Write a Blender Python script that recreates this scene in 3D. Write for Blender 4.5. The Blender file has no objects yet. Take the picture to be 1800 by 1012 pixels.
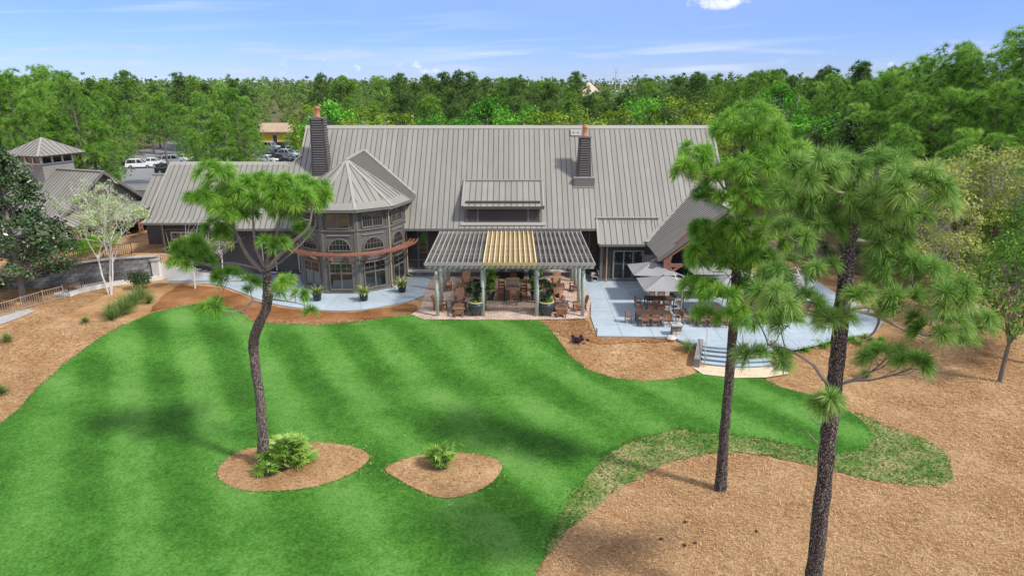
import bpy, bmesh, math, random
import numpy as np
from mathutils import Vector, Matrix
from mathutils.geometry import delaunay_2d_cdt

R = math.radians
rnd = random.Random(7)
nrg = np.random.default_rng(11)
scene = bpy.context.scene
COL = scene.collection

# ------------------------------------------------------------------ camera, sky, sun, exposure
H, PITCH, F = 16.0, R(16.8), 1200.0
cam_d = bpy.data.cameras.new("camera"); cam_d.lens = 24; cam_d.sensor_width = 36
cam_d.clip_start = 0.2; cam_d.clip_end = 6000
cam = bpy.data.objects.new("camera", cam_d); COL.objects.link(cam)
cam.location = (0, 0, H); cam.rotation_euler = (R(90) - PITCH, 0, 0)
scene.camera = cam

SUN_EL = R(50); SUN_H = Vector((0.87, -0.49)).normalized()
SUN_ROT = math.atan2(SUN_H.x, SUN_H.y)
world = bpy.data.worlds.new("World"); scene.world = world; world.use_nodes = True
def build_world():
    nt = world.node_tree; nt.nodes.clear(); N = nt.nodes.new; L = nt.links.new
    out = N("ShaderNodeOutputWorld"); bg = N("ShaderNodeBackground"); bg.inputs[1].default_value = 0.15
    sky = N("ShaderNodeTexSky"); sky.sky_type = 'NISHITA'; sky.sun_disc = False
    sky.sun_elevation = SUN_EL; sky.sun_rotation = SUN_ROT
    sky.air_density = 1.0; sky.dust_density = 0.0; sky.ozone_density = 4.0; sky.altitude = 300
    tint = N("ShaderNodeMixRGB"); tint.blend_type = 'MULTIPLY'; tint.inputs[0].default_value = 1
    tint.inputs[2].default_value = (0.222, 0.292, 0.55, 1); L(sky.outputs[0], tint.inputs[1])
    tc = N("ShaderNodeTexCoord"); sep = N("ShaderNodeSeparateXYZ"); L(tc.outputs['Generated'], sep.inputs[0])
    def M(op, a, b=None, c=None):
        n = N("ShaderNodeMath"); n.operation = op
        for i, v in enumerate((a, b, c)):
            if v is None: continue
            if isinstance(v, (int, float)): n.inputs[i].default_value = v
            else: L(v, n.inputs[i])
        return n.outputs[0]
    def mapr(v, a, b, c=0.0, d=1.0):
        n = N("ShaderNodeMapRange"); n.interpolation_type = 'SMOOTHSTEP'
        L(v, n.inputs[0])
        for i, k in enumerate((a, b, c, d)): n.inputs[i+1].default_value = k
        return n.outputs[0]
    az = M('ARCTAN2', sep.outputs[0], sep.outputs[1]); el = M('ARCSINE', sep.outputs[2])
    def noise(su, sv, detail, off, skew=0.0):
        u = M('MULTIPLY', az, su); v = M('MULTIPLY', M('ADD', el, M('MULTIPLY', az, skew)), sv)
        cx = N("ShaderNodeCombineXYZ"); L(u, cx.inputs[0]); L(v, cx.inputs[1]); cx.inputs[2].default_value = off
        t = N("ShaderNodeTexNoise"); t.inputs['Scale'].default_value = 1; t.inputs['Detail'].default_value = detail
        L(cx.outputs[0], t.inputs['Vector']); return t.outputs[0]
    # thin streaks of cirrus and an added bright veil above the view that lifts the shadows, small cumulus in a belt near the horizon, scattered single cumulus higher up
    cir = M('MULTIPLY', mapr(noise(2.2, 42, 5, 1.3, -0.06), 0.47, 0.68), mapr(noise(1.1, 6, 2, 4.4), 0.38, 0.6, 0.15, 1.0))
    fill_veil = mapr(noise(2.2, 5.0, 5, 9.1, -0.06), 0.3, 0.72, 0.4, 0.95)
    fill_veil = M('MULTIPLY', fill_veil, mapr(el, 0.03, 0.35, 0.06, 0.85))
    cir = M('MAXIMUM', M('MULTIPLY', cir, 0.6), fill_veil)
    belt = M('MULTIPLY', mapr(el, 0.004, 0.014), mapr(el, 0.045, 0.02))
    cum = M('MULTIPLY', M('MULTIPLY', mapr(noise(44, 58, 4, 7.7), 0.55, 0.74), belt), mapr(noise(2.0, 2.0, 1, 5.6), 0.45, 0.62))
    band = M('MULTIPLY', mapr(noise(6, 60, 3, 2.1), 0.5, 0.66), M('MULTIPLY', mapr(el, 0.0, 0.012), mapr(el, 0.06, 0.035)))
    du = M('DIVIDE', M('SUBTRACT', az, 0.274), 0.045); dv = M('DIVIDE', M('SUBTRACT', el, 0.1), 0.012)
    blob = M('SUBTRACT', 1.0, M('ADD', M('MULTIPLY', du, du), M('MULTIPLY', dv, dv)))
    blob = mapr(M('ADD', blob, M('MULTIPLY', M('SUBTRACT', noise(46, 70, 5, 3.3), 0.5), 3.2)), -0.1, 1.3)
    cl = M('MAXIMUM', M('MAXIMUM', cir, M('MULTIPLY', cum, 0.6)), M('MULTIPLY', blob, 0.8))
    m1 = N("ShaderNodeMixRGB"); L(M('MULTIPLY', band, 0.35), m1.inputs[0]); L(tint.outputs[0], m1.inputs[1])
    m1.inputs[2].default_value = (2.6, 2.7, 4.0, 1)
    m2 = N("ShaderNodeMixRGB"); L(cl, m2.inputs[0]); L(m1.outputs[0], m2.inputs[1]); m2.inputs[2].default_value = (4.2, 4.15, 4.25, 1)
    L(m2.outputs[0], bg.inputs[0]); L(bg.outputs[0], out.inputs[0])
build_world()
sun_d = bpy.data.lights.new("sun", 'SUN'); sun_d.energy = 2.3; sun_d.angle = R(6.0); sun_d.color = (1.0, 0.95, 0.87)
sun = bpy.data.objects.new("sun", sun_d); COL.objects.link(sun)
sun.rotation_euler = Vector((-SUN_H.x*math.cos(SUN_EL), -SUN_H.y*math.cos(SUN_EL), -math.sin(SUN_EL))).to_track_quat('-Z', 'Y').to_euler()
sun.location = (40, -20, 60)
vs = scene.view_settings; vs.view_transform = 'Standard'; vs.look = 'None'; vs.exposure = 0.95; vs.gamma = 1.0; vs.use_curve_mapping = False

# ------------------------------------------------------------------ measuring helpers (photo survey point -> place)
def ray(px, py):
    a, b = (px-900)/F, (506-py)/F
    c, s = math.cos(PITCH), math.sin(PITCH)
    return Vector((a, c + b*s, b*c - s))
def at(px, py, z=0.0):
    d = ray(px, py); t = (z-H)/d.z
    return Vector((d.x*t, d.y*t, z))
def atY(px, py, Y):
    d = ray(px, py); t = Y/d.y
    return Vector((d.x*t, Y, H + d.z*t))
def sstep(a, b, x):
    t = min(1, max(0, (x-a)/(b-a))); return t*t*(3-2*t)
WALL_A, WALL_B = Vector((-50.0, 50.2)), Vector((-29.8, 55.6))
def gz(x, y):
    z = -0.75*(1-sstep(37.8, 42.3, y))
    # raised terrace behind the block wall on the left
    d = WALL_B-WALL_A; n = Vector((-d.y, d.x)).normalized()
    s = (Vector((x, y))-WALL_A).dot(n)
    if x < -27:
        up = (1.1 + 0.85*sstep(-42, -32, x))*sstep(0.25, 1.1, s)*(1-0.55*sstep(80, 110, y))*sstep(-27, -29.5, x)
        z += up
    elif y > 95: pass
    if y > 70: z += 0.45*sstep(72, 105, y)*(1 if x > -27 else 0.2)
    # low swell on the right
    z += 0.5*sstep(26, 40, x)*sstep(20, 50, y)
    return z

# ------------------------------------------------------------------ materials
MATS = {}
def new_mat(name):
    m = bpy.data.materials.new(name); m.use_nodes = True; nt = m.node_tree
    p = nt.nodes['Principled BSDF']; MATS[name] = m
    return m, nt, p
def nd(nt, kind, **kw):
    n = nt.nodes.new(kind)
    for k, v in kw.items():
        if k in n.inputs.keys(): n.inputs[k].default_value = v
        else: setattr(n, k, v)
    return n
def mat(name, col, rough=0.7, var=0.18, scale=3.0, bump=0.0, bscale=30.0, col2=None, spec=0.35, metal=0.0, stretch=(1, 1, 1), obj_var=0.0):
    """base colour broken by two sizes of noise, small bump, optional change from object to object"""
    m, nt, p = new_mat(name); L = nt.links.new
    tc = nd(nt, "ShaderNodeTexCoord"); mp = nd(nt, "ShaderNodeMapping"); mp.inputs['Scale'].default_value = stretch
    L(tc.outputs['Object'], mp.inputs[0])
    n1 = nd(nt, "ShaderNodeTexNoise", Scale=scale, Detail=6.0, Roughness=0.65); L(mp.outputs[0], n1.inputs['Vector'])
    n2 = nd(nt, "ShaderNodeTexNoise", Scale=scale*0.13, Detail=3.0); L(mp.outputs[0], n2.inputs['Vector'])
    ad = nd(nt, "ShaderNodeMath", operation='ADD'); L(n1.outputs[0], ad.inputs[0]); L(n2.outputs[0], ad.inputs[1])
    mr = nd(nt, "ShaderNodeMapRange"); L(ad.outputs[0], mr.inputs[0]); mr.inputs[1].default_value = 0.65; mr.inputs[2].default_value = 1.35
    mx = nd(nt, "ShaderNodeMixRGB"); L(mr.outputs[0], mx.inputs[0])
    c2 = col2 or tuple(min(1, c*(1+var)) for c in col)
    c1 = col if col2 else tuple(c*(1-var) for c in col)
    mx.inputs[1].default_value = (*c1, 1); mx.inputs[2].default_value = (*c2, 1)
    res = mx.outputs[0]
    if obj_var:
        oi = nd(nt, "ShaderNodeObjectInfo"); r2 = nd(nt, "ShaderNodeMapRange"); L(oi.outputs['Random'], r2.inputs[0])
        r2.inputs[3].default_value = 1-obj_var; r2.inputs[4].default_value = 1+obj_var
        ml = nd(nt, "ShaderNodeVectorMath", operation='SCALE'); L(res, ml.inputs[0]); L(r2.outputs[0], ml.inputs['Scale']); res = ml.outputs[0]
    L(res, p.inputs['Base Color']); p.inputs['Roughness'].default_value = rough
    p.inputs['Specular IOR Level'].default_value = spec; p.inputs['Metallic'].default_value = metal
    if bump:
        n3 = nd(nt, "ShaderNodeTexNoise", Scale=bscale, Detail=4.0); L(mp.outputs[0], n3.inputs['Vector'])
        b = nd(nt, "ShaderNodeBump", Strength=bump, Distance=0.05); L(n3.outputs[0], b.inputs['Height']); L(b.outputs[0], p.inputs['Normal'])
    return m
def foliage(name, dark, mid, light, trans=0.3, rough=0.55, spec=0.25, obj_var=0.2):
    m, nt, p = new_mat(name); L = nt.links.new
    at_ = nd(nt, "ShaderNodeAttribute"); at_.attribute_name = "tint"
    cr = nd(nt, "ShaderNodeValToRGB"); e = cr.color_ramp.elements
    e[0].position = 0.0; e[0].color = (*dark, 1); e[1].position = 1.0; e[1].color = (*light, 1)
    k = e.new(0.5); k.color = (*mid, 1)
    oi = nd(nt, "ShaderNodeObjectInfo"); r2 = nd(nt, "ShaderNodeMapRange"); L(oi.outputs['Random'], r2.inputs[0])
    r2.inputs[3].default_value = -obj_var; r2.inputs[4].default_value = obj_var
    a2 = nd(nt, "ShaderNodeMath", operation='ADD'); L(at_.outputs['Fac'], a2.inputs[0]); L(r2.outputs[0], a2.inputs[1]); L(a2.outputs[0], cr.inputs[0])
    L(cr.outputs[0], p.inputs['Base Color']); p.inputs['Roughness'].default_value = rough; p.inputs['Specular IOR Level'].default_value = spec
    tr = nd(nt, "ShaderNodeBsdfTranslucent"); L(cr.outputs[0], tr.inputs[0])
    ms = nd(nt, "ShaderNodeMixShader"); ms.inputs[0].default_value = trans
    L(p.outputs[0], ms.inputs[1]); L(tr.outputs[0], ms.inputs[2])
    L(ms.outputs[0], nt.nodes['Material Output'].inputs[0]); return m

mat('roof_metal', (0.255, 0.246, 0.212), 0.42, 0.10, 1.6, spec=0.5, obj_var=0.08, stretch=(1, 0.35, 0.35))
mat('roof_deck_seam_shade', (0.10, 0.096, 0.085), 0.55, 0.1)  # dark deck in the joints; on the ribs, seam shadow put into the colour
mat('roof_trim', (0.32, 0.31, 0.27), 0.45, 0.06, spec=0.5)
mat('siding', (0.098, 0.090, 0.080), 0.75, 0.22, 4.0, 0.3, 20)
mat('siding_dark', (0.068, 0.063, 0.057), 0.75, 0.2, 4.0, 0.3, 20)
mat('siding_pale', (0.25, 0.24, 0.215), 0.75, 0.12, 4.0, 0.2, 20)
mat('shingle', (0.125, 0.117, 0.102), 0.8, 0.25, 6.0, 0.4, 25)
mat('trim', (0.15, 0.142, 0.126), 0.6, 0.12, 4.0)
mat('trim_white', (0.62, 0.60, 0.55), 0.55, 0.08)
mat('brick_chimney', (0.17, 0.165, 0.158), 0.7, 0.15, 5.0, obj_var=0.1)
mat('copper', (0.55, 0.24, 0.13), 0.45, 0.25, 6.0, spec=0.5, metal=0.3)
mat('downspout', (0.46, 0.33, 0.22), 0.45, 0.15, spec=0.5)
mat('redwood', (0.30, 0.135, 0.09), 0.6, 0.25, 5.0, 0.2, 30, obj_var=0.15)
mat('pergola_grey', (0.33, 0.315, 0.29), 0.85, 0.3, 5.0, 0.3, 30, obj_var=0.2)
mat('pergola_dark', (0.19, 0.18, 0.165), 0.85, 0.3, 5.0, 0.3, 30, obj_var=0.25)
mat('pergola_pale', (0.33, 0.315, 0.29), 0.8, 0.15, 5.0, 0.2, 30, obj_var=0.12)
mat('pergola_yellow', (0.40, 0.31, 0.15), 0.8, 0.2, 5.0, 0.2, 30, obj_var=0.14)
mat('pergola_cream', (0.72, 0.62, 0.44), 0.8, 0.1, 5.0, obj_var=0.08)
mat('post_green', (0.37, 0.42, 0.35), 0.85, 0.25, 4.0, 0.35, 18, obj_var=0.12)
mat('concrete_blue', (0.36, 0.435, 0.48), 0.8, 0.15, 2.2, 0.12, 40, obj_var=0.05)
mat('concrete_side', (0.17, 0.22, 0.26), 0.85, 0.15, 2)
mat('concrete_tan', (0.62, 0.52, 0.36), 0.85, 0.12, 2.0, 0.1, 40)
mat('concrete_white', (0.66, 0.64, 0.60), 0.85, 0.12, 2.0, 0.1, 40)
mat('asphalt', (0.21, 0.215, 0.225), 0.9, 0.12, 1.0, 0.2, 60)
mat('kerb_concrete', (0.42, 0.41, 0.39), 0.9, 0.15, 3.0)
mat('stone', (0.20, 0.19, 0.175), 0.85, 0.4, 2.5, 0.6, 8, obj_var=0.2)
mat('wall_block', (0.22, 0.218, 0.205), 0.9, 0.3, 3.0, 0.6, 10, obj_var=0.28)
mat('stone_pale', (0.55, 0.51, 0.44), 0.85, 0.3, 5.0, 0.5, 10, obj_var=0.2)
mat('iron', (0.06, 0.058, 0.055), 0.5, 0.15)
mat('fence_tan', (0.36, 0.29, 0.22), 0.6, 0.15, obj_var=0.08)
mat('rail_grey', (0.34, 0.33, 0.31), 0.4, 0.1, spec=0.5)
mat('teak', (0.27, 0.115, 0.055), 0.6, 0.25, 8.0, 0.15, 40, obj_var=0.18)
mat('teak_pale', (0.46, 0.25, 0.15), 0.6, 0.2, 8.0, obj_var=0.12)
mat('table_brown', (0.085, 0.058, 0.045), 0.55, 0.25, 8.0, obj_var=0.1)
mat('table_grey', (0.19, 0.155, 0.125), 0.65, 0.25, 8.0)
mat('fire_table', (0.09, 0.092, 0.095), 0.6, 0.2, 4.0)
mat('cushion', (0.56, 0.36, 0.26), 0.9, 0.1, obj_var=0.08)
mat('canopy', (0.27, 0.272, 0.268), 0.85, 0.05, 2.0, obj_var=0.03)
mat('aluminium', (0.52, 0.52, 0.51), 0.35, 0.06, spec=0.6, metal=0.5)
mat('glaze_dark', (0.045, 0.052, 0.058), 0.18, 0.4, 12.0, 0.3, 30, spec=0.6)
mat('glaze_rim', (0.52, 0.40, 0.27), 0.5, 0.15)
mat('plastic_pot', (0.03, 0.036, 0.04), 0.45, 0.2)
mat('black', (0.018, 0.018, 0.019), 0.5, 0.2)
mat('bark', (0.185, 0.145, 0.118), 0.95, 0.35, 3.0, 0.9, 14, col2=(0.36, 0.31, 0.275), stretch=(1, 1, 0.35))
mat('bark_dark', (0.10, 0.085, 0.075), 0.95, 0.35, 3.0, 1.0, 14, col2=(0.26, 0.225, 0.20), stretch=(1, 1, 0.35))
mat('twig', (0.17, 0.14, 0.12), 0.95, 0.3, 4.0, col2=(0.33, 0.29, 0.26))
mat('bark_grey', (0.26, 0.24, 0.215), 0.95, 0.3, 3.0, 0.6, 14)
mat('bark_white', (0.62, 0.59, 0.54), 0.9, 0.2, 4.0, 0.3, 14)
mat('yellow_wall', (0.72, 0.50, 0.08), 0.85, 0.08, 2.0)
mat('clay_roof', (0.42, 0.31, 0.22), 0.85, 0.2, 3.0, 0.3, 10)
mat('pale_roof', (0.60, 0.50, 0.40), 0.85, 0.15, 3.0)
mat('white_paint', (0.78, 0.78, 0.77), 0.5, 0.05)
mat('tyre', (0.02, 0.02, 0.02), 0.85, 0.1)
mat('chrome', (0.5, 0.5, 0.51), 0.25, 0.05, metal=0.8)
for nm, c in dict(paint_white=(0.78, 0.78, 0.78), paint_black=(0.015, 0.016, 0.018), paint_navy=(0.03, 0.045, 0.08), paint_silver=(0.42, 0.43, 0.44),
                  paint_red=(0.30, 0.025, 0.03), paint_grey=(0.14, 0.145, 0.15), paint_teal=(0.35, 0.45, 0.44)).items():
    mat(nm, c, 0.22, 0.03, 1.0, spec=0.6)
def glass_mat():
    m, nt, p = new_mat('glass'); p.inputs['Base Color'].default_value = (0.014, 0.018, 0.018, 1)
    p.inputs['Roughness'].default_value = 0.03; p.inputs['Specular IOR Level'].default_value = 0.9; p.inputs['IOR'].default_value = 1.6
glass_mat()
def lawn_mat():
    m, nt, p = new_mat('lawn_turf'); L = nt.links.new
    tc = nd(nt, "ShaderNodeTexCoord"); sp = nd(nt, "ShaderNodeSeparateXYZ"); L(tc.outputs['Object'], sp.inputs[0])
    def M(op, a, b=None):
        n = nd(nt, "ShaderNodeMath", operation=op)
        for i, v in enumerate((a, b)):
            if v is None: continue
            if isinstance(v, (int, float)): n.inputs[i].default_value = v
            else: L(v, n.inputs[i])
        return n.outputs[0]
    def noise(s, d=4.0, r=0.6):
        n = nd(nt, "ShaderNodeTexNoise", Scale=s, Detail=d, Roughness=r); L(tc.outputs['Object'], n.inputs['Vector']); return n.outputs[0]
    warp = M('MULTIPLY', M('SUBTRACT', noise(0.12, 2.0), 0.5), 1.6)
    # mowing lanes, very slightly fanned
    dx = M('SUBTRACT', sp.outputs[0], -230.0); dy = M('SUBTRACT', sp.outputs[1], 400.0)
    ang = M('MULTIPLY', M('ARCTAN2', dx, M('MULTIPLY', dy, -1.0)), 410.0)
    s1 = M('SINE', M('MULTIPLY', M('ADD', ang, warp), 1.75)); s1 = M('MULTIPLY', M('TANH', M('MULTIPLY', s1, 1.6)), 1.0)
    u2 = M('ADD', M('MULTIPLY', sp.outputs[0], 0.30), M('MULTIPLY', sp.outputs[1], 0.95))
    s2 = M('SINE', M('MULTIPLY', M('ADD', u2, warp), 1.25))
    near = nd(nt, "ShaderNodeMapRange"); L(noise(0.055, 1.0), near.inputs[0]); near.inputs[1].default_value = 0.42; near.inputs[2].default_value = 0.6
    lane = nd(nt, "ShaderNodeMapRange"); L(noise(0.07, 2.0), lane.inputs[0]); lane.inputs[1].default_value = 0.35; lane.inputs[2].default_value = 0.6; lane.inputs[3].default_value = 0.35
    f = M('ADD', M('MULTIPLY', M('MULTIPLY', s1, 0.26), lane.outputs[0]), M('MULTIPLY', M('MULTIPLY', s2, near.outputs[0]), 0.16))
    f = M('ADD', f, 0.5)
    f = M('ADD', f, M('MULTIPLY', M('SUBTRACT', noise(0.45, 4.0), 0.5), 0.55))
    f = M('ADD', f, M('MULTIPLY', M('SUBTRACT', noise(8.0, 4.0, 0.85), 0.5), 1.9))
    f = M('ADD', f, M('MULTIPLY', M('SUBTRACT', noise(2.2, 4.0, 0.7), 0.5), 0.7))
    cr = nd(nt, "ShaderNodeValToRGB"); e = cr.color_ramp.elements
    e[0].position = 0.1; e[0].color = (0.024, 0.088, 0.007, 1); e[1].position = 0.95; e[1].color = (0.135, 0.29, 0.06, 1)
    k = e.new(0.5); k.color = (0.056, 0.188, 0.019, 1)
    L(f, cr.inputs[0])
    yl = nd(nt, "ShaderNodeMapRange"); L(noise(1.6, 5.0, 0.7), yl.inputs[0]); yl.inputs[1].default_value = 0.6; yl.inputs[2].default_value = 0.8; yl.inputs[4].default_value = 0.45
    mx = nd(nt, "ShaderNodeMixRGB"); L(yl.outputs[0], mx.inputs[0]); L(cr.outputs[0], mx.inputs[1]); mx.inputs[2].default_value = (0.16, 0.26, 0.04, 1)
    L(mx.outputs[0], p.inputs['Base Color']); p.inputs['Roughness'].default_value = 0.85; p.inputs['Specular IOR Level'].default_value = 0.15
    b = nd(nt, "ShaderNodeBump", Strength=0.55, Distance=0.04); L(noise(34.0, 3.0, 0.8), b.inputs['Height']); L(b.outputs[0], p.inputs['Normal'])
lawn_mat()
def rough_mat():
    m, nt, p = new_mat('rough_turf'); L = nt.links.new
    tc = nd(nt, "ShaderNodeTexCoord")
    def noise(s, d=4.0, r=0.65):
        n = nd(nt, "ShaderNodeTexNoise", Scale=s, Detail=d, Roughness=r); L(tc.outputs['Object'], n.inputs['Vector']); return n.outputs[0]
    a = nd(nt, "ShaderNodeMath", operation='ADD'); L(noise(0.55), a.inputs[0]); L(noise(9.0, 5.0, 0.8), a.inputs[1])
    cr = nd(nt, "ShaderNodeValToRGB"); e = cr.color_ramp.elements
    e[0].position = 0.38; e[0].color = (0.045, 0.16, 0.016, 1); e[1].position = 0.6; e[1].color = (0.40, 0.34, 0.17, 1)
    k = e.new(0.5); k.color = (0.13, 0.21, 0.05, 1)
    mr = nd(nt, "ShaderNodeMath", operation='MULTIPLY'); L(a.outputs[0], mr.inputs[0]); mr.inputs[1].default_value = 0.5
    L(mr.outputs[0], cr.inputs[0]); L(cr.outputs[0], p.inputs['Base Color']); p.inputs['Roughness'].default_value = 0.9; p.inputs['Specular IOR Level'].default_value = 0.1
    b = nd(nt, "ShaderNodeBump", Strength=0.8, Distance=0.06); L(noise(24.0), b.inputs['Height']); L(b.outputs[0], p.inputs['Normal'])
rough_mat()
def straw_mat(name, shift=0.0, gain=1.0, ca=None, cb=None):
    m, nt, p = new_mat(name); L = nt.links.new
    tc = nd(nt, "ShaderNodeTexCoord"); outs = []
    for ang, sc in ((0.5, (2.6, 26, 8)), (-0.7, (2.8, 22, 8)), (1.9, (3.2, 30, 8))):
        mp = nd(nt, "ShaderNodeMapping"); mp.inputs['Rotation'].default_value = (0, 0, ang); mp.inputs['Scale'].default_value = sc
        L(tc.outputs['Object'], mp.inputs[0])
        n = nd(nt, "ShaderNodeTexNoise", Scale=1.0, Detail=5.0, Roughness=0.8); L(mp.outputs[0], n.inputs['Vector']); outs.append(n.outputs[0])
    mxx = nd(nt, "ShaderNodeMath", operation='ADD'); L(outs[0], mxx.inputs[0]); L(outs[1], mxx.inputs[1])
    mx2 = nd(nt, "ShaderNodeMath", operation='ADD'); L(mxx.outputs[0], mx2.inputs[0]); L(outs[2], mx2.inputs[1])
    big = nd(nt, "ShaderNodeTexNoise", Scale=0.35, Detail=5.0, Roughness=0.6); L(tc.outputs['Object'], big.inputs['Vector'])
    bm = nd(nt, "ShaderNodeMath", operation='MULTIPLY_ADD'); L(big.outputs[0], bm.inputs[0]); bm.inputs[1].default_value = 1.5; L(mx2.outputs[0], bm.inputs[2])
    mr = nd(nt, "ShaderNodeMapRange"); L(bm.outputs[0], mr.inputs[0]); mr.inputs[1].default_value = 1.6+shift; mr.inputs[2].default_value = 2.9+shift
    cr = nd(nt, "ShaderNodeValToRGB"); e = cr.color_ramp.elements
    g = gain
    e[0].position = 0.0; e[0].color = (0.085*g, 0.036*g, 0.013*g, 1); e[1].position = 1.0; e[1].color = (0.66*g, 0.46*g, 0.27*g, 1)
    k = e.new(0.42); k.color = (0.33*g, 0.18*g, 0.078*g, 1); k2 = e.new(0.65); k2.color = (0.45*g, 0.285*g, 0.145*g, 1)
    if ca: k.color = (*ca, 1); k2.color = (*cb, 1)
    L(mr.outputs[0], cr.inputs[0]); L(cr.outputs[0], p.inputs['Base Color']); p.inputs['Roughness'].default_value = 0.95; p.inputs['Specular IOR Level'].default_value = 0.1
    b = nd(nt, "ShaderNodeBump", Strength=0.9, Distance=0.06); L(mx2.outputs[0], b.inputs['Height']); L(b.outputs[0], p.inputs['Normal'])
straw_mat('pine_straw', -0.08, 1.24); straw_mat('pine_straw_red', 0.1, 0.95, (0.31, 0.14, 0.055), (0.43, 0.22, 0.095))
def paver_mat():
    m, nt, p = new_mat('pavers'); L = nt.links.new
    tc = nd(nt, "ShaderNodeTexCoord")
    br = nd(nt, "ShaderNodeTexBrick", Scale=1.0); L(tc.outputs['Object'], br.inputs['Vector'])
    br.inputs['Color1'].default_value = (0.62, 0.49, 0.385, 1); br.inputs['Color2'].default_value = (0.44, 0.325, 0.25, 1); br.inputs['Mortar'].default_value = (0.20, 0.155, 0.12, 1)
    br.inputs['Brick Width'].default_value = 0.42; br.inputs['Row Height'].default_value = 0.28; br.inputs['Mortar Size'].default_value = 0.016
    n = nd(nt, "ShaderNodeTexNoise", Scale=0.9, Detail=6.0, Roughness=0.7); L(tc.outputs['Object'], n.inputs['Vector'])
    mr = nd(nt, "ShaderNodeMapRange"); L(n.outputs[0], mr.inputs[0]); mr.inputs[1].default_value = 0.3; mr.inputs[2].default_value = 0.7; mr.inputs[3].default_value = 0.78; mr.inputs[4].default_value = 1.18
    ml = nd(nt, "ShaderNodeVectorMath", operation='SCALE'); L(br.outputs[0], ml.inputs[0]); L(mr.outputs[0], ml.inputs['Scale'])
    L(ml.outputs[0], p.inputs['Base Color']); p.inputs['Roughness'].default_value = 0.85
    b = nd(nt, "ShaderNodeBump", Strength=0.4, Distance=0.02, invert=True); L(br.outputs[1], b.inputs['Height']); L(b.outputs[0], p.inputs['Normal'])
paver_mat()
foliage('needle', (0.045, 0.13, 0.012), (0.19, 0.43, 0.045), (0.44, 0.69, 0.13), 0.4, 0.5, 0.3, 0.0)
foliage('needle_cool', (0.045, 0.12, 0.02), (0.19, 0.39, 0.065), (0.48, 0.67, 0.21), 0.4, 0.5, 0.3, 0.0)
foliage('pine_wood', (0.05, 0.13, 0.016), (0.19, 0.37, 0.048), (0.38, 0.56, 0.1), 0.38)
foliage('pine_far', (0.035, 0.085, 0.022), (0.12, 0.225, 0.045), (0.24, 0.37, 0.085), 0.32)
foliage('leaf_bright', (0.05, 0.18, 0.014), (0.13, 0.39, 0.03), (0.25, 0.58, 0.06), 0.35)
foliage('leaf_olive', (0.1, 0.17, 0.012), (0.23, 0.36, 0.03), (0.38, 0.52, 0.07), 0.35)
foliage('leaf_bud', (0.22, 0.28, 0.05), (0.44, 0.51, 0.12), (0.62, 0.66, 0.24), 0.38)
foliage('leaf_magnolia', (0.015, 0.04, 0.01), (0.06, 0.12, 0.035), (0.3, 0.36, 0.19), 0.08, 0.28, 0.6)
foliage('leaf_pale', (0.20, 0.34, 0.07), (0.46, 0.58, 0.26), (0.74, 0.76, 0.58), 0.3)
foliage('leaf_hedge', (0.06, 0.18, 0.01), (0.15, 0.37, 0.02), (0.27, 0.52, 0.04), 0.3)
foliage('leaf_dark', (0.015, 0.035, 0.012), (0.04, 0.075, 0.025), (0.10, 0.14, 0.06), 0.15)
foliage('leaf_feather', (0.045, 0.14, 0.018), (0.17, 0.37, 0.045), (0.32, 0.54, 0.09), 0.34)
foliage('leaf_palm', (0.035, 0.11, 0.012), (0.18, 0.36, 0.045), (0.48, 0.62, 0.15), 0.25, 0.4, 0.4)
foliage('leaf_grass', (0.06, 0.13, 0.025), (0.17, 0.29, 0.06), (0.42, 0.44, 0.20), 0.3)
foliage('leaf_cream', (0.10, 0.20, 0.03), (0.34, 0.42, 0.11), (0.66, 0.66, 0.34), 0.3)
foliage('leaf_purple', (0.03, 0.012, 0.025), (0.08, 0.03, 0.06), (0.15, 0.07, 0.11), 0.2)
foliage('rough_blade', (0.03, 0.12, 0.01), (0.085, 0.24, 0.03), (0.28, 0.34, 0.11), 0.25)

def bark_mat(name, crack, plate, fleck, sc=15.0):
    m, nt, p = new_mat(name); L = nt.links.new
    tc = nd(nt, "ShaderNodeTexCoord"); mp_ = nd(nt, "ShaderNodeMapping"); mp_.inputs['Scale'].default_value = (1, 1, 0.5); L(tc.outputs['Object'], mp_.inputs[0])
    n0 = nd(nt, "ShaderNodeTexNoise", Scale=3.0, Detail=4.0); L(mp_.outputs[0], n0.inputs['Vector'])
    ad = nd(nt, "ShaderNodeMixRGB"); ad.inputs[0].default_value = 0.12; L(mp_.outputs[0], ad.inputs[1]); L(n0.outputs[1], ad.inputs[2])
    vo = nd(nt, "ShaderNodeTexVoronoi", Scale=sc, feature='DISTANCE_TO_EDGE'); L(ad.outputs[0], vo.inputs['Vector']); sc = sc
    v2 = nd(nt, "ShaderNodeTexVoronoi", Scale=sc); L(ad.outputs[0], v2.inputs['Vector'])
    mr = nd(nt, "ShaderNodeMapRange"); L(vo.outputs['Distance'], mr.inputs[0]); mr.inputs[1].default_value = 0.02; mr.inputs[2].default_value = 0.16
    sp = nd(nt, "ShaderNodeSeparateXYZ"); L(v2.outputs['Color'], sp.inputs[0])
    pl = nd(nt, "ShaderNodeMixRGB"); L(sp.outputs[0], pl.inputs[0]); pl.inputs[1].default_value = (*plate, 1); pl.inputs[2].default_value = (*fleck, 1)
    mx = nd(nt, "ShaderNodeMixRGB"); L(mr.outputs[0], mx.inputs[0]); mx.inputs[1].default_value = (*crack, 1); L(pl.outputs[0], mx.inputs[2])
    L(mx.outputs[0], p.inputs['Base Color']); p.inputs['Roughness'].default_value = 0.95; p.inputs['Specular IOR Level'].default_value = 0.1
    b = nd(nt, "ShaderNodeBump", Strength=1.0, Distance=0.08); L(mr.outputs[0], b.inputs['Height']); L(b.outputs[0], p.inputs['Normal'])
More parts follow.
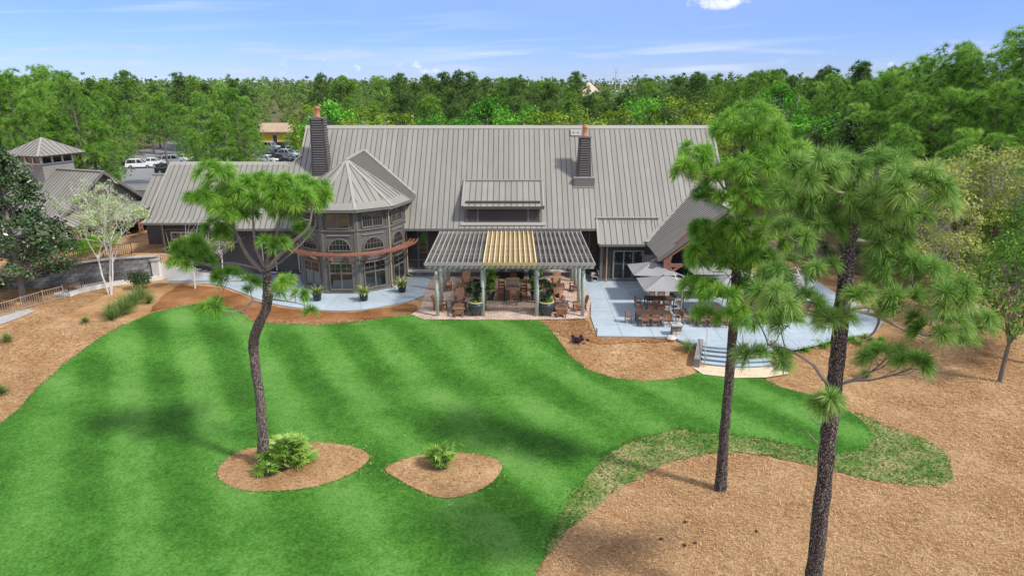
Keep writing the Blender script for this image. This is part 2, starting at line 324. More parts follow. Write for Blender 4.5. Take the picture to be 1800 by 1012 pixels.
bark_mat('pine_bark', (0.075, 0.055, 0.045), (0.24, 0.19, 0.16), (0.38, 0.325, 0.285), 22.0); bark_mat('pine_bark_dark', (0.05, 0.04, 0.035), (0.15, 0.125, 0.11), (0.27, 0.235, 0.21), 22.0)
foliage('straw_needle', (0.14, 0.06, 0.022), (0.50, 0.315, 0.145), (0.84, 0.67, 0.43), 0.15, 0.9, 0.1, 0.0)
mat('wood_floor', (0.075, 0.085, 0.025), 0.95, 0.3, 0.6, 0.5, 3, col2=(0.17, 0.13, 0.06))
foliage('edge_blade', (0.03, 0.13, 0.012), (0.06, 0.23, 0.03), (0.15, 0.33, 0.07), 0.3, 0.6, 0.2, 0.0)
mat('cone', (0.07, 0.042, 0.028), 0.9, 0.3, 20)
foliage('pine_stand', (0.055, 0.15, 0.018), (0.23, 0.47, 0.06), (0.48, 0.7, 0.15), 0.42, 0.5, 0.3, 0.15)

# ------------------------------------------------------------------ mesh helpers
def tag(o, label=None, cat=None, group=None, kind=None):
    if label: o['label'] = label
    if cat: o['category'] = cat
    if group: o['group'] = group
    if kind: o['kind'] = kind
    return o
def empty(name, loc=(0, 0, 0), rz=0.0, label=None, cat=None, group=None):
    o = bpy.data.objects.new(name, None); COL.objects.link(o); o.location = loc; o.rotation_euler = (0, 0, rz)
    o.empty_display_size = 0.2
    return tag(o, label, cat, group)
class MB:
    def __init__(s): s.v = []; s.f = []; s.T = None; s.k = 0; s.mi = []
    def _add(s, vs_, fs):
        k = len(s.v)
        if s.T is not None: vs_ = [s.T @ Vector(p) for p in vs_]
        s.v += [tuple(p) for p in vs_]; s.f += [tuple(i+k for i in f) for f in fs]; s.mi += [s.k]*len(fs)
    def hexa(s, p): s._add(p, [(3, 2, 1, 0), (4, 5, 6, 7), (0, 1, 5, 4), (1, 2, 6, 5), (2, 3, 7, 6), (3, 0, 4, 7)]); return s
    def box(s, c, d, rz=0.0, M=None):
        x, y, z = d[0]/2, d[1]/2, d[2]/2
        p = [Vector(q) for q in ((-x, -y, -z), (x, -y, -z), (x, y, -z), (-x, y, -z), (-x, -y, z), (x, -y, z), (x, y, z), (-x, y, z))]
        m = M if M is not None else Matrix.Rotation(rz, 3, 'Z')
        return s.hexa([m @ q + Vector(c) for q in p])
    def bar(s, a, b, w, h, up=(0, 0, 1)):
        a, b, up = Vector(a), Vector(b), Vector(up); d = (b-a).normalized()
        sx = d.cross(up)
        sx = sx.normalized() if sx.length > 1e-6 else Vector((1, 0, 0)); u = sx.cross(d).normalized()
        p = []
        for q in (a, b):
            p += [q - sx*w/2 - u*h/2, q + sx*w/2 - u*h/2, q + sx*w/2 + u*h/2, q - sx*w/2 + u*h/2]
        return s.hexa(p)
    def prism(s, poly, off):
        off = Vector(off); n = len(poly); a = [Vector(p) for p in poly]; b = [p+off for p in a]
        fs = [tuple(range(n-1, -1, -1)), tuple(range(n, 2*n))] + [(i, (i+1) % n, n+(i+1) % n, n+i) for i in range(n)]
        s._add(a+b, fs); return s
    def poly(s, pts): s._add(pts, [tuple(range(len(pts)))]); return s
    def tube(s, path, rad, n=8, cap=True):
        path = [Vector(p) for p in path]; k = len(path)
        if isinstance(rad, (int, float)): rad = [rad]*k
        vs_, fs = [], []; ref = None
        for i, p in enumerate(path):
            d = (path[min(i+1, k-1)]-path[max(i-1, 0)]).normalized()
            if ref is None: ref = Vector((1, 0, 0)) if abs(d.x) < 0.8 else Vector((0, 1, 0))
            a = (ref - d*ref.dot(d)).normalized(); b = d.cross(a); ref = a
            vs_ += [p + (a*math.cos(2*math.pi*j/n) + b*math.sin(2*math.pi*j/n))*rad[i] for j in range(n)]
        for i in range(k-1):
            for j in range(n): fs.append((i*n+j, i*n+(j+1) % n, (i+1)*n+(j+1) % n, (i+1)*n+j))
        if cap: fs += [tuple(range(n-1, -1, -1)), tuple((k-1)*n+j for j in range(n))]
        s._add(vs_, fs); return s
    def lathe(s, prof, c=(0, 0, 0), n=16):
        c = Vector(c); vs_, fs = [], []
        for r, z in prof: vs_ += [c + Vector((r*math.cos(2*math.pi*j/n), r*math.sin(2*math.pi*j/n), z)) for j in range(n)]
        for i in range(len(prof)-1):
            for j in range(n): fs.append((i*n+j, i*n+(j+1) % n, (i+1)*n+(j+1) % n, (i+1)*n+j))
        fs += [tuple(range(n-1, -1, -1)), tuple((len(prof)-1)*n+j for j in range(n))]
        s._add(vs_, fs); return s
    def build(s, name, m, parent=None, world=False, smooth=False):
        o_ = Vector(parent.location) if (world and parent is not None) else None
        if o_ is not None and parent.parent is not None: o_ = o_ + Vector(parent.parent.location)
        vs_ = [(p[0]-o_.x, p[1]-o_.y, p[2]-o_.z) for p in s.v] if o_ is not None else s.v
        me = bpy.data.meshes.new(name); me.from_pydata(vs_, [], s.f)
        for q in ((m,) if isinstance(m, str) else m): me.materials.append(MATS[q])
        if any(s.mi): me.polygons.foreach_set('material_index', s.mi)
        me.update()
        if smooth: me.polygons.foreach_set('use_smooth', [True]*len(me.polygons))
        return put(name, me, parent)
def put(name, me, parent=None, loc=None, rz=None):
    o = bpy.data.objects.new(name, me); COL.objects.link(o)
    if parent is not None: o.parent = parent
    if loc is not None: o.location = loc
    if rz is not None: o.rotation_euler = (0, 0, rz)
    return o
def copy_tree(o, parent=None):
    c = o.copy(); COL.objects.link(c); c.parent = parent
    for ch in list(o.children): copy_tree(ch, c)
    return c
def np_mesh(name, V, Fc, m, tint=None, mat2=None, mi=None):
    """triangles from numpy arrays"""
    me = bpy.data.meshes.new(name); V = np.asarray(V, np.float32); Fc = np.asarray(Fc, np.int32)
    n = len(Fc)
    me.vertices.add(len(V)); me.vertices.foreach_set('co', V.ravel())
    me.loops.add(n*3); me.loops.foreach_set('vertex_index', Fc.ravel())
    me.polygons.add(n); me.polygons.foreach_set('loop_start', np.arange(0, n*3, 3, dtype=np.int32))
    me.materials.append(MATS[m])
    if tint is not None:
        a = me.attributes.new('tint', 'FLOAT', 'POINT'); a.data.foreach_set('value', np.asarray(tint, np.float32))
    me.update(calc_edges=True); return me
def sheet(name, outline, m, off, cell=0.8, zf=gz, kind='structure', parent=None, jit=0.0):
    """terrain-following sheet inside an outline (world xy)"""
    pts = [Vector((p[0], p[1])) for p in outline]; n = len(pts)
    dense = []
    for i in range(n):
        a, b = pts[i], pts[(i+1) % n]; k = max(1, int((b-a).length/cell))
        dense += [a.lerp(b, j/k)+(Vector((rnd.uniform(-jit, jit), rnd.uniform(-jit, jit))) if jit else Vector((0, 0))) for j in range(k)]
    x0, x1 = min(p.x for p in dense), max(p.x for p in dense); y0, y1 = min(p.y for p in dense), max(p.y for p in dense)
    P = np.array([(p.x, p.y) for p in dense]); Q = np.roll(P, -1, 0)
    gx, gy = np.meshgrid(np.arange(x0, x1, cell), np.arange(y0, y1, cell)); g = np.stack([gx.ravel(), gy.ravel()], 1)
    ins = np.zeros(len(g), bool)
    for a, b in zip(P, Q):
        c = (a[1] > g[:, 1]) != (b[1] > g[:, 1])
        with np.errstate(divide='ignore', invalid='ignore'):
            xx = (b[0]-a[0])*(g[:, 1]-a[1])/(b[1]-a[1]+1e-12)+a[0]
        ins ^= c & (g[:, 0] < xx)
    # keep inner points off the rim
    gi = g[ins]
    if len(gi):
        d2 = np.min(((gi[:, None, :]-P[None])**2).sum(2), 1); gi = gi[d2 > (cell*0.4)**2]
    vin = dense + [Vector((float(q[0]), float(q[1]))) for q in gi]
    r = delaunay_2d_cdt(vin, [], [list(range(len(dense)))], 1, 1e-5)
    me = bpy.data.meshes.new(name)
    me.from_pydata([(p.x, p.y, zf(p.x, p.y)+off) for p in r[0]], [], [tuple(f) for f in r[2]])
    me.materials.append(MATS[m]); me.update()
    bmm = bmesh.new(); bmm.from_mesh(me); bmesh.ops.recalc_face_normals(bmm, faces=bmm.faces)
    for f in bmm.faces:
        if f.normal.z < 0: f.normal_flip()
    bmm.to_mesh(me); bmm.free()
    o = put(name, me, parent)
    if kind: o['kind'] = kind
    return o
def smooth_loop(pts, k=4):
    """closed Catmull-Rom through the points"""
    n = len(pts); out = []
    for i in range(n):
        p0, p1, p2, p3 = (Vector(pts[(i+j-1) % n][:2]) for j in range(4))
        for j in range(k):
            t = j/k
            out.append(0.5*((2*p1)+(p2-p0)*t+(2*p0-5*p1+4*p2-p3)*t*t+(3*p1-p0-3*p2+p3)*t**3))
    return out
def catmull(pts, k=4):
    n = len(pts); out = []
    P = [Vector(p) for p in pts]
    for i in range(n-1):
        p0, p1, p2, p3 = P[max(i-1, 0)], P[i], P[i+1], P[min(i+2, n-1)]
        for j in range(k):
            t = j/k
            out.append(0.5*((2*p1)+(p2-p0)*t+(2*p0-5*p1+4*p2-p3)*t*t+(3*p1-p0-3*p2+p3)*t**3))
    return out+[P[-1]]
def clip(poly, axis, val, keep_less):
    """cut a 2d polygon [(u,v)] by u<=val or u>=val"""
    out = []; n = len(poly)
    for i in range(n):
        a, b = poly[i], poly[(i+1) % n]
        ia = (a[axis] <= val) if keep_less else (a[axis] >= val)
        ib = (b[axis] <= val) if keep_less else (b[axis] >= val)
        if ia: out.append(a)
        if ia != ib:
            t = (val-a[axis])/(b[axis]-a[axis]); out.append((a[0]+(b[0]-a[0])*t, a[1]+(b[1]-a[1])*t))
    return out
def area2(p): return abs(sum(p[i][0]*p[(i+1) % len(p)][1]-p[(i+1) % len(p)][0]*p[i][1] for i in range(len(p))))/2

# ------------------------------------------------------------------ foliage helpers (numpy)
def unit(a): return a/np.maximum(np.linalg.norm(a, axis=1, keepdims=True), 1e-9)
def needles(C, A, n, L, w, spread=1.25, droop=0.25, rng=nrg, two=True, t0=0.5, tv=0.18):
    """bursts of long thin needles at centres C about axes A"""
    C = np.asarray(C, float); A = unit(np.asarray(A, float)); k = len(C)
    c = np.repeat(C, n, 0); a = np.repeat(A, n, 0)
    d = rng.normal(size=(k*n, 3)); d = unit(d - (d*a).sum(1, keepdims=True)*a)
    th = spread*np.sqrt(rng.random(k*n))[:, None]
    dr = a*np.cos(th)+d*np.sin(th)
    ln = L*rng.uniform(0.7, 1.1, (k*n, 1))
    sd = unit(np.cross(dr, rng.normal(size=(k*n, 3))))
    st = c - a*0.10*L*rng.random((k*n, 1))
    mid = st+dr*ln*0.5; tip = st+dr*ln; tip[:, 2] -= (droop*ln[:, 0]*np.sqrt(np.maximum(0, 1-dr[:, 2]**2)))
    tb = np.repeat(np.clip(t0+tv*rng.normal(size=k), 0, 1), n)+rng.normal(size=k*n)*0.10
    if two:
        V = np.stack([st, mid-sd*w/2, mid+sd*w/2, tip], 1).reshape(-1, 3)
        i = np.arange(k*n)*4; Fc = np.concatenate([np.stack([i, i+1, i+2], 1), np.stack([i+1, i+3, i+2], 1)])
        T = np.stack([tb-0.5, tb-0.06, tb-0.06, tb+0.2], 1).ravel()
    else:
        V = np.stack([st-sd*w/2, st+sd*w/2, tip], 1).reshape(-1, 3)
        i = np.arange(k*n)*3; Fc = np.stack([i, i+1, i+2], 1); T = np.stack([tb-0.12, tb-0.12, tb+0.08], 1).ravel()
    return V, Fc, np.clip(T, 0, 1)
def leaves(C, n, r, size, rng=nrg, flat=0.4, t0=0.5, tv=0.18, long=1.7, shell=0.5):
    """leaf-shaped faces spread through blobs at centres C of radius r"""
    C = np.asarray(C, float); k = len(C); r = np.broadcast_to(np.asarray(r, float), (k,))
    c = np.repeat(C, n, 0); rr = np.repeat(r, n)
    d = unit(rng.normal(size=(k*n, 3))); u = rng.random(k*n)
    p = c + d*(rr*(shell+(1-shell)*u)*np.where(rng.random(k*n) < 0.25, rng.random(k*n), 1))[:, None]
    p[:, 2] = c[:, 2] + (p[:, 2]-c[:, 2])*0.78
    nrm = unit(rng.normal(size=(k*n, 3))*(1-flat)+d*0.5+np.array([0, 0, flat*1.5]))
    a = unit(np.cross(nrm, rng.normal(size=(k*n, 3)))); b = np.cross(nrm, a)
    s = size*rng.uniform(0.6, 1.25, (k*n, 1))
    V = np.stack([p-a*s*long/2, p+b*s/2*0.8, p+a*s*long/2, p-b*s/2*0.8], 1).reshape(-1, 3)
    i = np.arange(k*n)*4; Fc = np.concatenate([np.stack([i, i+1, i+2], 1), np.stack([i, i+2, i+3], 1)])
    tb = np.repeat(np.clip(np.asarray(t0)+tv*rng.normal(size=k), 0, 1), n)+rng.normal(size=k*n)*0.14
    return V, Fc, np.clip(np.repeat(tb, 4), 0, 1)
def join_np(parts):
    V, Fc, T = [], [], []; k = 0
    for v, f, t in parts: V.append(v); Fc.append(f+k); T.append(t); k += len(v)
    return np.concatenate(V), np.concatenate(Fc), np.concatenate(T)
def wob(a, b, k, amp, rn):
    a, b = Vector(a), Vector(b); out = []
    for i in range(k+1):
        t = i/k; p = a.lerp(b, t)
        if 0 < i < k: p += Vector((rn.uniform(-amp, amp), rn.uniform(-amp, amp), rn.uniform(-amp, amp)))
        out.append(p)
    return out

# ------------------------------------------------------------------ ground
def axis(lo, hi, fine_lo, fine_hi, step):
    out = list(np.arange(fine_lo, fine_hi+1e-6, step)); d = step; x = fine_hi
    while x < hi: d *= 1.35; x += d; out.append(min(x, hi))
    d = step; x = fine_lo
    while x > lo: d *= 1.35; x -= d; out.insert(0, max(x, lo))
    return out
def build_ground():
    xs = axis(-3000, 3000, -56, 46, 0.75); ys = axis(-200, 4000, 8, 112, 0.75)
    V = [(x, y, gz(x, y)-0.03) for y in ys for x in xs]; w = len(xs)
    Fs = [(j*w+i, j*w+i+1, (j+1)*w+i+1, (j+1)*w+i) for j in range(len(ys)-1) for i in range(w-1)]
    me = bpy.data.meshes.new('ground'); me.from_pydata(V, [], Fs); me.materials.append(MATS['pine_straw']); me.update()
    me.polygons.foreach_set('use_smooth', [True]*len(me.polygons))
    tag(put('ground', me), kind='structure')
build_ground()
def gp(px, py):
    z = 0.0
    for _ in range(6):
        p = at(px, py, z); z = gz(p.x, p.y)
    return Vector((p.x, p.y))
LAWN = [(-60, 790), (0, 745), (30, 722), (65, 682), (110, 642), (160, 606), (215, 573), (270, 550), (320, 538), (365, 534), (405, 540), (428, 553), (444, 566), (490, 570),
        (560, 572), (640, 565), (700, 556), (722, 553), (745, 561), (800, 563), (945, 562), (960, 572), (983, 600), (1000, 624), (1030, 648), (1075, 664), (1130, 670),
        (1180, 667), (1215, 659), (1234, 652), (1300, 659), (1340, 663), (1370, 680), (1420, 693), (1455, 699), (1485, 717), (1515, 738),
        (1536, 768), (1521, 789), (1472, 797), (1400, 785), (1330, 771), (1260, 763), (1195, 753), (1125, 770), (1062, 801), (1022, 850), (986, 900), (946, 1000), (925, 1060), (880, 1150), (-60, 1150)]
ROUGH = [(1500, 722), (1560, 748), (1610, 765), (1652, 785), (1676, 815), (1672, 842), (1648, 856), (1600, 852), (1540, 846), (1480, 831), (1420, 816), (1370, 806), (1310, 796), (1250, 796),
         (1170, 815), (1110, 845), (1060, 880), (1010, 922), (970, 966), (940, 1016), (905, 1150), (860, 1150), (915, 1060), (940, 1000), (980, 895), (1015, 845), (1058, 795), (1125, 764), (1195, 748), (1260, 757), (1330, 765),
         (1400, 779), (1472, 791), (1515, 783), (1528, 768), (1508, 742)]
lawn_xy = [gp(*p) for p in LAWN]; rough_xy = [gp(*p) for p in ROUGH]
sheet('rough_grass', rough_xy, 'rough_turf', 0.012, 0.4, jit=0.17)
sheet('lawn', lawn_xy, 'lawn_turf', 0.03, 0.5, jit=0.05)
BEDS = []
def bed(name, px, m='pine_straw'):
    pts = smooth_loop([gp(*p) for p in px], 5); cx = sum(p.x for p in pts)/len(pts); cy = sum(p.y for p in pts)/len(pts)
    rim = np.array([(p.x, p.y) for p in pts]); BEDS.append(pts)
    def zf(x, y):
        d = math.sqrt(np.min(((rim-np.array([x, y]))**2).sum(1))); return gz(x, y)+0.12*sstep(0, 0.8, d)
    return sheet(name, pts, m, 0.05, 0.35, zf)
bed('pine_straw_bed', [(382, 832), (410, 800), (470, 783), (540, 778), (610, 784), (648, 800), (635, 822), (590, 845), (530, 860), (450, 864), (405, 855)])
bed('pine_straw_bed', [(678, 826), (712, 808), (760, 798), (815, 797), (868, 806), (882, 824), (862, 850), (822, 870), (778, 876), (735, 862), (700, 842)])

def blades(name, pts, n, hgt, w, m, rn, label=None):
    P = np.asarray(pts); k = len(P)
    A = np.tile([0, 0, 1.0], (k, 1))
    V, Fc, T = needles(P, A, n, hgt, w, 0.8, 0.35, rn, False, 0.45, 0.22)
    return put(name, np_mesh(name, V, Fc, m, T))
def inside(poly, x, y):
    c = False; n = len(poly)
    for i in range(n):
        a, b = poly[i], poly[(i+1) % n]
        if (a.y > y) != (b.y > y) and x < (b.x-a.x)*(y-a.y)/(b.y-a.y)+a.x: c = not c
    return c
def rough_tufts():
    rn = random.Random(5); pts = []
    x0, x1 = min(p.x for p in rough_xy), max(p.x for p in rough_xy); y0, y1 = min(p.y for p in rough_xy), max(p.y for p in rough_xy)
    inner = [gp(*p) for p in [(1536, 768), (1521, 789), (1472, 797), (1400, 785), (1330, 771), (1260, 763), (1195, 753), (1125, 770), (1062, 801), (1022, 850), (986, 900), (946, 1000)]]
    while len(pts) < 3600:
        x, y = rn.uniform(x0, x1), rn.uniform(y0, y1)
        if not inside(rough_xy, x, y): continue
        pts.append((x, y, gz(x, y)+0.01))
    for i in range(len(inner)-1):
        a, b = inner[i], inner[i+1]; L_ = (b-a).length
        for j in range(int(L_*22)):
            q = a.lerp(b, rn.random()); q = q+Vector((rn.gauss(0, 0.16), rn.gauss(0, 0.16))); 
            if rn.random() < 0.5+0.5*math.sin(q.x*2.1+q.y*1.3): pts.append((q.x, q.y, gz(q.x, q.y)+0.02))
    o = blades('rough_grass_tufts', pts, 8, 0.12, 0.016, 'rough_blade', np.random.default_rng(3))
    tag(o, 'ragged green grass tufts between the lawn and the pine straw', 'grass', kind='stuff')
rough_tufts()

PATH = [gp(*p) for p in ((-80, 600), (0, 575), (40, 560), (78, 545), (60, 541), (20, 550), (-80, 578))]
def straw_litter():
    """loose pine needles lying on the straw, thick near the viewer and thinner away from it"""
    rg = np.random.default_rng(14); N_ = 420000; Y = 13+ (rg.random(N_)**1.25)*46; X = (rg.random(N_)*2-1)*(0.80*Y+3)
    ok = np.ones(N_, bool); far = rg.random(N_) < 0.12; XJ = X+rg.normal(size=N_)*np.where(far, 0.5, 0.06); YJ = Y+rg.normal(size=N_)*np.where(far, 0.5, 0.06)
    def ins(poly):
        P = np.array([(p[0], p[1]) for p in poly]); Q = np.roll(P, -1, 0); r = np.zeros(N_, bool)
        for a, b in zip(P, Q):
            c = (a[1] > YJ) != (b[1] > YJ); r ^= c & (XJ < (b[0]-a[0])*(YJ-a[1])/(b[1]-a[1]+1e-12)+a[0])
        return r
    isl = np.zeros(N_, bool)
    for nm in BEDS: isl |= ins(nm)
    ok &= ~((ins(lawn_xy) | (ins(rough_xy) & (rg.random(N_) < 0.8))) & ~isl)
    ok &= ~ins(PATH)
    ok &= ~((Y > 37) & (X > -32) & (X < 27) & ((Y > 45.2) | ((X > 5.5) & (Y > 41.7)) | ((X > 10.5) & (X < 17))))
    X, Y, isl = X[ok], Y[ok], isl[ok]; n = len(X)
    lift = np.full(n, 0.0); rims = np.array([(p.x, p.y) for b_ in BEDS for p in b_]); k_ = np.where(isl)[0]
    dd = np.sqrt(np.min(((np.stack([X[k_], Y[k_]], 1)[:, None, :]-rims[None])**2).sum(2), 1)); t_ = np.clip(dd/0.8, 0, 1); lift[k_] = 0.04+0.12*t_*t_*(3-2*t_)
    Z = np.array([gz(x, y) for x, y in zip(X, Y)])+lift+0.012+rg.random(n)*0.03
    a = rg.random(n)*2*math.pi; l = rg.uniform(0.10, 0.28, n)/2*(0.6+Y/45); w = rg.uniform(0.003, 0.009, n)*(0.5+Y/26)
    d = np.stack([np.cos(a), np.sin(a), rg.normal(size=n)*0.12], 1); s = np.stack([-np.sin(a), np.cos(a), np.zeros(n)], 1); C = np.stack([X, Y, Z], 1)
    V = np.stack([C-d*l[:, None]-s*w[:, None], C-d*l[:, None]+s*w[:, None], C+d*l[:, None]], 1).reshape(-1, 3); i = np.arange(n)*3
    o = put('straw_litter', np_mesh('straw_litter', V, np.stack([i, i+1, i+2], 1), 'straw_needle', np.repeat(np.clip(rg.normal(0.5, 0.25, n), 0, 1), 3))); tag(o, 'loose tan and rust pine needles scattered over the beds', 'pine straw', kind='stuff')
straw_litter()

sheet('wood_floor', [Vector(p) for p in ((-700, 780), (-700, 420), (-95, 76), (-60, 82), (-30, 76), (22, 74), (30, 56), (60, 46), (95, 60), (700, 420), (700, 780))], 'wood_floor', 0.12, 9.0)
sheet('wood_floor', [Vector(p) for p in ((-2900, 3900), (-2900, 775), (2900, 775), (2900, 3900))], 'wood_floor', 0.1, 500.0)

def lawn_fringe():
    """uneven grass along the cut edge of the lawn and round the islands"""
    rn = random.Random(41); pts = []
    for loop in [lawn_xy[1:33]]+[b_+[b_[0]] for b_ in BEDS]:
        for a, b in zip(loop, loop[1:]):
            for j in range(int((b-a).length*16)):
                q = a.lerp(b, rn.random())+Vector((rn.gauss(0, .07), rn.gauss(0, .07))); pts.append((q.x, q.y, gz(q.x, q.y)+0.02))
    o = blades('lawn_edge_grass', pts, 6, 0.11, 0.018, 'edge_blade', np.random.default_rng(8)); tag(o, 'uneven green grass along the edges of the lawn', 'grass', kind='stuff')
lawn_fringe()
def pine_cones():
    for i, (px, py, lab) in enumerate(((1162, 948, 'pine cone lying on the straw, leftmost of the scattered few'), (1203, 959, 'pine cone beside another in the middle of the straw'), (1222, 955, 'pine cone right of the pair in the straw'), (1205, 918, 'pine cone farthest from the viewer on the straw'), (1330, 935, 'pine cone on the straw left of the nearest trunk'))):
        p = gp(px, py); m = MB(); o = empty('pine_cone', (p.x, p.y, gz(p.x, p.y)), rnd.uniform(0, 6), lab, 'pine cone', 'cones on the straw')
        m.T = Matrix.Rotation(R(80), 4, 'X'); m.lathe([(0.02, -0.1), (0.07, -0.07), (0.065, -0.02), (0.075, -0.01), (0.06, 0.04), (0.062, 0.05), (0.01, 0.13)], (0, 0.06, 0), 9); m.build('scales', 'cone', o); o.scale = (0.75, 0.75, 0.75)
pine_cones()

sheet('red_straw_bed', [gp(*p) for p in ((262, 548), (285, 520), (310, 503), (345, 501), (385, 505), (420, 516), (450, 528), (480, 537), (520, 544), (560, 548), (618, 549), (678, 541), (717, 533), (733, 537), (734, 545), (722, 551), (700, 554), (640, 563), (560, 570), (490, 568), (446, 564), (430, 551), (407, 538), (365, 532), (320, 536))], 'pine_straw_red', 0.006, 0.6, jit=0.1)
sheet('red_straw_bed', [gp(*p) for p in ((948, 566), (1032, 562), (1050, 592), (1120, 593), (1180, 594), (1170, 600), (1060, 604), (990, 590))], 'pine_straw_red', 0.006, 0.6, jit=0.15)

# ------------------------------------------------------------------ paved areas
TX, TY = -13.3, 55.5            # centre of the turret
def slab_patio(name, cells, m, top, thick=0.14, side='concrete_side'):
    """one base sheet with separate slabs cast on it"""
    base = MB()
    for c in cells: base.poly([(p[0], p[1], top-0.05) for p in c])
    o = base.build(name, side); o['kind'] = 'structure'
    for c in cells:
        cx = sum(p[0] for p in c)/len(c); cy = sum(p[1] for p in c)/len(c)
        q = []
        for p in c:
            d = Vector((p[0]-cx, p[1]-cy)); l = d.length; q.append((cx+d.x*(1-0.018/max(l, .05)), cy+d.y*(1-0.018/max(l, .05))))
        a = sum(q[i][0]*q[(i+1) % len(q)][1]-q[(i+1) % len(q)][0]*q[i][1] for i in range(len(q)))
        if a < 0: q = q[::-1]
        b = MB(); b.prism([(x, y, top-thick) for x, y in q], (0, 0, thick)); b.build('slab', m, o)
    return o
def grid_cells(poly, xs, ys):
    out = []
    for i in range(len(xs)-1):
        a = clip(clip(poly, 0, xs[i], False), 0, xs[i+1], True)
        if len(a) < 3: continue
        for j in range(len(ys)-1):
            b = clip(clip(a, 1, ys[j], False), 1, ys[j+1], True)
            if len(b) >= 3 and area2(b) > 0.02: out.append(b)
    return out
def g0(px, py): p = at(px, py, 0.05); return (p.x, p.y)
RP = [(5.95, 57.2), (5.95, 49.0), g0(1038, 556)] + [g0(*p) for p in [(1050, 590), (1120, 591), (1183, 591), (1196, 598), (1234, 607), (1262, 610), (1290, 612), (1320, 614), (1350, 616), (1400, 611), (1450, 600), (1500, 592), (1540, 582), (1552, 566), (1530, 545), (1480, 520)]] + [(25.5, 52.5), (25.5, 57.2)]
slab_patio('dining_patio', grid_cells(RP, [5, 7.25, 9.3, 11.4, 13.6, 15.8, 18.0, 20.2, 22.4, 24.6, 27, 30], [38, 41.2, 44.1, 47.0, 50.0, 53.0, 58]), 'concrete_blue', 0.05)
def left_patio():
    outl = [g0(*p) for p in [(296, 498), (345, 497), (385, 501), (420, 512), (450, 524), (480, 533), (520, 540), (560, 544), (618, 545), (678, 537), (717, 529), (740, 521), (762, 512)]] + [(-6.6, 57.0)]
    outl = catmull([Vector((a, b, 0)) for a, b in outl], 5)
    pol = [(math.atan2(p.x-TX, -(p.y-TY)), math.hypot(p.x-TX, p.y-TY)) for p in outl]
    pol.sort(); th0, th1 = pol[0][0], R(101)
    def rad(t):
        if t >= pol[-1][0]: return pol[-1][1]
        for a, b in zip(pol, pol[1:]):
            if a[0] <= t <= b[0]: return a[1]+(b[1]-a[1])*(t-a[0])/max(1e-6, b[0]-a[0])
        return pol[0][1]
    cuts = [th0]+[R(a) for a in (-80, -74, -62, -44, -24, -4, 16, 36, 56, 78)]+[th1]; cells = []
    for a, b in zip(cuts, cuts[1:]):
        if b-a < R(1): continue
        ts = [a+(b-a)*i/6 for i in range(7)]
        c = [(TX+rad(t)*math.sin(t), TY-rad(t)*math.cos(t)) for t in ts] + [(TX+3.6*math.sin(t), TY-3.6*math.cos(t)) for t in (b, (a+b)/2, a)]
        cells.append(c)
    cells.append([(-29.0, 55.0), (-17.2, 55.0), (-17.2, 57.2), (-29.0, 57.2)])
    slab_patio('turret_patio', cells, 'concrete_blue', 0.048)
left_patio()
sheet('paver_terrace', [g0(722, 553), g0(745, 561), g0(850, 562), g0(945, 562), g0(1031, 560), (5.95, 49.0), (5.95, 57.1), (-6.9, 57.1), (-6.9, 53.3), g0(738, 543)], 'pavers', 0.06, 1.5, lambda x, y: 0.0)

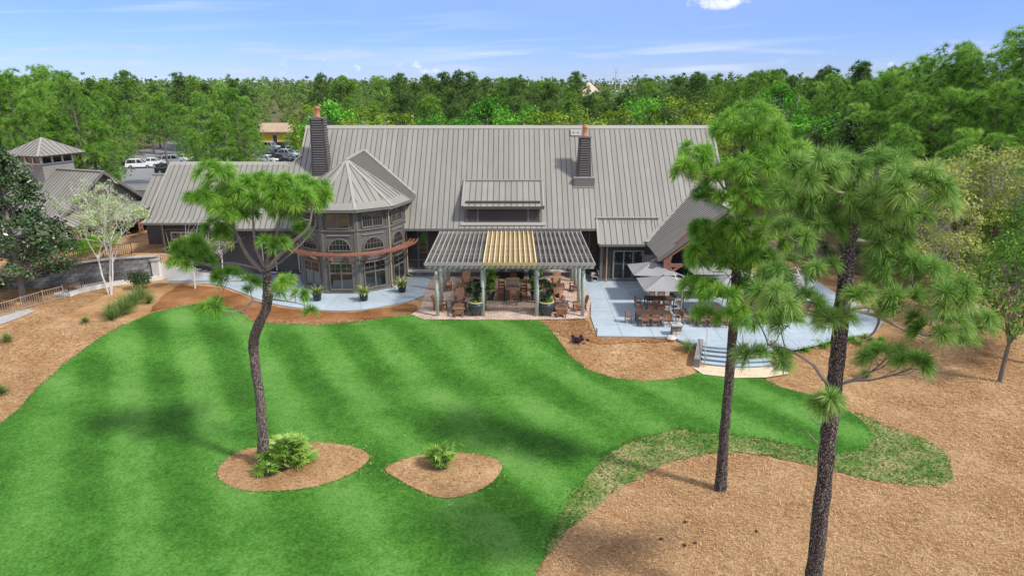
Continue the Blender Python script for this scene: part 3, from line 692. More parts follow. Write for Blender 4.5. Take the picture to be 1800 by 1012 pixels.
def steps():
    o = MB(); z0 = 0.05; L0, R0 = Vector((12.15, 40.4)), Vector((16.35, 40.1))
    n = 5; rise = 0.155; tread = 0.36
    root = empty('garden_steps', (14.2, 39.4, -0.72)); tag(root, kind='structure')
    for i in range(n):
        # curved nosing: each step an arc bulging toward the lawn
        arc = []
        for j in range(13):
            t = j/12; p = L0.lerp(R0, t); bul = 0.35*math.sin(math.pi*t)
            sx = (t-0.5)*(-0.25*0)
            arc.append((p.x+sx-(0.11*i), p.y-bul-tread*i))
        back = [(arc[-1][0], arc[-1][1]+tread+0.5), (arc[0][0], arc[0][1]+tread+0.5)]
        zt = z0-rise*(i)-0.004
        m = MB(); poly = arc+back
        a = sum(poly[q][0]*poly[(q+1) % len(poly)][1]-poly[(q+1) % len(poly)][0]*poly[q][1] for q in range(len(poly)))
        if a < 0: poly = poly[::-1]
        m.k = 0; m.prism([(x, y, zt-0.05) for x, y in poly], (0, 0, 0.05))
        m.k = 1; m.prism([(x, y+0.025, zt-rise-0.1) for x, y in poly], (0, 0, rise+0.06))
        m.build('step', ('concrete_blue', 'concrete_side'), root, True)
    lx = 11.35; ly = 37.3
    land = [(10.9, 38.9), (11.4, 37.5), (13.2, 37.0), (15.0, 37.05), (16.6, 37.6), (16.4, 38.8)]
    sheet('landing', [Vector(p) for p in land], 'concrete_tan', 0.05, 0.8, lambda x, y: -0.74, 'structure')
    for x0, y0, x1, y1 in ((12.0, 40.6, 11.25, 38.5), (16.5, 40.4, 16.55, 37.9)):
        m = MB(); d = Vector((x1-x0, y1-y0)); nn = Vector((-d.y, d.x)).normalized()*0.17
        p = []
        for (x, y, zl, zh) in ((x0, y0, -0.9, 0.35), (x1, y1, -0.9, -0.12)):
            p.append([(x-nn.x, y-nn.y, zl), (x+nn.x, y+nn.y, zl), (x+nn.x, y+nn.y, zh), (x-nn.x, y-nn.y, zh)])
        m.hexa([p[0][0], p[0][1], p[0][2], p[0][3], p[1][0], p[1][1], p[1][2], p[1][3]]); m.build('cheek_wall', 'stone', root, True)
    for k, (xa, ya, xb, yb, lab) in enumerate(((12.35, 40.5, 11.75, 38.6, 'grey metal handrail on the steps beside the grass clump'), (14.45, 40.05, 14.0, 38.15, 'grey metal handrail down the middle of the curved steps'),
                                 (16.15, 40.3, 16.1, 38.35, 'grey metal handrail on the steps beside the dark cheek wall'))):
        rt = empty('handrail', (xb, yb, -0.7), 0, lab, 'handrail', 'handrails of the garden steps')
        a, b = Vector((xa, ya, 0.05)), Vector((xb, yb, -0.7))
        MB().tube([a, a+Vector((0, 0, 0.92))], 0.03, 6).build('post', 'rail_grey', rt, True)
        MB().tube([b, b+Vector((0, 0, 0.92))], 0.03, 6).build('post', 'rail_grey', rt, True)
        MB().tube([a+Vector((0, 0.3, 0.9)), a+Vector((0, 0, 0.92)), b+Vector((0, 0, 0.92)), b+Vector((0, -0.25, 0.88)), b+Vector((0, -0.25, 0.6))], 0.028, 6).build('top_rail', 'rail_grey', rt, True)
        MB().tube([a+Vector((0, 0, 0.5)), b+Vector((0, 0, 0.5))], 0.022, 6).build('lower_rail', 'rail_grey', rt, True)
steps()

# ------------------------------------------------------------------ roofs, walls, windows
def roof_plane(part, pts, down, sp=0.46, phase=0.0, th=0.03, rib=0.04):
    P = [Vector(p) for p in pts]; down = Vector(down)
    n = Vector((0, 0, 0))
    for i in range(len(P)): n += (P[i]-P[0]).cross(P[(i+1) % len(P)]-P[0])
    n.normalize()
    if n.z < 0: n = -n
    down = (down - n*down.dot(n)).normalized(); U = down.cross(n).normalized(); o = P[0]
    q = [((p-o).dot(U), -(p-o).dot(down)) for p in P]
    W = lambda u, v, h=0.0: o + U*u - down*v + n*h
    u0, u1 = min(a for a, _ in q), max(a for a, _ in q)
    k = math.floor((u0-phase)/sp); a = phase+k*sp
    while a < u1-0.02:
        c = clip(clip(q, 0, a+0.006, False), 0, a+sp-0.006, True)
        if len(c) >= 3 and area2(c) > 0.012:
            s_ = sum(c[i][0]*c[(i+1) % len(c)][1]-c[(i+1) % len(c)][0]*c[i][1] for i in range(len(c)))
            m = MB(); pl = [W(u, v, 0.012) for u, v in c]
            if s_ * (U.cross(-down)).dot(n) < 0: pl = pl[::-1]
            m.prism(pl, n*th)
            lo = min(u for u, _ in c); vv = [v for u, v in c if u < lo+0.05]
            if max(vv)-min(vv) > 0.15:
                m.k = 1; uu = lo+0.012  # rib of the same metal, darkened to paint in the shadow along the seam
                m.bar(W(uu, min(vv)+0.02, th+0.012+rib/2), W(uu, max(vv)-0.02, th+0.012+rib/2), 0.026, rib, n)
            m.build('roof_panel', ('roof_metal', 'roof_deck_seam_shade'), part, True)
        a += sp
def deck(m, pts, th=0.14):
    P = [Vector(p) for p in pts]; n = Vector((0, 0, 0))
    for i in range(len(P)): n += (P[i]-P[0]).cross(P[(i+1) % len(P)]-P[0])
    n.normalize()
    if n.z < 0: n = -n; P = P[::-1]
    m.prism([p-n*th for p in P], n*th)
def lap_wall(m, a, b, z0, z1, h=0.22, proud=0.025):
    """lapped boards on a wall seen from the side where a->b runs left to right"""
    a, b = Vector((a[0], a[1], 0)), Vector((b[0], b[1], 0)); d = (b-a).normalized(); out = Vector((d.y, -d.x, 0))
    z = z0
    while z < z1-0.01:
        t = min(z+h, z1); zu = Vector((0, 0, t)); zl = Vector((0, 0, z))
        m.poly([a+zl+out*proud, b+zl+out*proud, b+zu+out*0.004, a+zu+out*0.004])
        m.poly([a+zl, b+zl, b+zl+out*proud, a+zl+out*proud]); z = t
def window(parent, c, nrm, w, h, cols=2, rows=2, name='window', frame='trim', arch=False, fw=0.09, sashes=2, glass_h=None, munt=True):
    """framed window on a wall: c = centre on the wall face, nrm = outward normal (xy)"""
    nn = Vector((nrm[0], nrm[1], 0)).normalized(); ux = Vector((-nn.y, nn.x, 0)); c = Vector(c); up = Vector((0, 0, 1))
    Wp = lambda x, z, d: c+ux*x+up*z+nn*d
    m = MB()
    def bx(x0, x1, z0, z1, d0, d1, mm): mm.hexa([Wp(x0, z0, d1), Wp(x1, z0, d1), Wp(x1, z0, d0), Wp(x0, z0, d0), Wp(x0, z1, d1), Wp(x1, z1, d1), Wp(x1, z1, d0), Wp(x0, z1, d0)])
    hw, hh = w/2, h/2
    if not arch:
        bx(-hw-fw, -hw, -hh-fw, hh+fw, -0.02, 0.09, m); bx(hw, hw+fw, -hh-fw, hh+fw, -0.02, 0.09, m)
        bx(-hw, hw, hh, hh+fw, -0.02, 0.09, m); bx(-hw-0.05, hw+0.05, -hh-fw-0.02, -hh, -0.02, 0.13, m)
        for i in range(1, sashes): x = -hw+w*i/sashes; bx(x-0.05, x+0.05, -hh, hh, -0.02, 0.08, m)
        o = m.build(name, frame, parent, True)
        for i in range(sashes):
            x0, x1 = -hw+w*i/sashes+(0.05 if i else 0), -hw+w*(i+1)/sashes-(0.05 if i < sashes-1 else 0)
            g = MB(); g.poly([Wp(x0, -hh, 0.04), Wp(x1, -hh, 0.04), Wp(x1, hh, 0.04), Wp(x0, hh, 0.04)]); g.build('pane', 'glass', o, True)
            if munt:
                mm = MB(); zb = -hh if glass_h is None else hh-glass_h
                for k in range(1, cols): x = x0+(x1-x0)*k/cols; bx(x-0.014, x+0.014, zb, hh, 0.045, 0.07, mm)
                for k in range(1, rows): z = zb+(hh-zb)*k/rows; bx(x0, x1, z-0.014, z+0.014, 0.045, 0.068, mm)
                if glass_h is not None: bx(x0, x1, zb-0.05, zb+0.05, 0.03, 0.08, mm)
                if mm.v: mm.build('muntin', frame, o, True)
        return o
    # flat-bottomed arch (segmental)
    K = 14; arc = [(-hw*math.cos(math.pi*i/K), -hh+h*math.sin(math.pi*i/K)) for i in range(K+1)]
    for i in range(K):
        (xa, za), (xb, zb) = arc[i], arc[i+1]; s = 1+fw/hw
        m.hexa([Wp(xa, za, 0.09), Wp(xb, zb, 0.09), Wp(xb*s, -hh+(zb+hh)*(1+fw/h), 0.09), Wp(xa*s, -hh+(za+hh)*(1+fw/h), 0.09),
                Wp(xa, za, -0.02), Wp(xb, zb, -0.02), Wp(xb*s, -hh+(zb+hh)*(1+fw/h), -0.02), Wp(xa*s, -hh+(za+hh)*(1+fw/h), -0.02)])
    bx(-hw-fw, hw+fw, -hh-fw, -hh, -0.02, 0.12, m)
    o = m.build(name, frame, parent, True)
    MB().poly([Wp(x, z, 0.04) for x, z in arc[::-1]]).build('pane', 'glass', o, True)
    mm = MB()
    for k in range(1, cols):
        x = -hw+w*k/cols; zt = -hh+h*math.sqrt(max(0, 1-(x/hw)**2)); bx(x-0.014, x+0.014, -hh, zt, 0.045, 0.07, mm)
    for k in range(1, rows):
        z = -hh+h*k/rows; xx = hw*math.sqrt(max(0, 1-((z+hh)/h)**2)); bx(-xx, xx, z-0.014, z+0.014, 0.045, 0.068, mm)
    mm.build('muntin', frame, o, True); return o

# ------------------------------------------------------------------ clubhouse
CH = empty('clubhouse', (0, 62, 0), 0, 'long dark clubhouse with grey standing seam metal roof, turret and chimneys', 'clubhouse')
EY, EZ, PT = 55.7, 4.3, 0.9
def rz(y): return EZ+PT*(y-EY)
def mp(x, y, d=0.0): return Vector((x, y, rz(y)+d))
RY = 64.3
def clubhouse():
    # ---- walls
    w = MB(); wy = 57.0
    w.box((-4.5, 61, 2.1), (27, 8, 4.2)); w.box((14, 62.5, 2.1), (10, 11, 4.2))
    w.box((-24.3, 61.3, 2.5), (11.4, 8.2, 4.9))
    w.build('wall_core', 'siding_dark', CH, True)
    w = MB(); lap_wall(w, (-9.2, wy), (7.4, wy), 0.5, 4.9, 0.26); w.build('wall_siding', 'siding_dark', CH, True)
    w = MB(); lap_wall(w, (-29.9, 57.2), (-16.5, 57.2), 0.05, 4.95, 0.24); lap_wall(w, (-29.9, 65.4), (-29.9, 57.2), 0.0, 4.95, 0.24); w.build('wing_siding', 'siding', CH, True)
    for x in (-9.0, -8.05, -7.2, -6.2, 6.6): MB().box((x, wy-0.05, 2.2), (0.12, 0.1, 4.0)).build('trim_board', 'trim', CH, True)
    for z in (1.35, 0.62): MB().box((-7.6, wy-0.045, z), (2.8, 0.09, 0.1)).build('trim_board', 'trim', CH, True)
    MB().box((-23.2, 57.13, 3.95), (13.3, 0.1, 0.16)).build('trim_board', 'trim', CH, True); MB().box((-29.85, 57.14, 2.4), (0.16, 0.1, 4.9)).build('corner_board', 'trim', CH, True)
    MB().box((-23.2, 57.10, 0.2), (13.4, 0.14, 0.3)).build('base_board', 'siding_dark', CH, True)
    window(CH, (-7.63, wy-0.03, 2.9), (0, -1), 0.55, 1.7, 1, 2, sashes=1)
    window(CH, atY(319, 414, 57.15), (0, -1), 1.55, 0.5, 1, 1, sashes=2, frame='trim_white', munt=False)
    window(CH, atY(388, 418, 57.15), (0, -1), 1.3, 0.5, 1, 1, sashes=2, frame='trim_white', munt=False)
    window(CH, (-20.9, 57.15, 1.5), (0, -1), 1.0, 2.5, 1, 1, 'glazed_door', 'trim_white', sashes=1, munt=False)
    window(CH, (-17.9, 57.15, 1.5), (0, -1), 0.9, 2.4, 1, 1, 'glazed_door', 'trim_white', sashes=1, munt=False)
    for x, ww in ((-4.4, 2.4), (0.1, 3.2), (3.6, 2.4)): window(CH, (x, wy-0.05, 1.75), (0, -1), ww, 2.3, 1, 1, 'glazed_door', 'siding_dark', sashes=3, munt=False)
    # stone ledge under the wall, stone by stone
    pl = MB(); pl.box((-1.6, 56.62, 0.2), (15.0, 0.6, 0.36)); pl = pl.build('stone_ledge', 'stone', CH, True)
    cap = MB(); cap.box((-1.6, 56.55, 0.47), (15.2, 0.85, 0.07)); cap.build('coping', 'kerb_concrete', pl, True)
    r_ = random.Random(3)
    for row in range(2):
        x = -9.1
        while x < 5.7:
            l = r_.uniform(0.35, 0.75); l = min(l, 5.9-x)
            MB().box((x+l/2, 56.3+r_.uniform(-0.02, 0.015), 0.12+row*0.2), (l-0.025, 0.09, 0.18)).build('stone', 'stone', pl, True); x += l
    # ---- main roof
    front = [mp(-25.0, EY), mp(18.3, EY), mp(18.3, RY), mp(-18.8, RY), mp(-18.75, 61.5)]
    back = [Vector((-18.8, RY, rz(RY))), Vector((18.3, RY, rz(RY))), Vector((18.3, 73, 4.3)), Vector((-18.8, 73, 4.3))]
    d = MB(); deck(d, front); deck(d, back, 0.12); part = d.build('main_roof', 'roof_deck_seam_shade', CH, True)
    roof_plane(part, front, (0, -1, -PT), phase=0.1)
    m = MB(); m.poly(back[::-1] if (back[1]-back[0]).cross(back[2]-back[1]).z < 0 else back); m.v = [(a, b, c+0.03) for a, b, c in m.v]; m.build('rear_slope', 'roof_metal', part, True)
    m = MB(); rt = rz(RY); m.prism([(-18.95, RY-0.3, rt-0.16), (-18.95, RY, rt+0.13), (-18.95, RY+0.3, rt-0.16)], (37.4, 0, 0)); m.build('ridge_cap', 'roof_trim', part, True)
    m = MB(); a = mp(-18.8, RY, 0.08); b = mp(-18.78, 61.5, 0.08); c = mp(-25.05, EY, 0.08)
    m.bar(a, b, 0.16, 0.14); m.bar(b, c, 0.16, 0.16); m.bar(mp(18.32, RY, 0.06), mp(18.32, EY, 0.06), 0.16, 0.14); m.build('rake_trim', 'roof_trim', part, True)
    m = MB(); m.bar((-25, EY-0.08, EZ-0.07), (18.3, EY-0.08, EZ-0.07), 0.14, 0.15); m.build('gutter', 'trim', part, True)
    m = MB(); m.prism([(-18.6, 57.3, 4.2), (-18.6, 71.5, 4.2), (-18.6, RY, rt-0.25)], (0.15, 0, 0)); m.prism([(18.0, 57.3, 4.2), (18.0, 71.5, 4.2), (18.0, RY, rt-0.25)], (0.15, 0, 0)); m.build('gable_wall', 'siding_dark', CH, True)
    # roof vent box by the ridge
    y = 63.6; m = MB(); x0 = (1012-900)/1200*62.3
    M_ = Matrix.Rotation(math.atan(PT), 3, 'X'); m.box(mp(x0, y, 0.12), (0.95, 0.75, 0.14), M=M_)
    for k in (-0.18, 0.22): m.lathe([(0.06, 0), (0.06, 0.14), (0.09, 0.15), (0.0, 0.2)], mp(x0+k, y-0.1, 0.16), 8)
    m.build('roof_vent', 'roof_trim', part, True)
    # ---- wing roof
    wf = [(-30.4, 56.5, 4.97), (-19.2, 56.5, 4.97), (-19.2, 61.5, 9.04), (-30.4, 61.5, 9.04)]
    kick = [(-30.9, 55.95, 4.72), (-23.6, 55.95, 4.72), (-23.6, 56.5, 4.97), (-30.75, 56.5, 4.97)]
    wb = [(-30.4, 61.5, 9.04), (-19.2, 61.5, 9.04), (-19.2, 66.5, 4.97), (-30.4, 66.5, 4.97)]
    d = MB(); deck(d, wf); deck(d, wb, 0.12); deck(d, kick, 0.1); part = d.build('wing_roof', 'roof_deck_seam_shade', CH, True)
    roof_plane(part, wf, (0, -1, -0.814)); roof_plane(part, kick, (0, -1, -0.45))
    m = MB(); m.poly([Vector(p)+Vector((0, 0, 0.03)) for p in wb]); m.build('rear_slope', 'roof_metal', part, True)
    m = MB(); m.prism([(-30.5, 61.25, 8.9), (-30.5, 61.5, 9.18), (-30.5, 61.75, 8.9)], (11.9, 0, 0)); m.build('ridge_cap', 'roof_trim', part, True)
    m = MB(); m.bar((-30.42, 61.5, 9.08), (-30.6, 56.5, 5.02), 0.14, 0.14); m.bar((-30.42, 61.5, 9.08), (-30.4, 66.5, 5.02), 0.14, 0.14); m.build('rake_trim', 'roof_trim', part, True)
    m = MB(); m.bar((-30.9, 55.9, 4.66), (-23, 55.9, 4.66), 0.13, 0.13); m.build('gutter', 'trim', part, True)
    m = MB(); m.prism([(-29.9, 57.2, 4.9), (-29.9, 65.6, 4.9), (-29.9, 61.5, 8.8)], (0.12, 0, 0)); m.build('gable_wall', 'siding', CH, True)
    # rear annex behind the wing with a lower ridge
    ax = [(-33.2, 60.2, 5.3), (-30.45, 60.2, 5.3), (-30.45, 63.4, 7.75), (-33.2, 63.4, 7.75)]
    bx_ = [(-33.2, 63.4, 7.75), (-30.45, 63.4, 7.75), (-30.45, 66.6, 5.3), (-33.2, 66.6, 5.3)]
    d = MB(); deck(d, ax, 0.12); deck(d, bx_, 0.12); part = d.build('annex_roof', 'roof_deck_seam_shade', CH, True); roof_plane(part, ax, (0, -1, -0.77)); roof_plane(part, bx_, (0, 1, -0.77))
    m = MB(); m.bar((-33.3, 63.4, 7.83), (-30.4, 63.4, 7.83), 0.3, 0.12); m.build('ridge_cap', 'roof_trim', part, True)
    MB().box((-31.6, 63.4, 3.0), (2.6, 6.0, 4.4)).build('annex_wall', 'siding', CH, True)
    # ---- dormer
    dx0, dx1, dy, dz0, dz1 = -4.0, 2.5, 56.2, 4.75, 6.05
    m = MB(); m.box(((dx0+dx1)/2, dy+1.6, (dz0+dz1)/2+0.2), (dx1-dx0-0.3, 3.2, dz1-dz0+0.5)); dp = m.build('dormer_wall', 'siding_dark', CH, True)
    m = MB()
    for x in (dx0+0.2, dx0+1.15, dx1-1.15, dx1-0.2): m.box((x, dy-0.04, (dz0+dz1)/2), (0.14, 0.1, dz1-dz0))
    m.box(((dx0+dx1)/2, dy-0.05, dz0+0.02), (dx1-dx0-0.2, 0.12, 0.12)); m.build('dormer_trim', 'trim', dp, True)
    for xa, xb in ((dx0+0.27, dx0+1.08), (dx1-1.08, dx1-0.27)):
        for k in range(9): MB().box(((xa+xb)/2, dy-0.03, dz0+0.16+k*0.13), (xb-xa, 0.05, 0.1), M=Matrix.Rotation(R(-25), 3, 'X')).build('louvre', 'siding', dp, True)
    m = MB(); xa, xb = dx0+1.22, dx1-1.22
    for k in range(-7, 40):
        for s in (1, -1):
            a0 = xa+k*0.105
            p, q = (a0, dz0+0.1), (a0+1.15, dz0+1.25)
            if s < 0: p, q = (q[0], p[1]), (p[0], q[1])
            # trim the lattice strip to its frame
            def cut(p, q):
                t0, t1 = 0.0, 1.0
                dx = q[0]-p[0]
                for lim, sg in ((xa, 1), (xb, -1)):
                    f = lambda t: sg*(p[0]+dx*t-lim)
                    a_, b_ = f(0), f(1)
                    if a_ < 0 and b_ < 0: return None
                    if a_ < 0: t0 = max(t0, a_/(a_-b_))
                    if b_ < 0: t1 = min(t1, a_/(a_-b_))
                return (t0, t1) if t1-t0 > 0.03 else None
            c_ = cut(p, q)
            if c_:
                L_ = lambda t: (p[0]+(q[0]-p[0])*t, dy-0.03-(0.012 if s > 0 else 0), p[1]+(q[1]-p[1])*t)
                m.bar(L_(c_[0]), L_(c_[1]), 0.012, 0.035, (0, -1, 0))
    lt = m.build('lattice', 'trim', dp, True); lt['kind'] = 'stuff'
    rf = [(dx0-0.05, 55.85, 6.12), (dx1+0.05, 55.85, 6.12), (dx1+0.05, 59.5, 7.76), (dx0-0.05, 59.5, 7.76)]
    d = MB(); deck(d, rf, 0.16); part = d.build('dormer_roof', 'roof_deck_seam_shade', CH, True); roof_plane(part, rf, (0, -1, -0.45), 0.5)
    m = MB(); m.bar((dx0-0.2, 59.45, 7.83), (dx1+0.2, 59.45, 7.83), 0.3, 0.1); m.bar((dx0-0.12, 55.85, 6.16), (dx0-0.12, 59.5, 7.8), 0.14, 0.16); m.bar((dx1+0.12, 55.85, 6.16), (dx1+0.12, 59.5, 7.8), 0.14, 0.16)
    m.build('roof_edge', 'roof_trim', part, True)
    m = MB(); m.bar((dx0-0.15, 55.8, 6.02), (dx1+0.15, 55.8, 6.02), 0.12, 0.17); m.build('fascia', 'siding_dark', part, True)
    m = MB(); m.bar((dx0-0.3, 55.98, 4.66), (dx1+0.3, 55.98, 4.66), 0.35, 0.06, (0, -0.6, 1)); m.build('apron_flashing', 'roof_trim', part, True)
    # ---- chimneys
    def chimney(x, y, w0, w1, dpt, zb, zt, neck, pot_h, box):
        root = MB(); root.hexa([(x-w0/2, y-dpt/2, zb), (x+w0/2, y-dpt/2, zb), (x+w0/2, y+dpt/2, zb), (x-w0/2, y+dpt/2, zb),
                                (x-w1/2, y-dpt*w1/w0/2, neck), (x+w1/2, y-dpt*w1/w0/2, neck), (x+w1/2, y+dpt*w1/w0/2, neck), (x-w1/2, y+dpt*w1/w0/2, neck)])
        root.box((x, y, (neck+zt)/2), (w1*0.98, dpt*w1/w0*0.98, zt-neck))
        ch = root.build('chimney', 'siding_dark', CH, True)
        z = zb+0.1
        while z < zt-0.12:
            t = min(1, (z-zb)/(neck-zb)); ww = w0+(w1-w0)*t; dd = dpt*ww/w0
            MB().box((x, y-dd/2-0.02, z+0.07), (ww*0.74, 0.06, 0.085)).build('siding_board', 'brick_chimney', ch, True)
            MB().box((x+ww/2+0.02, y, z+0.07), (0.06, dd*0.82, 0.085)).build('siding_board', 'brick_chimney', ch, True)
            MB().box((x-ww/2-0.02, y, z+0.07), (0.06, dd*0.82, 0.085)).build('siding_board', 'brick_chimney', ch, True)
            z += 0.205
        m = MB(); m.box((x, y, zt+0.05), (w1+0.14, dpt*w1/w0+0.14, 0.1)); m.box((x, y, neck), (w1+0.1, dpt*w1/w0+0.1, 0.07)); m.build('chimney_cap', 'trim', ch, True)
        m = MB(); r = 0.23; m.lathe([(r*1.15, 0), (r, 0.08), (r*0.86, pot_h*0.75), (r*1.1, pot_h*0.8), (r*1.1, pot_h*0.87), (r*0.8, pot_h*0.88), (r*0.8, pot_h*0.94), (r*1.05, pot_h*0.95), (r*0.5, pot_h)], (x, y, zt+0.1), 14); m.build('chimney_pot', 'copper', ch, True, True)
        if box:
            m = MB(); m.box((x, y-dpt/2-0.12, zb+0.32), (w0+0.5, 0.5, 0.75)); m.build('chimney_curb', 'trim', ch, True)
            m = MB(); m.box((x, y-dpt/2-0.2, zb-0.06), (w0+0.56, 0.62, 0.08)); m.box((x, y-dpt/2-0.12, zb+0.72), (w0+0.6, 0.55, 0.06)); m.build('flashing', 'roof_trim', ch, True)
    chimney(6.25, 60.0, 1.25, 0.95, 1.3, 7.35, 11.4, 10.6, 0.95, True)
    chimney(-16.75, 60.6, 1.45, 1.15, 1.5, 7.6, 12.95, 12.1, 0.95, False)
    # ---- entrance bump with its own lean-to roof
    m = MB(); m.box((9.6, 56.4, 1.75), (4.6, 2.8, 3.3)); bp = m.build('bump_wall', 'siding_dark', CH, True)
    m = MB(); lap_wall(m, (7.3, 57.8), (7.3, 55.0), 0.2, 3.8, 0.26); m.build('side_siding', 'siding_dark', bp, True)
    m = MB(); m.box((7.42, 54.97, 1.7), (0.24, 0.12, 3.3)); m.box((11.75, 54.96, 1.7), (0.3, 0.12, 3.3)); m.box((9.6, 54.96, 3.15), (4.4, 0.12, 0.3)); m.box((9.6, 54.9, 0.13), (4.7, 0.2, 0.2)); m.build('bump_trim', 'trim', bp, True)
    MB().box((11.3, 54.9, 1.55), (0.72, 0.14, 1.5)).build('shutter_panel', 'siding_pale', bp, True)
    window(CH, (9.65, 54.98, 1.42), (0, -1), 2.3, 2.25, 1, 1, 'glazed_door', 'siding_pale', sashes=3, munt=False, fw=0.12)
    m = MB()
    for x in (9.22, 10.05): m.box((x, 54.86, 1.2), (0.03, 0.04, 0.22))
    m.build('door_handle', 'aluminium', bp, True)
    rf = [(7.15, 54.35, 3.27), (11.9, 54.35, 3.27), (11.9, 56.5, 5.03), (7.15, 56.5, 5.03)]
    d = MB(); deck(d, rf, 0.14); part = d.build('bump_roof', 'roof_deck_seam_shade', CH, True); roof_plane(part, rf, (0, -1, -0.82), 0.5)
    m = MB(); m.bar((7.0, 56.45, 5.1), (12.3, 56.45, 5.1), 0.32, 0.1); m.bar((7.08, 54.35, 3.32), (7.08, 56.5, 5.08), 0.15, 0.15); m.build('roof_edge', 'roof_trim', part, True)
    m = MB(); m.bar((7.1, 54.3, 3.2), (11.2, 54.3, 3.2), 0.12, 0.14); m.build('gutter', 'trim', part, True)
    m = MB(); m.prism([(7.28, 54.6, 3.2), (7.28, 57.2, 3.2), (7.28, 57.2, 5.0), (7.28, 56.5, 4.9)], (0.1, 0, 0)); m.build('cheek', 'siding_dark', bp, True)
    MB().tube([(7.85, 54.3, 3.2), (7.85, 54.8, 2.85), (7.85, 54.8, 0.2), (7.85, 54.6, 0.1)], 0.05, 8).build('downspout', 'downspout', CH, True)
    # ---- timber gable porch
    gx, gy, ge, gr, hw = 15.8, 49.5, 3.35, 7.1, 4.85
    def gs(s): return [(gx+s*hw, gy, ge), (gx, gy, gr), (gx, 58.85, gr), (gx+s*(hw-1.23), 55.7, 4.3), (gx+s*hw, 55.0, ge)]
    d = MB(); deck(d, gs(-1), 0.16); deck(d, gs(1), 0.16); part = d.build('porch_roof', 'roof_deck_seam_shade', CH, True)
    roof_plane(part, gs(-1), (-hw, 0, -(gr-ge))); roof_plane(part, gs(1), (hw, 0, -(gr-ge)))
    m = MB(); m.bar((gx, gy-0.1, gr+0.1), (gx, 58.9, gr+0.1), 0.34, 0.1); m.bar((gx-hw+1.2, 55.65, 4.42), (gx, 58.85, gr+0.06), 0.4, 0.06); m.bar((gx-hw, 54.3, 3.5), (gx-hw+1.2, 55.65, 4.42), 0.4, 0.06); m.build('ridge_cap', 'roof_trim', part, True)
    m = MB()
    for s in (-1, 1): m.bar((gx+s*(hw+0.05), gy-0.06, ge-0.12), (gx, gy-0.06, gr-0.05), 0.1, 0.3)
    m.build('bargeboard', 'trim', part, True)
    tr = MB(); fy = gy+0.25
    for s in (-1, 1):
        tr.bar((gx+s*(hw-0.5), fy, ge-0.1), (gx, fy, gr-0.6), 0.22, 0.24)
        P = [(gx+s*(hw-0.75)*math.cos(a), fy-0.03, ge-0.9+(gr-ge-0.15)*math.sin(a)) for a in [R(8+82*i/8) for i in range(9)]]
        for a, b in zip(P, P[1:]): tr.bar(a, b, 0.2, 0.26)
        tr.bar((gx+s*2.3, fy+0.03, ge+0.3), (gx+s*2.3, fy+0.03, ge+1.75), 0.18, 0.2)
        tr.bar((gx+s*(hw-0.45), fy+0.05, 2.75), (gx+s*(hw-1.9), fy+0.05, 2.75), 0.2, 0.24)
        tr.bar((gx+s*(hw-0.6), fy+0.02, 1.9), (gx+s*(hw-1.7), fy+0.02, 2.7), 0.16, 0.18)
        tr.bar((gx+s*(hw-0.55), fy-0.02, 2.7), (gx+s*(hw-1.3), fy-0.02, 2.1), 0.14, 0.16)
    tr.bar((gx, fy-0.01, ge+0.4), (gx, fy-0.01, gr-0.5), 0.22, 0.24); tr.build('truss', 'redwood', CH, True)
    for s in (-1, 1):
        for y in (fy, 53.2):
            MB().bar((gx+s*(hw-0.6), y, 1.0), (gx+s*(hw-0.6), y, ge-0.1), 0.3, 0.3).build('porch_post', 'redwood', CH, True)
            m = MB(); m.box((gx+s*(hw-0.6), y, 0.5), (0.75, 0.75, 1.0)); m.k = 1; m.box((gx+s*(hw-0.6), y, 1.03), (0.9, 0.9, 0.1)); m.build('stone_pier', ('stone_pale', 'trim_white'), CH, True)
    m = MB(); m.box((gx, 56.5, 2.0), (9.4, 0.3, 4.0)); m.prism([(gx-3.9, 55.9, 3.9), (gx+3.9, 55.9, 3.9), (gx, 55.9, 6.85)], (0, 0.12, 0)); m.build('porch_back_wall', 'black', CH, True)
clubhouse()
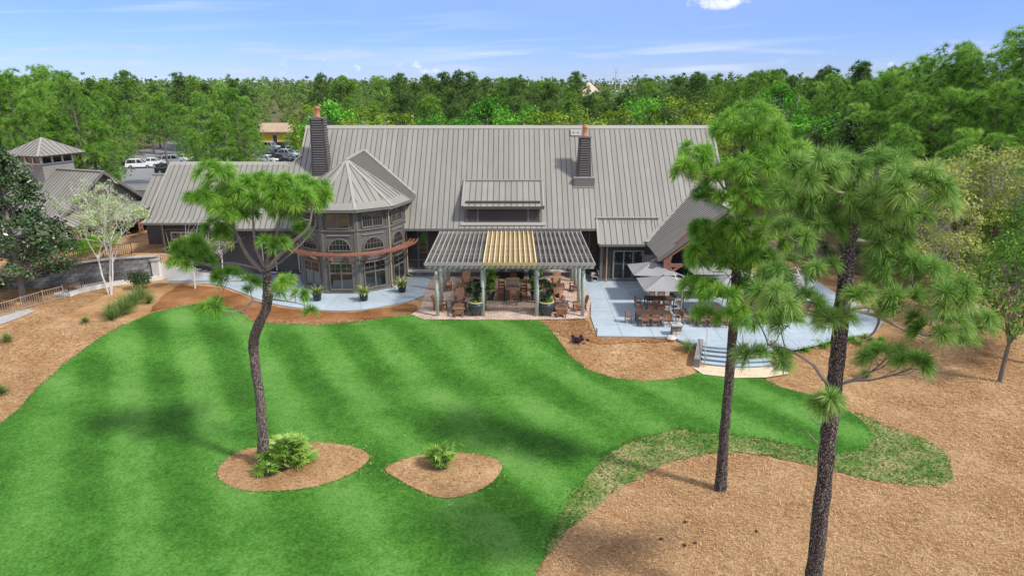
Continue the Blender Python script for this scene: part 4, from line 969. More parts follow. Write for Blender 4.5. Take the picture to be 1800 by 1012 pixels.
def turret():
    N_, rad_ = 10, 4.35
    def vx(k, r, z): a = R(-18+36*k); return Vector((TX+r*math.sin(a), TY-r*math.cos(a), z))   # vertex k lies between faces k-1 and k
    zt = 6.75; core = MB(); ks = range(-2, 4)
    pts = [vx(k, rad_-0.03, 0.0) for k in ks]; pts = [Vector((pts[0].x, 59.5, 0))]+pts+[Vector((pts[-1].x, 59.5, 0))]
    core.prism(pts, (0, 0, zt+0.2)); tw = core.build('turret_wall', 'siding', CH, True)
    for f in range(-2, 3):
        a, b = vx(f, rad_, 0), vx(f+1, rad_, 0); ac = R(36*f); nn = Vector((math.sin(ac), -math.cos(ac), 0)); ap = rad_*math.cos(R(18)); c0 = Vector((TX, TY, 0))+nn*ap
        m = MB(); lap_wall(m, a, b, 0.25, 5.0, 0.2, 0.03); m.build('shingle_face', 'shingle', tw, True)
        m = MB(); lap_wall(m, a, b, 5.15, zt, 0.4, 0.015); m.build('upper_face', 'siding', tw, True)
        window(CH, c0+nn*0.02+Vector((0, 0, 5.82)), nn, 1.62, 1.0, 4, 2)
        window(CH, c0+nn*0.03+Vector((0, 0, 3.97)), nn, 1.62, 0.85, 6, 2, arch=True)
        window(CH, c0+nn*0.03+Vector((0, 0, 1.45)), nn, 1.7, 2.0, 2, 2, glass_h=0.75)
        t = MB(); d = (b-a).normalized()
        for q, s in ((a, 1), (b, -1)): t.hexa([q+d*s*i+nn*o_+Vector((0, 0, z)) for z in (0.05, zt) for i, o_ in ((0.0, -0.03), (0.16, -0.03), (0.16, 0.055), (0.0, 0.055))])
        for z, hh, o_ in ((5.08, 0.14, 0.11), (0.15, 0.28, 0.09), (zt-0.1, 0.2, 0.1), (4.72, 0.07, 0.07)):
            e = 0.0 if z != 4.72 else 0.5
            t.hexa([a+d*e-nn*0.02+Vector((0, 0, z-hh/2)), b-d*e-nn*0.02+Vector((0, 0, z-hh/2)), b-d*e+nn*o_+Vector((0, 0, z-hh/2)), a+d*e+nn*o_+Vector((0, 0, z-hh/2)),
                    a+d*e-nn*0.02+Vector((0, 0, z+hh/2)), b-d*e-nn*0.02+Vector((0, 0, z+hh/2)), b-d*e+nn*o_+Vector((0, 0, z+hh/2)), a+d*e+nn*o_+Vector((0, 0, z+hh/2))])
        t.build('trim_board', 'trim', tw, True)
        m = MB(); m.hexa([a+d*0.45+nn*0.1+Vector((0, 0, 4.66)), b-d*0.45+nn*0.1+Vector((0, 0, 4.66)), b-d*0.45+nn*0.1+Vector((0, 0, 4.72)), a+d*0.45+nn*0.1+Vector((0, 0, 4.72)),
                          a+d*0.45+nn*0.04+Vector((0, 0, 4.66)), b-d*0.45+nn*0.04+Vector((0, 0, 4.66)), b-d*0.45+nn*0.04+Vector((0, 0, 4.72)), a+d*0.45+nn*0.04+Vector((0, 0, 4.72))]); m.build('label_mould', 'siding_pale', tw, True)
    # roof
    er, ez, az_ = 4.95, 6.72, 9.95; apex = Vector((TX, TY, az_)); faces = []
    for f in range(-2, 3):
        a, b = vx(f, er, ez), vx(f+1, er, ez); faces.append(([a, b, apex], Vector((math.sin(R(36*f)), -math.cos(R(36*f)), -0.7))))
    yr = EY+(az_+0.15-EZ)/PT; ridge = Vector((TX, yr, az_+0.15)); yv = EY+(ez-EZ)/PT
    pr, pl_ = vx(3, er, ez), vx(-2, er, ez)
    right = [pr, Vector((TX+er, yv, ez)), ridge, apex]; left = [apex, ridge, Vector((TX-er, yv, ez)), pl_]
    d = MB()
    for p, _ in faces: deck(d, p, 0.12)
    deck(d, right, 0.12); deck(d, left, 0.12); part = d.build('turret_roof', 'roof_deck_seam_shade', CH, True)
    for p, dn in faces:
        # lower collar strip and ribbed facet above it
        lo = [p[0], p[1], p[1].lerp(apex, 0.13), p[0].lerp(apex, 0.13)]; up_ = [lo[3], lo[2], apex]
        roof_plane(part, up_, dn, 0.52, 0.26); m = MB(); n = (p[1]-p[0]).cross(apex-p[0]).normalized(); n = n if n.z > 0 else -n
        q = [x+n*0.02 for x in lo]; m.prism(q, n*0.035); m.build('eave_collar', 'roof_metal', part, True)
        MB().bar(p[0]+Vector((0, 0, 0.05)), apex+Vector((0, 0, 0.05)), 0.24, 0.09).build('hip_cap', 'roof_trim', part, True)
    MB().bar(pr+Vector((0, 0, 0.05)), apex+Vector((0, 0, 0.05)), 0.2, 0.09).build('hip_cap', 'roof_trim', part, True)
    roof_plane(part, right, (er, 0, -(az_-ez)), 0.3); roof_plane(part, left, (-er, 0, -(az_-ez)), 0.3)
    m = MB(); m.bar(apex+Vector((0, -0.1, 0.07)), ridge+Vector((0, 0.1, 0.07)), 0.3, 0.1); m.bar(ridge+Vector((0.05, 0, 0.1)), Vector((TX+er+0.05, yv, ez+0.1)), 0.3, 0.06); m.bar(ridge+Vector((-0.05, 0, 0.1)), Vector((TX-er-0.05, yv, ez+0.1)), 0.3, 0.06); m.build('ridge_cap', 'roof_trim', part, True)
    m = MB()
    ev = [vx(k, er+0.05, ez-0.08) for k in range(-2, 4)]+[Vector((TX+er+0.05, yv, ez-0.08))]
    for a, b in zip(ev, ev[1:]): m.bar(a, b, 0.12, 0.14)
    m.build('gutter', 'trim', part, True)
    # timber sun shelf round the turret on brackets
    for r, z, wd in ((1.1, 3.42, 0.08), (0.78, 3.43, 0.06), (0.5, 3.44, 0.06)):
        m = MB(); a0, a1 = -70, 104
        P = [Vector((TX+(rad_+r)*math.sin(R(t)), TY-(rad_+r)*math.cos(R(t)), z)) for t in np.linspace(a0, a1, 30)]
        for a, b in zip(P, P[1:]): m.bar(a, b, wd, 0.12 if r > 1 else 0.07)
        m.build('sun_shelf', 'redwood', CH, True)
    for k in range(-4, 6):
        t = R(18*k+9); dr = Vector((math.sin(t), -math.cos(t), 0)); c0 = Vector((TX, TY, 0)); ra = rad_*0.97
        m = MB()
        for s in (-0.1, 0.1):
            sd = Vector((dr.y, -dr.x, 0))*s
            m.bar(c0+dr*(ra-0.05)+sd+Vector((0, 0, 3.33)), c0+dr*(ra+1.22)+sd+Vector((0, 0, 3.33)), 0.06, 0.12)
        m.bar(c0+dr*(ra)+Vector((0, 0, 2.72)), c0+dr*(ra+1.0)+Vector((0, 0, 3.3)), 0.09, 0.11); m.bar(c0+dr*(ra+0.03)+Vector((0, 0, 2.55)), c0+dr*(ra+0.03)+Vector((0, 0, 3.35)), 0.1, 0.08)
        m.build('bracket', 'redwood', CH, True)
    for t in (R(54), R(98)):
        dr = Vector((math.sin(t), -math.cos(t), 0)); c0 = Vector((TX, TY, 0)); r = rad_+0.12
        MB().tube([c0+dr*(er-0.1)+Vector((0, 0, ez-0.12)), c0+dr*r+Vector((0, 0, ez-0.5)), c0+dr*r+Vector((0, 0, 0.3)), c0+dr*(r+0.35)+Vector((0, 0, 0.12))], 0.055, 8).build('downspout', 'downspout', CH, True)
turret()

# ------------------------------------------------------------------ pergola
def pergola():
    rows = (45.95, 48.9, 51.85, 54.8); cols = (-5.3, -2.07, 1.78, 5.0); top = 3.72
    P = empty('pergola', (-0.15, 50.4, 0.06), 0, 'weathered grey timber pergola over the paved terrace, its middle bay yellow', 'pergola')
    for y in rows:
        for x in cols:
            m = MB(); m.lathe([(0.135, 0.06), (0.13, 1.8), (0.125, top)], (x, y, 0), 12); m.build('post', 'post_green', P, True, True)
        for s in (-0.17, 0.17):
            MB().bar((-6.0, y+s, top-0.02), (5.7, y+s, top-0.02), 0.07, 0.26).build('beam', 'pergola_grey', P, True)
    x0, x1, y0, y1 = -5.95, 5.65, 45.35, 55.55
    b0, b1 = -2.0, 1.75
    nx = 33
    for i in range(nx):
        x = x0+(x1-x0)*i/(nx-1); mid = b0-0.1 < x < b1+0.1
        zt = top+0.36+ (0.03 if mid else 0)
        MB().bar((x, y0, zt), (x, y1, zt), 0.055, 0.14).build('rafter', 'pergola_cream' if mid else 'pergola_pale', P, True)
    r_ = random.Random(2)
    for k in range(27):
        y = y0+0.12+(y1-y0-0.24)*k/26
        for a, b, m_ in ((x0, b0-0.06, 'pergola_dark'), (b1+0.06, x1, 'pergola_dark')):
            MB().bar((a+r_.uniform(-.05, .03), y, top+0.2), (b+r_.uniform(-.03, .05), y, top+0.2), 0.11, 0.05).build('lath', m_, P, True)
        MB().bar((b0, y, top+0.22), (b1, y, top+0.22), 0.24, 0.05).build('lath', 'pergola_yellow', P, True)
    for y in (y0, y1):
        for a, b, m_ in ((x0-0.1, b0-0.02, 'pergola_pale'), (b0, b1, 'pergola_yellow'), (b1+0.02, x1+0.1, 'pergola_pale')):
            MB().bar((a, y-0.03, top+0.3), (b, y-0.03, top+0.3), 0.06, 0.2).build('fascia', m_, P, True)
pergola()

# ------------------------------------------------------------------ furniture
def adirondack(label):
    root = empty('adirondack_chair', (0, 0, 0)); tag(root, label, 'chair', 'reclining slat chairs under the pergola')
    for s in (-1, 1):
        MB().bar((s*0.33, -0.42, 0.0), (s*0.33, -0.42, 0.56), 0.07, 0.1).build('leg', 'teak', root)
        MB().bar((s*0.30, 0.34, 0.0), (s*0.30, 0.30, 0.56), 0.07, 0.08).build('leg', 'teak', root)
        MB().box((s*0.37, -0.06, 0.58), (0.15, 0.86, 0.04)).build('armrest', 'teak', root)
    m = MB()
    for i in range(7): y = -0.40+i*0.105; m.box((0, y, 0.39-i*0.024), (0.6, 0.09, 0.03))
    for s in (-1, 1): m.bar((s*0.28, -0.45, 0.34), (s*0.28, 0.42, 0.14), 0.04, 0.1)
    m.build('seat', 'teak', root)
    m = MB()
    for i in range(5):
        x = (i-2)*0.125; hh = 1.12-0.02*abs(i-2)**2
        m.bar((x*0.92, 0.24, 0.2), (x*1.12, 0.24+0.36*(hh-0.2), hh), 0.108, 0.03, (0, -1, 0.3))
    m.bar((-0.3, 0.46, 0.72), (0.3, 0.46, 0.72), 0.03, 0.08); m.build('backrest', 'teak_pale', root)
    return root
def dining_chair(cushion=False):
    root = empty('dining_chair', (0, 0, 0))
    for sx in (-1, 1):
        MB().bar((sx*0.22, -0.21, 0.0), (sx*0.22, -0.21, 0.64), 0.04, 0.04).build('leg', 'teak', root)
        MB().bar((sx*0.22, 0.21, 0.0), (sx*0.22, 0.25, 0.9), 0.04, 0.045).build('leg', 'teak', root)
        MB().box((sx*0.225, 0.0, 0.65), (0.05, 0.46, 0.03)).build('armrest', 'teak', root)
    m = MB()
    for i in range(5): m.box((0, -0.18+i*0.09, 0.43), (0.46, 0.078, 0.03))
    m.build('seat', 'teak', root)
    m = MB(); m.box((0, 0.255, 0.87), (0.48, 0.035, 0.08)); m.box((0, 0.24, 0.52), (0.46, 0.03, 0.06))
    for i in range(6): m.bar((-0.19+i*0.076, 0.24, 0.52), (-0.19+i*0.076, 0.255, 0.85), 0.05, 0.018, (0, 1, 0))
    m.build('backrest', 'teak', root)
    if cushion: MB().box((0, -0.01, 0.475), (0.43, 0.42, 0.06)).build('cushion', 'cushion', root)
    return root
def bar_chair():
    root = empty('bar_chair', (0, 0, 0))
    for sx in (-1, 1):
        MB().bar((sx*0.23, -0.22, 0.0), (sx*0.21, -0.2, 0.72), 0.045, 0.045).build('leg', 'black', root)
        MB().bar((sx*0.23, 0.24, 0.0), (sx*0.21, 0.23, 1.2), 0.045, 0.045).build('leg', 'teak', root)
    MB().box((0, 0, 0.74), (0.48, 0.46, 0.05)).build('seat', 'teak', root)
    m = MB()
    for i in range(3): m.box((0, 0.24, 0.9+i*0.13), (0.44, 0.03, 0.09))
    m.build('backrest', 'teak', root)
    m = MB()
    for y in (-0.22, 0.24): m.box((0, y, 0.25), (0.44, 0.03, 0.03))
    for s in (-1, 1): m.box((s*0.225, 0, 0.35), (0.03, 0.44, 0.03))
    m.build('footrest', 'black', root)
    return root
def table(name, lx, ly, h, m_, label, cat, group, loc, rz=0.0, planks=7, leg='table_brown'):
    root = empty(name, loc, rz, label, cat, group)
    n = planks
    for i in range(n): MB().box((0, -ly/2+ly*(i+0.5)/n, h-0.02), (lx, ly/n-0.014, 0.04)).build('plank', m_, root)
    m = MB(); m.box((0, 0, h-0.07), (lx-0.1, ly-0.1, 0.06)); m.build('apron', leg, root)
    for sx in (-1, 1):
        for sy in (-1, 1): MB().box((sx*(lx/2-0.07), sy*(ly/2-0.07), (h-0.05)/2), (0.08, 0.08, h-0.05)).build('leg', leg, root)
    return root
def place(proto, used, loc, rz, label, group, cat):
    o = proto if not used else copy_tree(proto)
    used.append(1); o.location = loc; o.rotation_euler = (0, 0, rz); tag(o, label, cat, group); return o
PZ = 0.06
def terrace_furniture():
    ad = adirondack('x'); used = []
    sets = [('front left group', -3.85, 47.2), ('back left group', -3.75, 52.1), ('front right group', 3.55, 47.2), ('back right group', 3.6, 52.1)]
    for where, cx, cy in sets:
        t = empty('fire_table', (cx, cy, PZ), 0, 'low square charcoal fire table in the %s of chairs under the pergola' % where, 'fire table', 'fire tables under the pergola')
        MB().box((0, 0, 0.42), (1.15, 1.15, 0.09)).build('table_top', 'fire_table', t)
        MB().box((0, 0, 0.19), (0.9, 0.9, 0.38)).build('base', 'fire_table', t)
        m = MB(); m.box((0, 0, 0.475), (0.5, 0.5, 0.02)); m.build('burner_tray', 'black', t)
        for dx, dy, rz, pos in ((0, -1.25, math.pi, 'lawn'), (0, 1.3, 0, 'wall'), (-1.5, 0, R(80), 'turret'), (1.5, 0.0, R(-80), 'steps')):
            w_ = {'lawn': 'with its back to the lawn', 'wall': 'facing the lawn', 'turret': 'on the turret side of its table', 'steps': 'on the umbrella side of its table'}[pos]
            place(ad, used, (cx+dx+rnd.uniform(-.08, .08), cy+dy+rnd.uniform(-.08, .08), PZ), rz+rnd.uniform(-0.15, 0.15), 'brown slatted chair %s, %s under the pergola' % (w_, where), 'reclining slat chairs under the pergola', 'chair')
    table('long_table', 1.05, 3.4, 1.02, 'table_grey', 'long grey plank table in the middle of the pergola terrace', 'table', None, (0.05, 50.6, PZ), 0, 9)
    bc = bar_chair(); used = []
    for i, y in enumerate((49.35, 50.2, 51.05, 51.9)):
        for s, sd in ((-1, 'turret'), (1, 'umbrella')):
            place(bc, used, (0.05+s*0.85, y, PZ), -s*math.pi/2, 'tall brown chair at the long table, %s side, %s from the lawn' % (sd, ('first', 'second', 'third', 'fourth')[i]), 'tall chairs round the long table', 'chair')
    place(bc, used, (0.1, 48.55, PZ), math.pi, 'tall brown chair at the lawn end of the long table', 'tall chairs round the long table', 'chair')
    place(bc, used, (0.1, 52.7, PZ), 0, 'tall brown chair at the building end of the long table', 'tall chairs round the long table', 'chair')
    f = empty('fire_trough', (0.0, 55.7, PZ), 0, 'long black fire trough in front of the stone ledge', 'fire trough')
    MB().box((0, 0, 0.3), (2.0, 0.55, 0.6)).build('body', 'black', f); MB().box((0, 0, 0.61), (2.1, 0.65, 0.05)).build('rim', 'fire_table', f)
    for s in (-0.5, 0.5): MB().lathe([(0.05, 0.63), (0.05, 0.72), (0.02, 0.75)], (s, -0.1, 0), 8).build('burner', 'trim_white', f)
terrace_furniture()
def dining_furniture():
    dc = dining_chair(True); used = []; dn = dining_chair(False); used2 = []
    G = 'wooden armchairs on the dining patio'
    sets = [('table by the stone pier', 9.75, 44.5, 2.4, 1.0, 3), ('table under the front umbrella', 10.85, 47.9, 2.1, 1.0, 2), ('table behind the slim pine', 13.6, 44.4, 2.2, 1.0, 3),
            ('table between the two pines', 17.6, 47.6, 2.2, 1.0, 3), ('table at the far umbrella', 20.6, 46.6, 2.2, 1.0, 3)]
    for nm, cx, cy, lx, ly, n in sets:
        table('patio_table', lx, ly, 0.74, 'table_brown', 'dark slatted rectangular patio table, ' + nm.replace('table ', ''), 'table', 'slatted tables on the dining patio', (cx, cy, 0.05), rnd.uniform(-.03, .03), 10)
        for i in range(n):
            x = cx+(i-(n-1)/2)*0.72
            o = ('pergola end', 'middle', 'steps end')[i] if n == 3 else ('pergola end', 'steps end')[i]
            place(dc, used, (x, cy-ly/2-0.2, 0.05), math.pi+rnd.uniform(-.1, .1), 'cushioned wooden armchair, lawn side of %s, %s' % (nm, o), G, 'chair')
            place(dn, used2, (x, cy+ly/2+0.22, 0.05), rnd.uniform(-.1, .1), 'wooden armchair, building side of %s, %s' % (nm, o), G, 'chair')
        place(dn, used2, (cx-lx/2-0.5, cy+rnd.uniform(-.1, .1), 0.05), R(90)+rnd.uniform(-.2, .2), 'wooden armchair at the pergola end of %s' % nm, G, 'chair')
        place(dn, used2, (cx+lx/2+0.45, cy+rnd.uniform(-.1, .1), 0.05), R(-90)+rnd.uniform(-.2, .2), 'wooden armchair at the steps end of %s' % nm, G, 'chair')
dining_furniture()
def umbrella(label, loc, side=3.25, hz=2.2, az_=2.85):
    root = empty('cantilever_umbrella', loc, 0, label, 'umbrella', 'grey square umbrellas on the dining patio'); h = side/2
    # canopy with sagging facets
    K = 6
    for q in range(4):
        m = MB(); a0 = q*math.pi/2; c, s = math.cos(a0), math.sin(a0); pts = []
        for i in range(K+1):
            t = i/K
            for j in range(K+1):
                u = (j/K-0.5)*2*t
                x, y = u*h, -t*h; z = az_-(az_-hz)*t-0.10*math.sin(math.pi*t)*(1-abs(u)/max(t, 1e-3)*0.8 if t > 0 else 0)-0.05*t*(1-(2*j/K-1)**2)
                pts.append((c*x-s*y, s*x+c*y, z))
        f = [(i*(K+1)+j, i*(K+1)+j+1, (i+1)*(K+1)+j+1, (i+1)*(K+1)+j) for i in range(1, K) for j in range(K)]
        f += [(0, (K+1)+j+1, (K+1)+j) for j in range(K)]
        m._add(pts, f)
        m._add([(x, y, z-0.012) for x, y, z in pts], [t[::-1] for t in f]); m.build('canopy_panel', 'canopy', root, False, True)
    for q in range(4):
        a0 = q*math.pi/2+math.pi/4; MB().bar((0, 0, az_-0.06), (h*1.414*math.cos(a0), h*1.414*math.sin(a0), hz-0.03), 0.03, 0.03).build('rib', 'aluminium', root)
    MB().lathe([(0.12, az_), (0.1, az_+0.07), (0.02, az_+0.1)], (0, 0, 0), 10).build('finial', 'canopy', root)
    px_ = h+0.15 if False else 1.45
    MB().tube([(px_, 0.25, 0.05), (px_, 0.25, 2.75)], 0.05, 10).build('pole', 'aluminium', root)
    MB().tube([(px_, 0.25, 2.72), (0.6, 0.1, az_+0.25), (0, 0, az_+0.08)], 0.035, 8).build('arm', 'aluminium', root)
    MB().bar((px_, 0.25, 1.6), (0.75, 0.12, az_+0.1), 0.04, 0.05).build('strut', 'white_paint', root)
    m = MB(); m.box((px_, 0.25, 0.05), (1.0, 1.0, 0.09)); m.lathe([(0.09, 0.1), (0.06, 0.3)], (px_, 0.25, 0), 10); m.build('base', 'fire_table', root)
umbrella('grey square umbrella over the table nearest the pergola', (10.75, 46.5, 0.05))
umbrella('grey square umbrella beside the glazed entrance doors', (10.7, 50.4, 0.05))
umbrella('grey square umbrella seen through the near pine crown', (15.6, 46.7, 0.05))
umbrella('grey square umbrella under the timber porch truss', (15.2, 50.7, 0.05))
umbrella('grey square umbrella between the two near pine trunks', (19.9, 47.6, 0.05))
def pier():
    r = empty('stone_pier', (*g0(1188, 588), 0.0), 0, 'short stone pier with flat cap and lantern at the patio corner', 'pier')
    r_ = random.Random(4)
    MB().box((0, 0, 0.35), (0.55, 0.55, 0.75)).build('shaft', 'stone', r)
    for z in (0.1, 0.28, 0.46, 0.62):
        for s in (-1, 1): MB().box((s*0.15+r_.uniform(-.03, .03), -0.28, z), (0.27, 0.05, 0.15)).build('stone', 'stone_pale' if z < 0.3 else 'stone', r); MB().box((-0.28, s*0.14, z), (0.05, 0.25, 0.15)).build('stone', 'stone', r)
    MB().box((0, 0, 0.77), (0.72, 0.72, 0.09)).build('cap', 'kerb_concrete', r)
    m = MB(); m.lathe([(0.1, 0.82), (0.1, 0.86), (0.03, 0.9), (0.09, 1.0), (0.1, 1.12), (0.02, 1.22)], (0, 0, 0), 10); m.build('lantern', 'rail_grey', r)
    b = empty('boulder', (*g0(1180, 594), -0.02), 0, 'pale rounded boulder at the foot of the stone pier', 'boulder')
    me = MB(); me.lathe([(0.1, -0.1), (0.33, 0.0), (0.36, 0.1), (0.24, 0.22), (0.06, 0.25)], (0, 0, 0), 7); me.build('rock', 'stone_pale', b)
    bo = empty('bollard', (*g0(1049, 586), 0.0), 0, 'short tan wooden bollard at the bare patio corner', 'bollard')
    MB().lathe([(0.06, 0), (0.06, 0.42), (0.045, 0.45)], (0, 0, 0), 8).build('post', 'fence_tan', bo); MB().lathe([(0.066, 0.44), (0.04, 0.47)], (0, 0, 0), 8).build('cap', 'downspout', bo)
    be = empty('bench', (6.85, 55.2, 0.05), R(90), 'grey wooden bench against the side of the entrance bay', 'bench')
    for i in range(4): MB().box((0, -0.2+i*0.13, 0.45), (1.5, 0.11, 0.04)).build('seat_slat', 'pergola_grey', be)
    for i in range(3): MB().box((0, -0.32, 0.6+i*0.13), (1.5, 0.03, 0.1)).build('back_slat', 'pergola_grey', be)
    for s in (-1, 1):
        for y in (-0.28, 0.2): MB().box((s*0.68, y, 0.22), (0.08, 0.08, 0.44)).build('leg', 'pergola_grey', be)
    MB().box((0.1, 0.0, 0.55), (0.5, 0.35, 0.12)).build('cushion', 'stone_pale', be)
pier()

# ------------------------------------------------------------------ pots and small plants
def fan_plant(name, root, n, L, m_, seed, w=0.05, up=0.6, z0=0.0, name2='foliage'):
    r = np.random.default_rng(seed); C = np.zeros((1, 3)); C[0, 2] = z0
    # arching strap leaves: three-segment ribbons
    V, Fc, T = [], [], []
    for i in range(n):
        a = r.uniform(0, 2*math.pi); el = r.uniform(up-0.5, up+0.55); l = L*r.uniform(0.6, 1.1); d = np.array([math.cos(a)*math.cos(el), math.sin(a)*math.cos(el), math.sin(el)]); sd = np.array([-math.sin(a), math.cos(a), 0])
        k = len(V); p = np.array([r.normal()*0.04*L, r.normal()*0.04*L, z0]); dr = d.copy(); tb = np.clip(r.normal(0.5, 0.22), 0, 1)
        for s in range(4):
            ww = w*(0.7, 1.0, 0.8, 0.08)[s]; V += [p-sd*ww/2, p+sd*ww/2]; T += [max(0, tb-0.2+0.12*s)]*2
            p = p+dr*l/3; dr = dr+np.array([0, 0, -0.32]); dr /= np.linalg.norm(dr)
        for s in range(3): a_ = k+2*s; Fc += [(a_, a_+1, a_+3), (a_, a_+3, a_+2)]
    return put(name2, np_mesh(name, np.array(V), Fc, m_, np.clip(T, 0, 1)), root)
def potted_ferns():
    for i, (px, py, lab) in enumerate(((558, 528, 'spiky cream and green plant in black pot left of the turret front'), (640, 528, 'spiky cream and green plant in black pot before the turret middle'), (707, 513, 'spiky cream and green plant in black pot beside the turret downspout'))):
        x, y = g0(px, py); r = empty('potted_plant', (x, y, 0.05), rnd.uniform(0, 6), lab, 'potted plant', 'pots beside the turret')
        m = MB(); m.lathe([(0.24, 0), (0.27, 0.05), (0.33, 0.5), (0.37, 0.52), (0.37, 0.58), (0.3, 0.58), (0.28, 0.52)], (0, 0, 0), 16); m.build('pot', 'plastic_pot', r, False, True)
        fan_plant('fern', r, 90, 0.95, 'leaf_cream', 40+i, 0.07, 0.75, 0.52)
potted_ferns()
def urn(x, y, lab, seed, s=1.0, big=True):
    r = empty('planter_urn', (x, y, PZ), 0, lab, 'planter', 'planters under the pergola')
    m = MB()
    if big: m.lathe([(0.3*s, 0), (0.36*s, 0.1*s), (0.55*s, 0.55*s), (0.58*s, 0.8*s), (0.5*s, 0.95*s)], (0, 0, 0), 20)
    else: m.lathe([(0.2*s, 0), (0.3*s, 1.0*s), (0.31*s, 1.05*s)], (0, 0, 0), 16)
    zt = (0.95 if big else 1.05)*s; m.build('urn', 'glaze_dark' if big else 'plastic_pot', r, False, True)
    if big: MB().lathe([(0.5*s, zt), (0.56*s, zt+0.02), (0.56*s, zt+0.09), (0.44*s, zt+0.09), (0.42*s, zt)], (0, 0, 0), 20).build('rim', 'glaze_rim', r, False, True)
    g = np.random.default_rng(seed)
    if big:
        C = [(0.3*math.cos(a), 0.3*math.sin(a), zt+0.12) for a in np.linspace(0, 6.28, 9)]
        put('ground_cover', np_mesh('cover', *leaves(C, 60, 0.16, 0.09, g)[:2], 'leaf_hedge', leaves(C, 60, 0.16, 0.09, np.random.default_rng(seed))[2]), r)
    C = [(g.normal()*0.26, g.normal()*0.26, zt+0.35+1.35*g.random()) for _ in range(20)]
    V, Fc, T = leaves(C, 26, 0.26, 0.17, g, 0.3, 0.45); put('foliage', np_mesh('urn_foliage', V, Fc, 'leaf_dark' if seed % 2 else 'leaf_feather', T), r)
    m = MB()
    for c in C[:12]: m.tube([(0, 0, zt-0.05), (c[0]*0.5, c[1]*0.5, zt+(c[2]-zt)*0.5), c], [0.02, 0.015, 0.008], 5)
    m.build('stems', 'twig', r)
urn(-2.55, 46.15, 'large dark glazed urn with leafy shrub beside the left inner front post', 1)
urn(2.45, 46.15, 'large dark glazed urn with leafy shrub beside the right inner front post', 3)
urn(-1.75, 49.7, 'leafy plant in dark urn, turret side of the long table', 2, 0.8)
urn(1.85, 49.7, 'leafy plant in dark urn, umbrella side of the long table', 4, 0.8)
urn(-1.65, 54.2, 'tall black planter with leafy plant, turret side of the fire trough', 6, 1.0, False)
urn(1.65, 54.2, 'tall black planter with leafy plant, umbrella side of the fire trough', 8, 1.0, False)

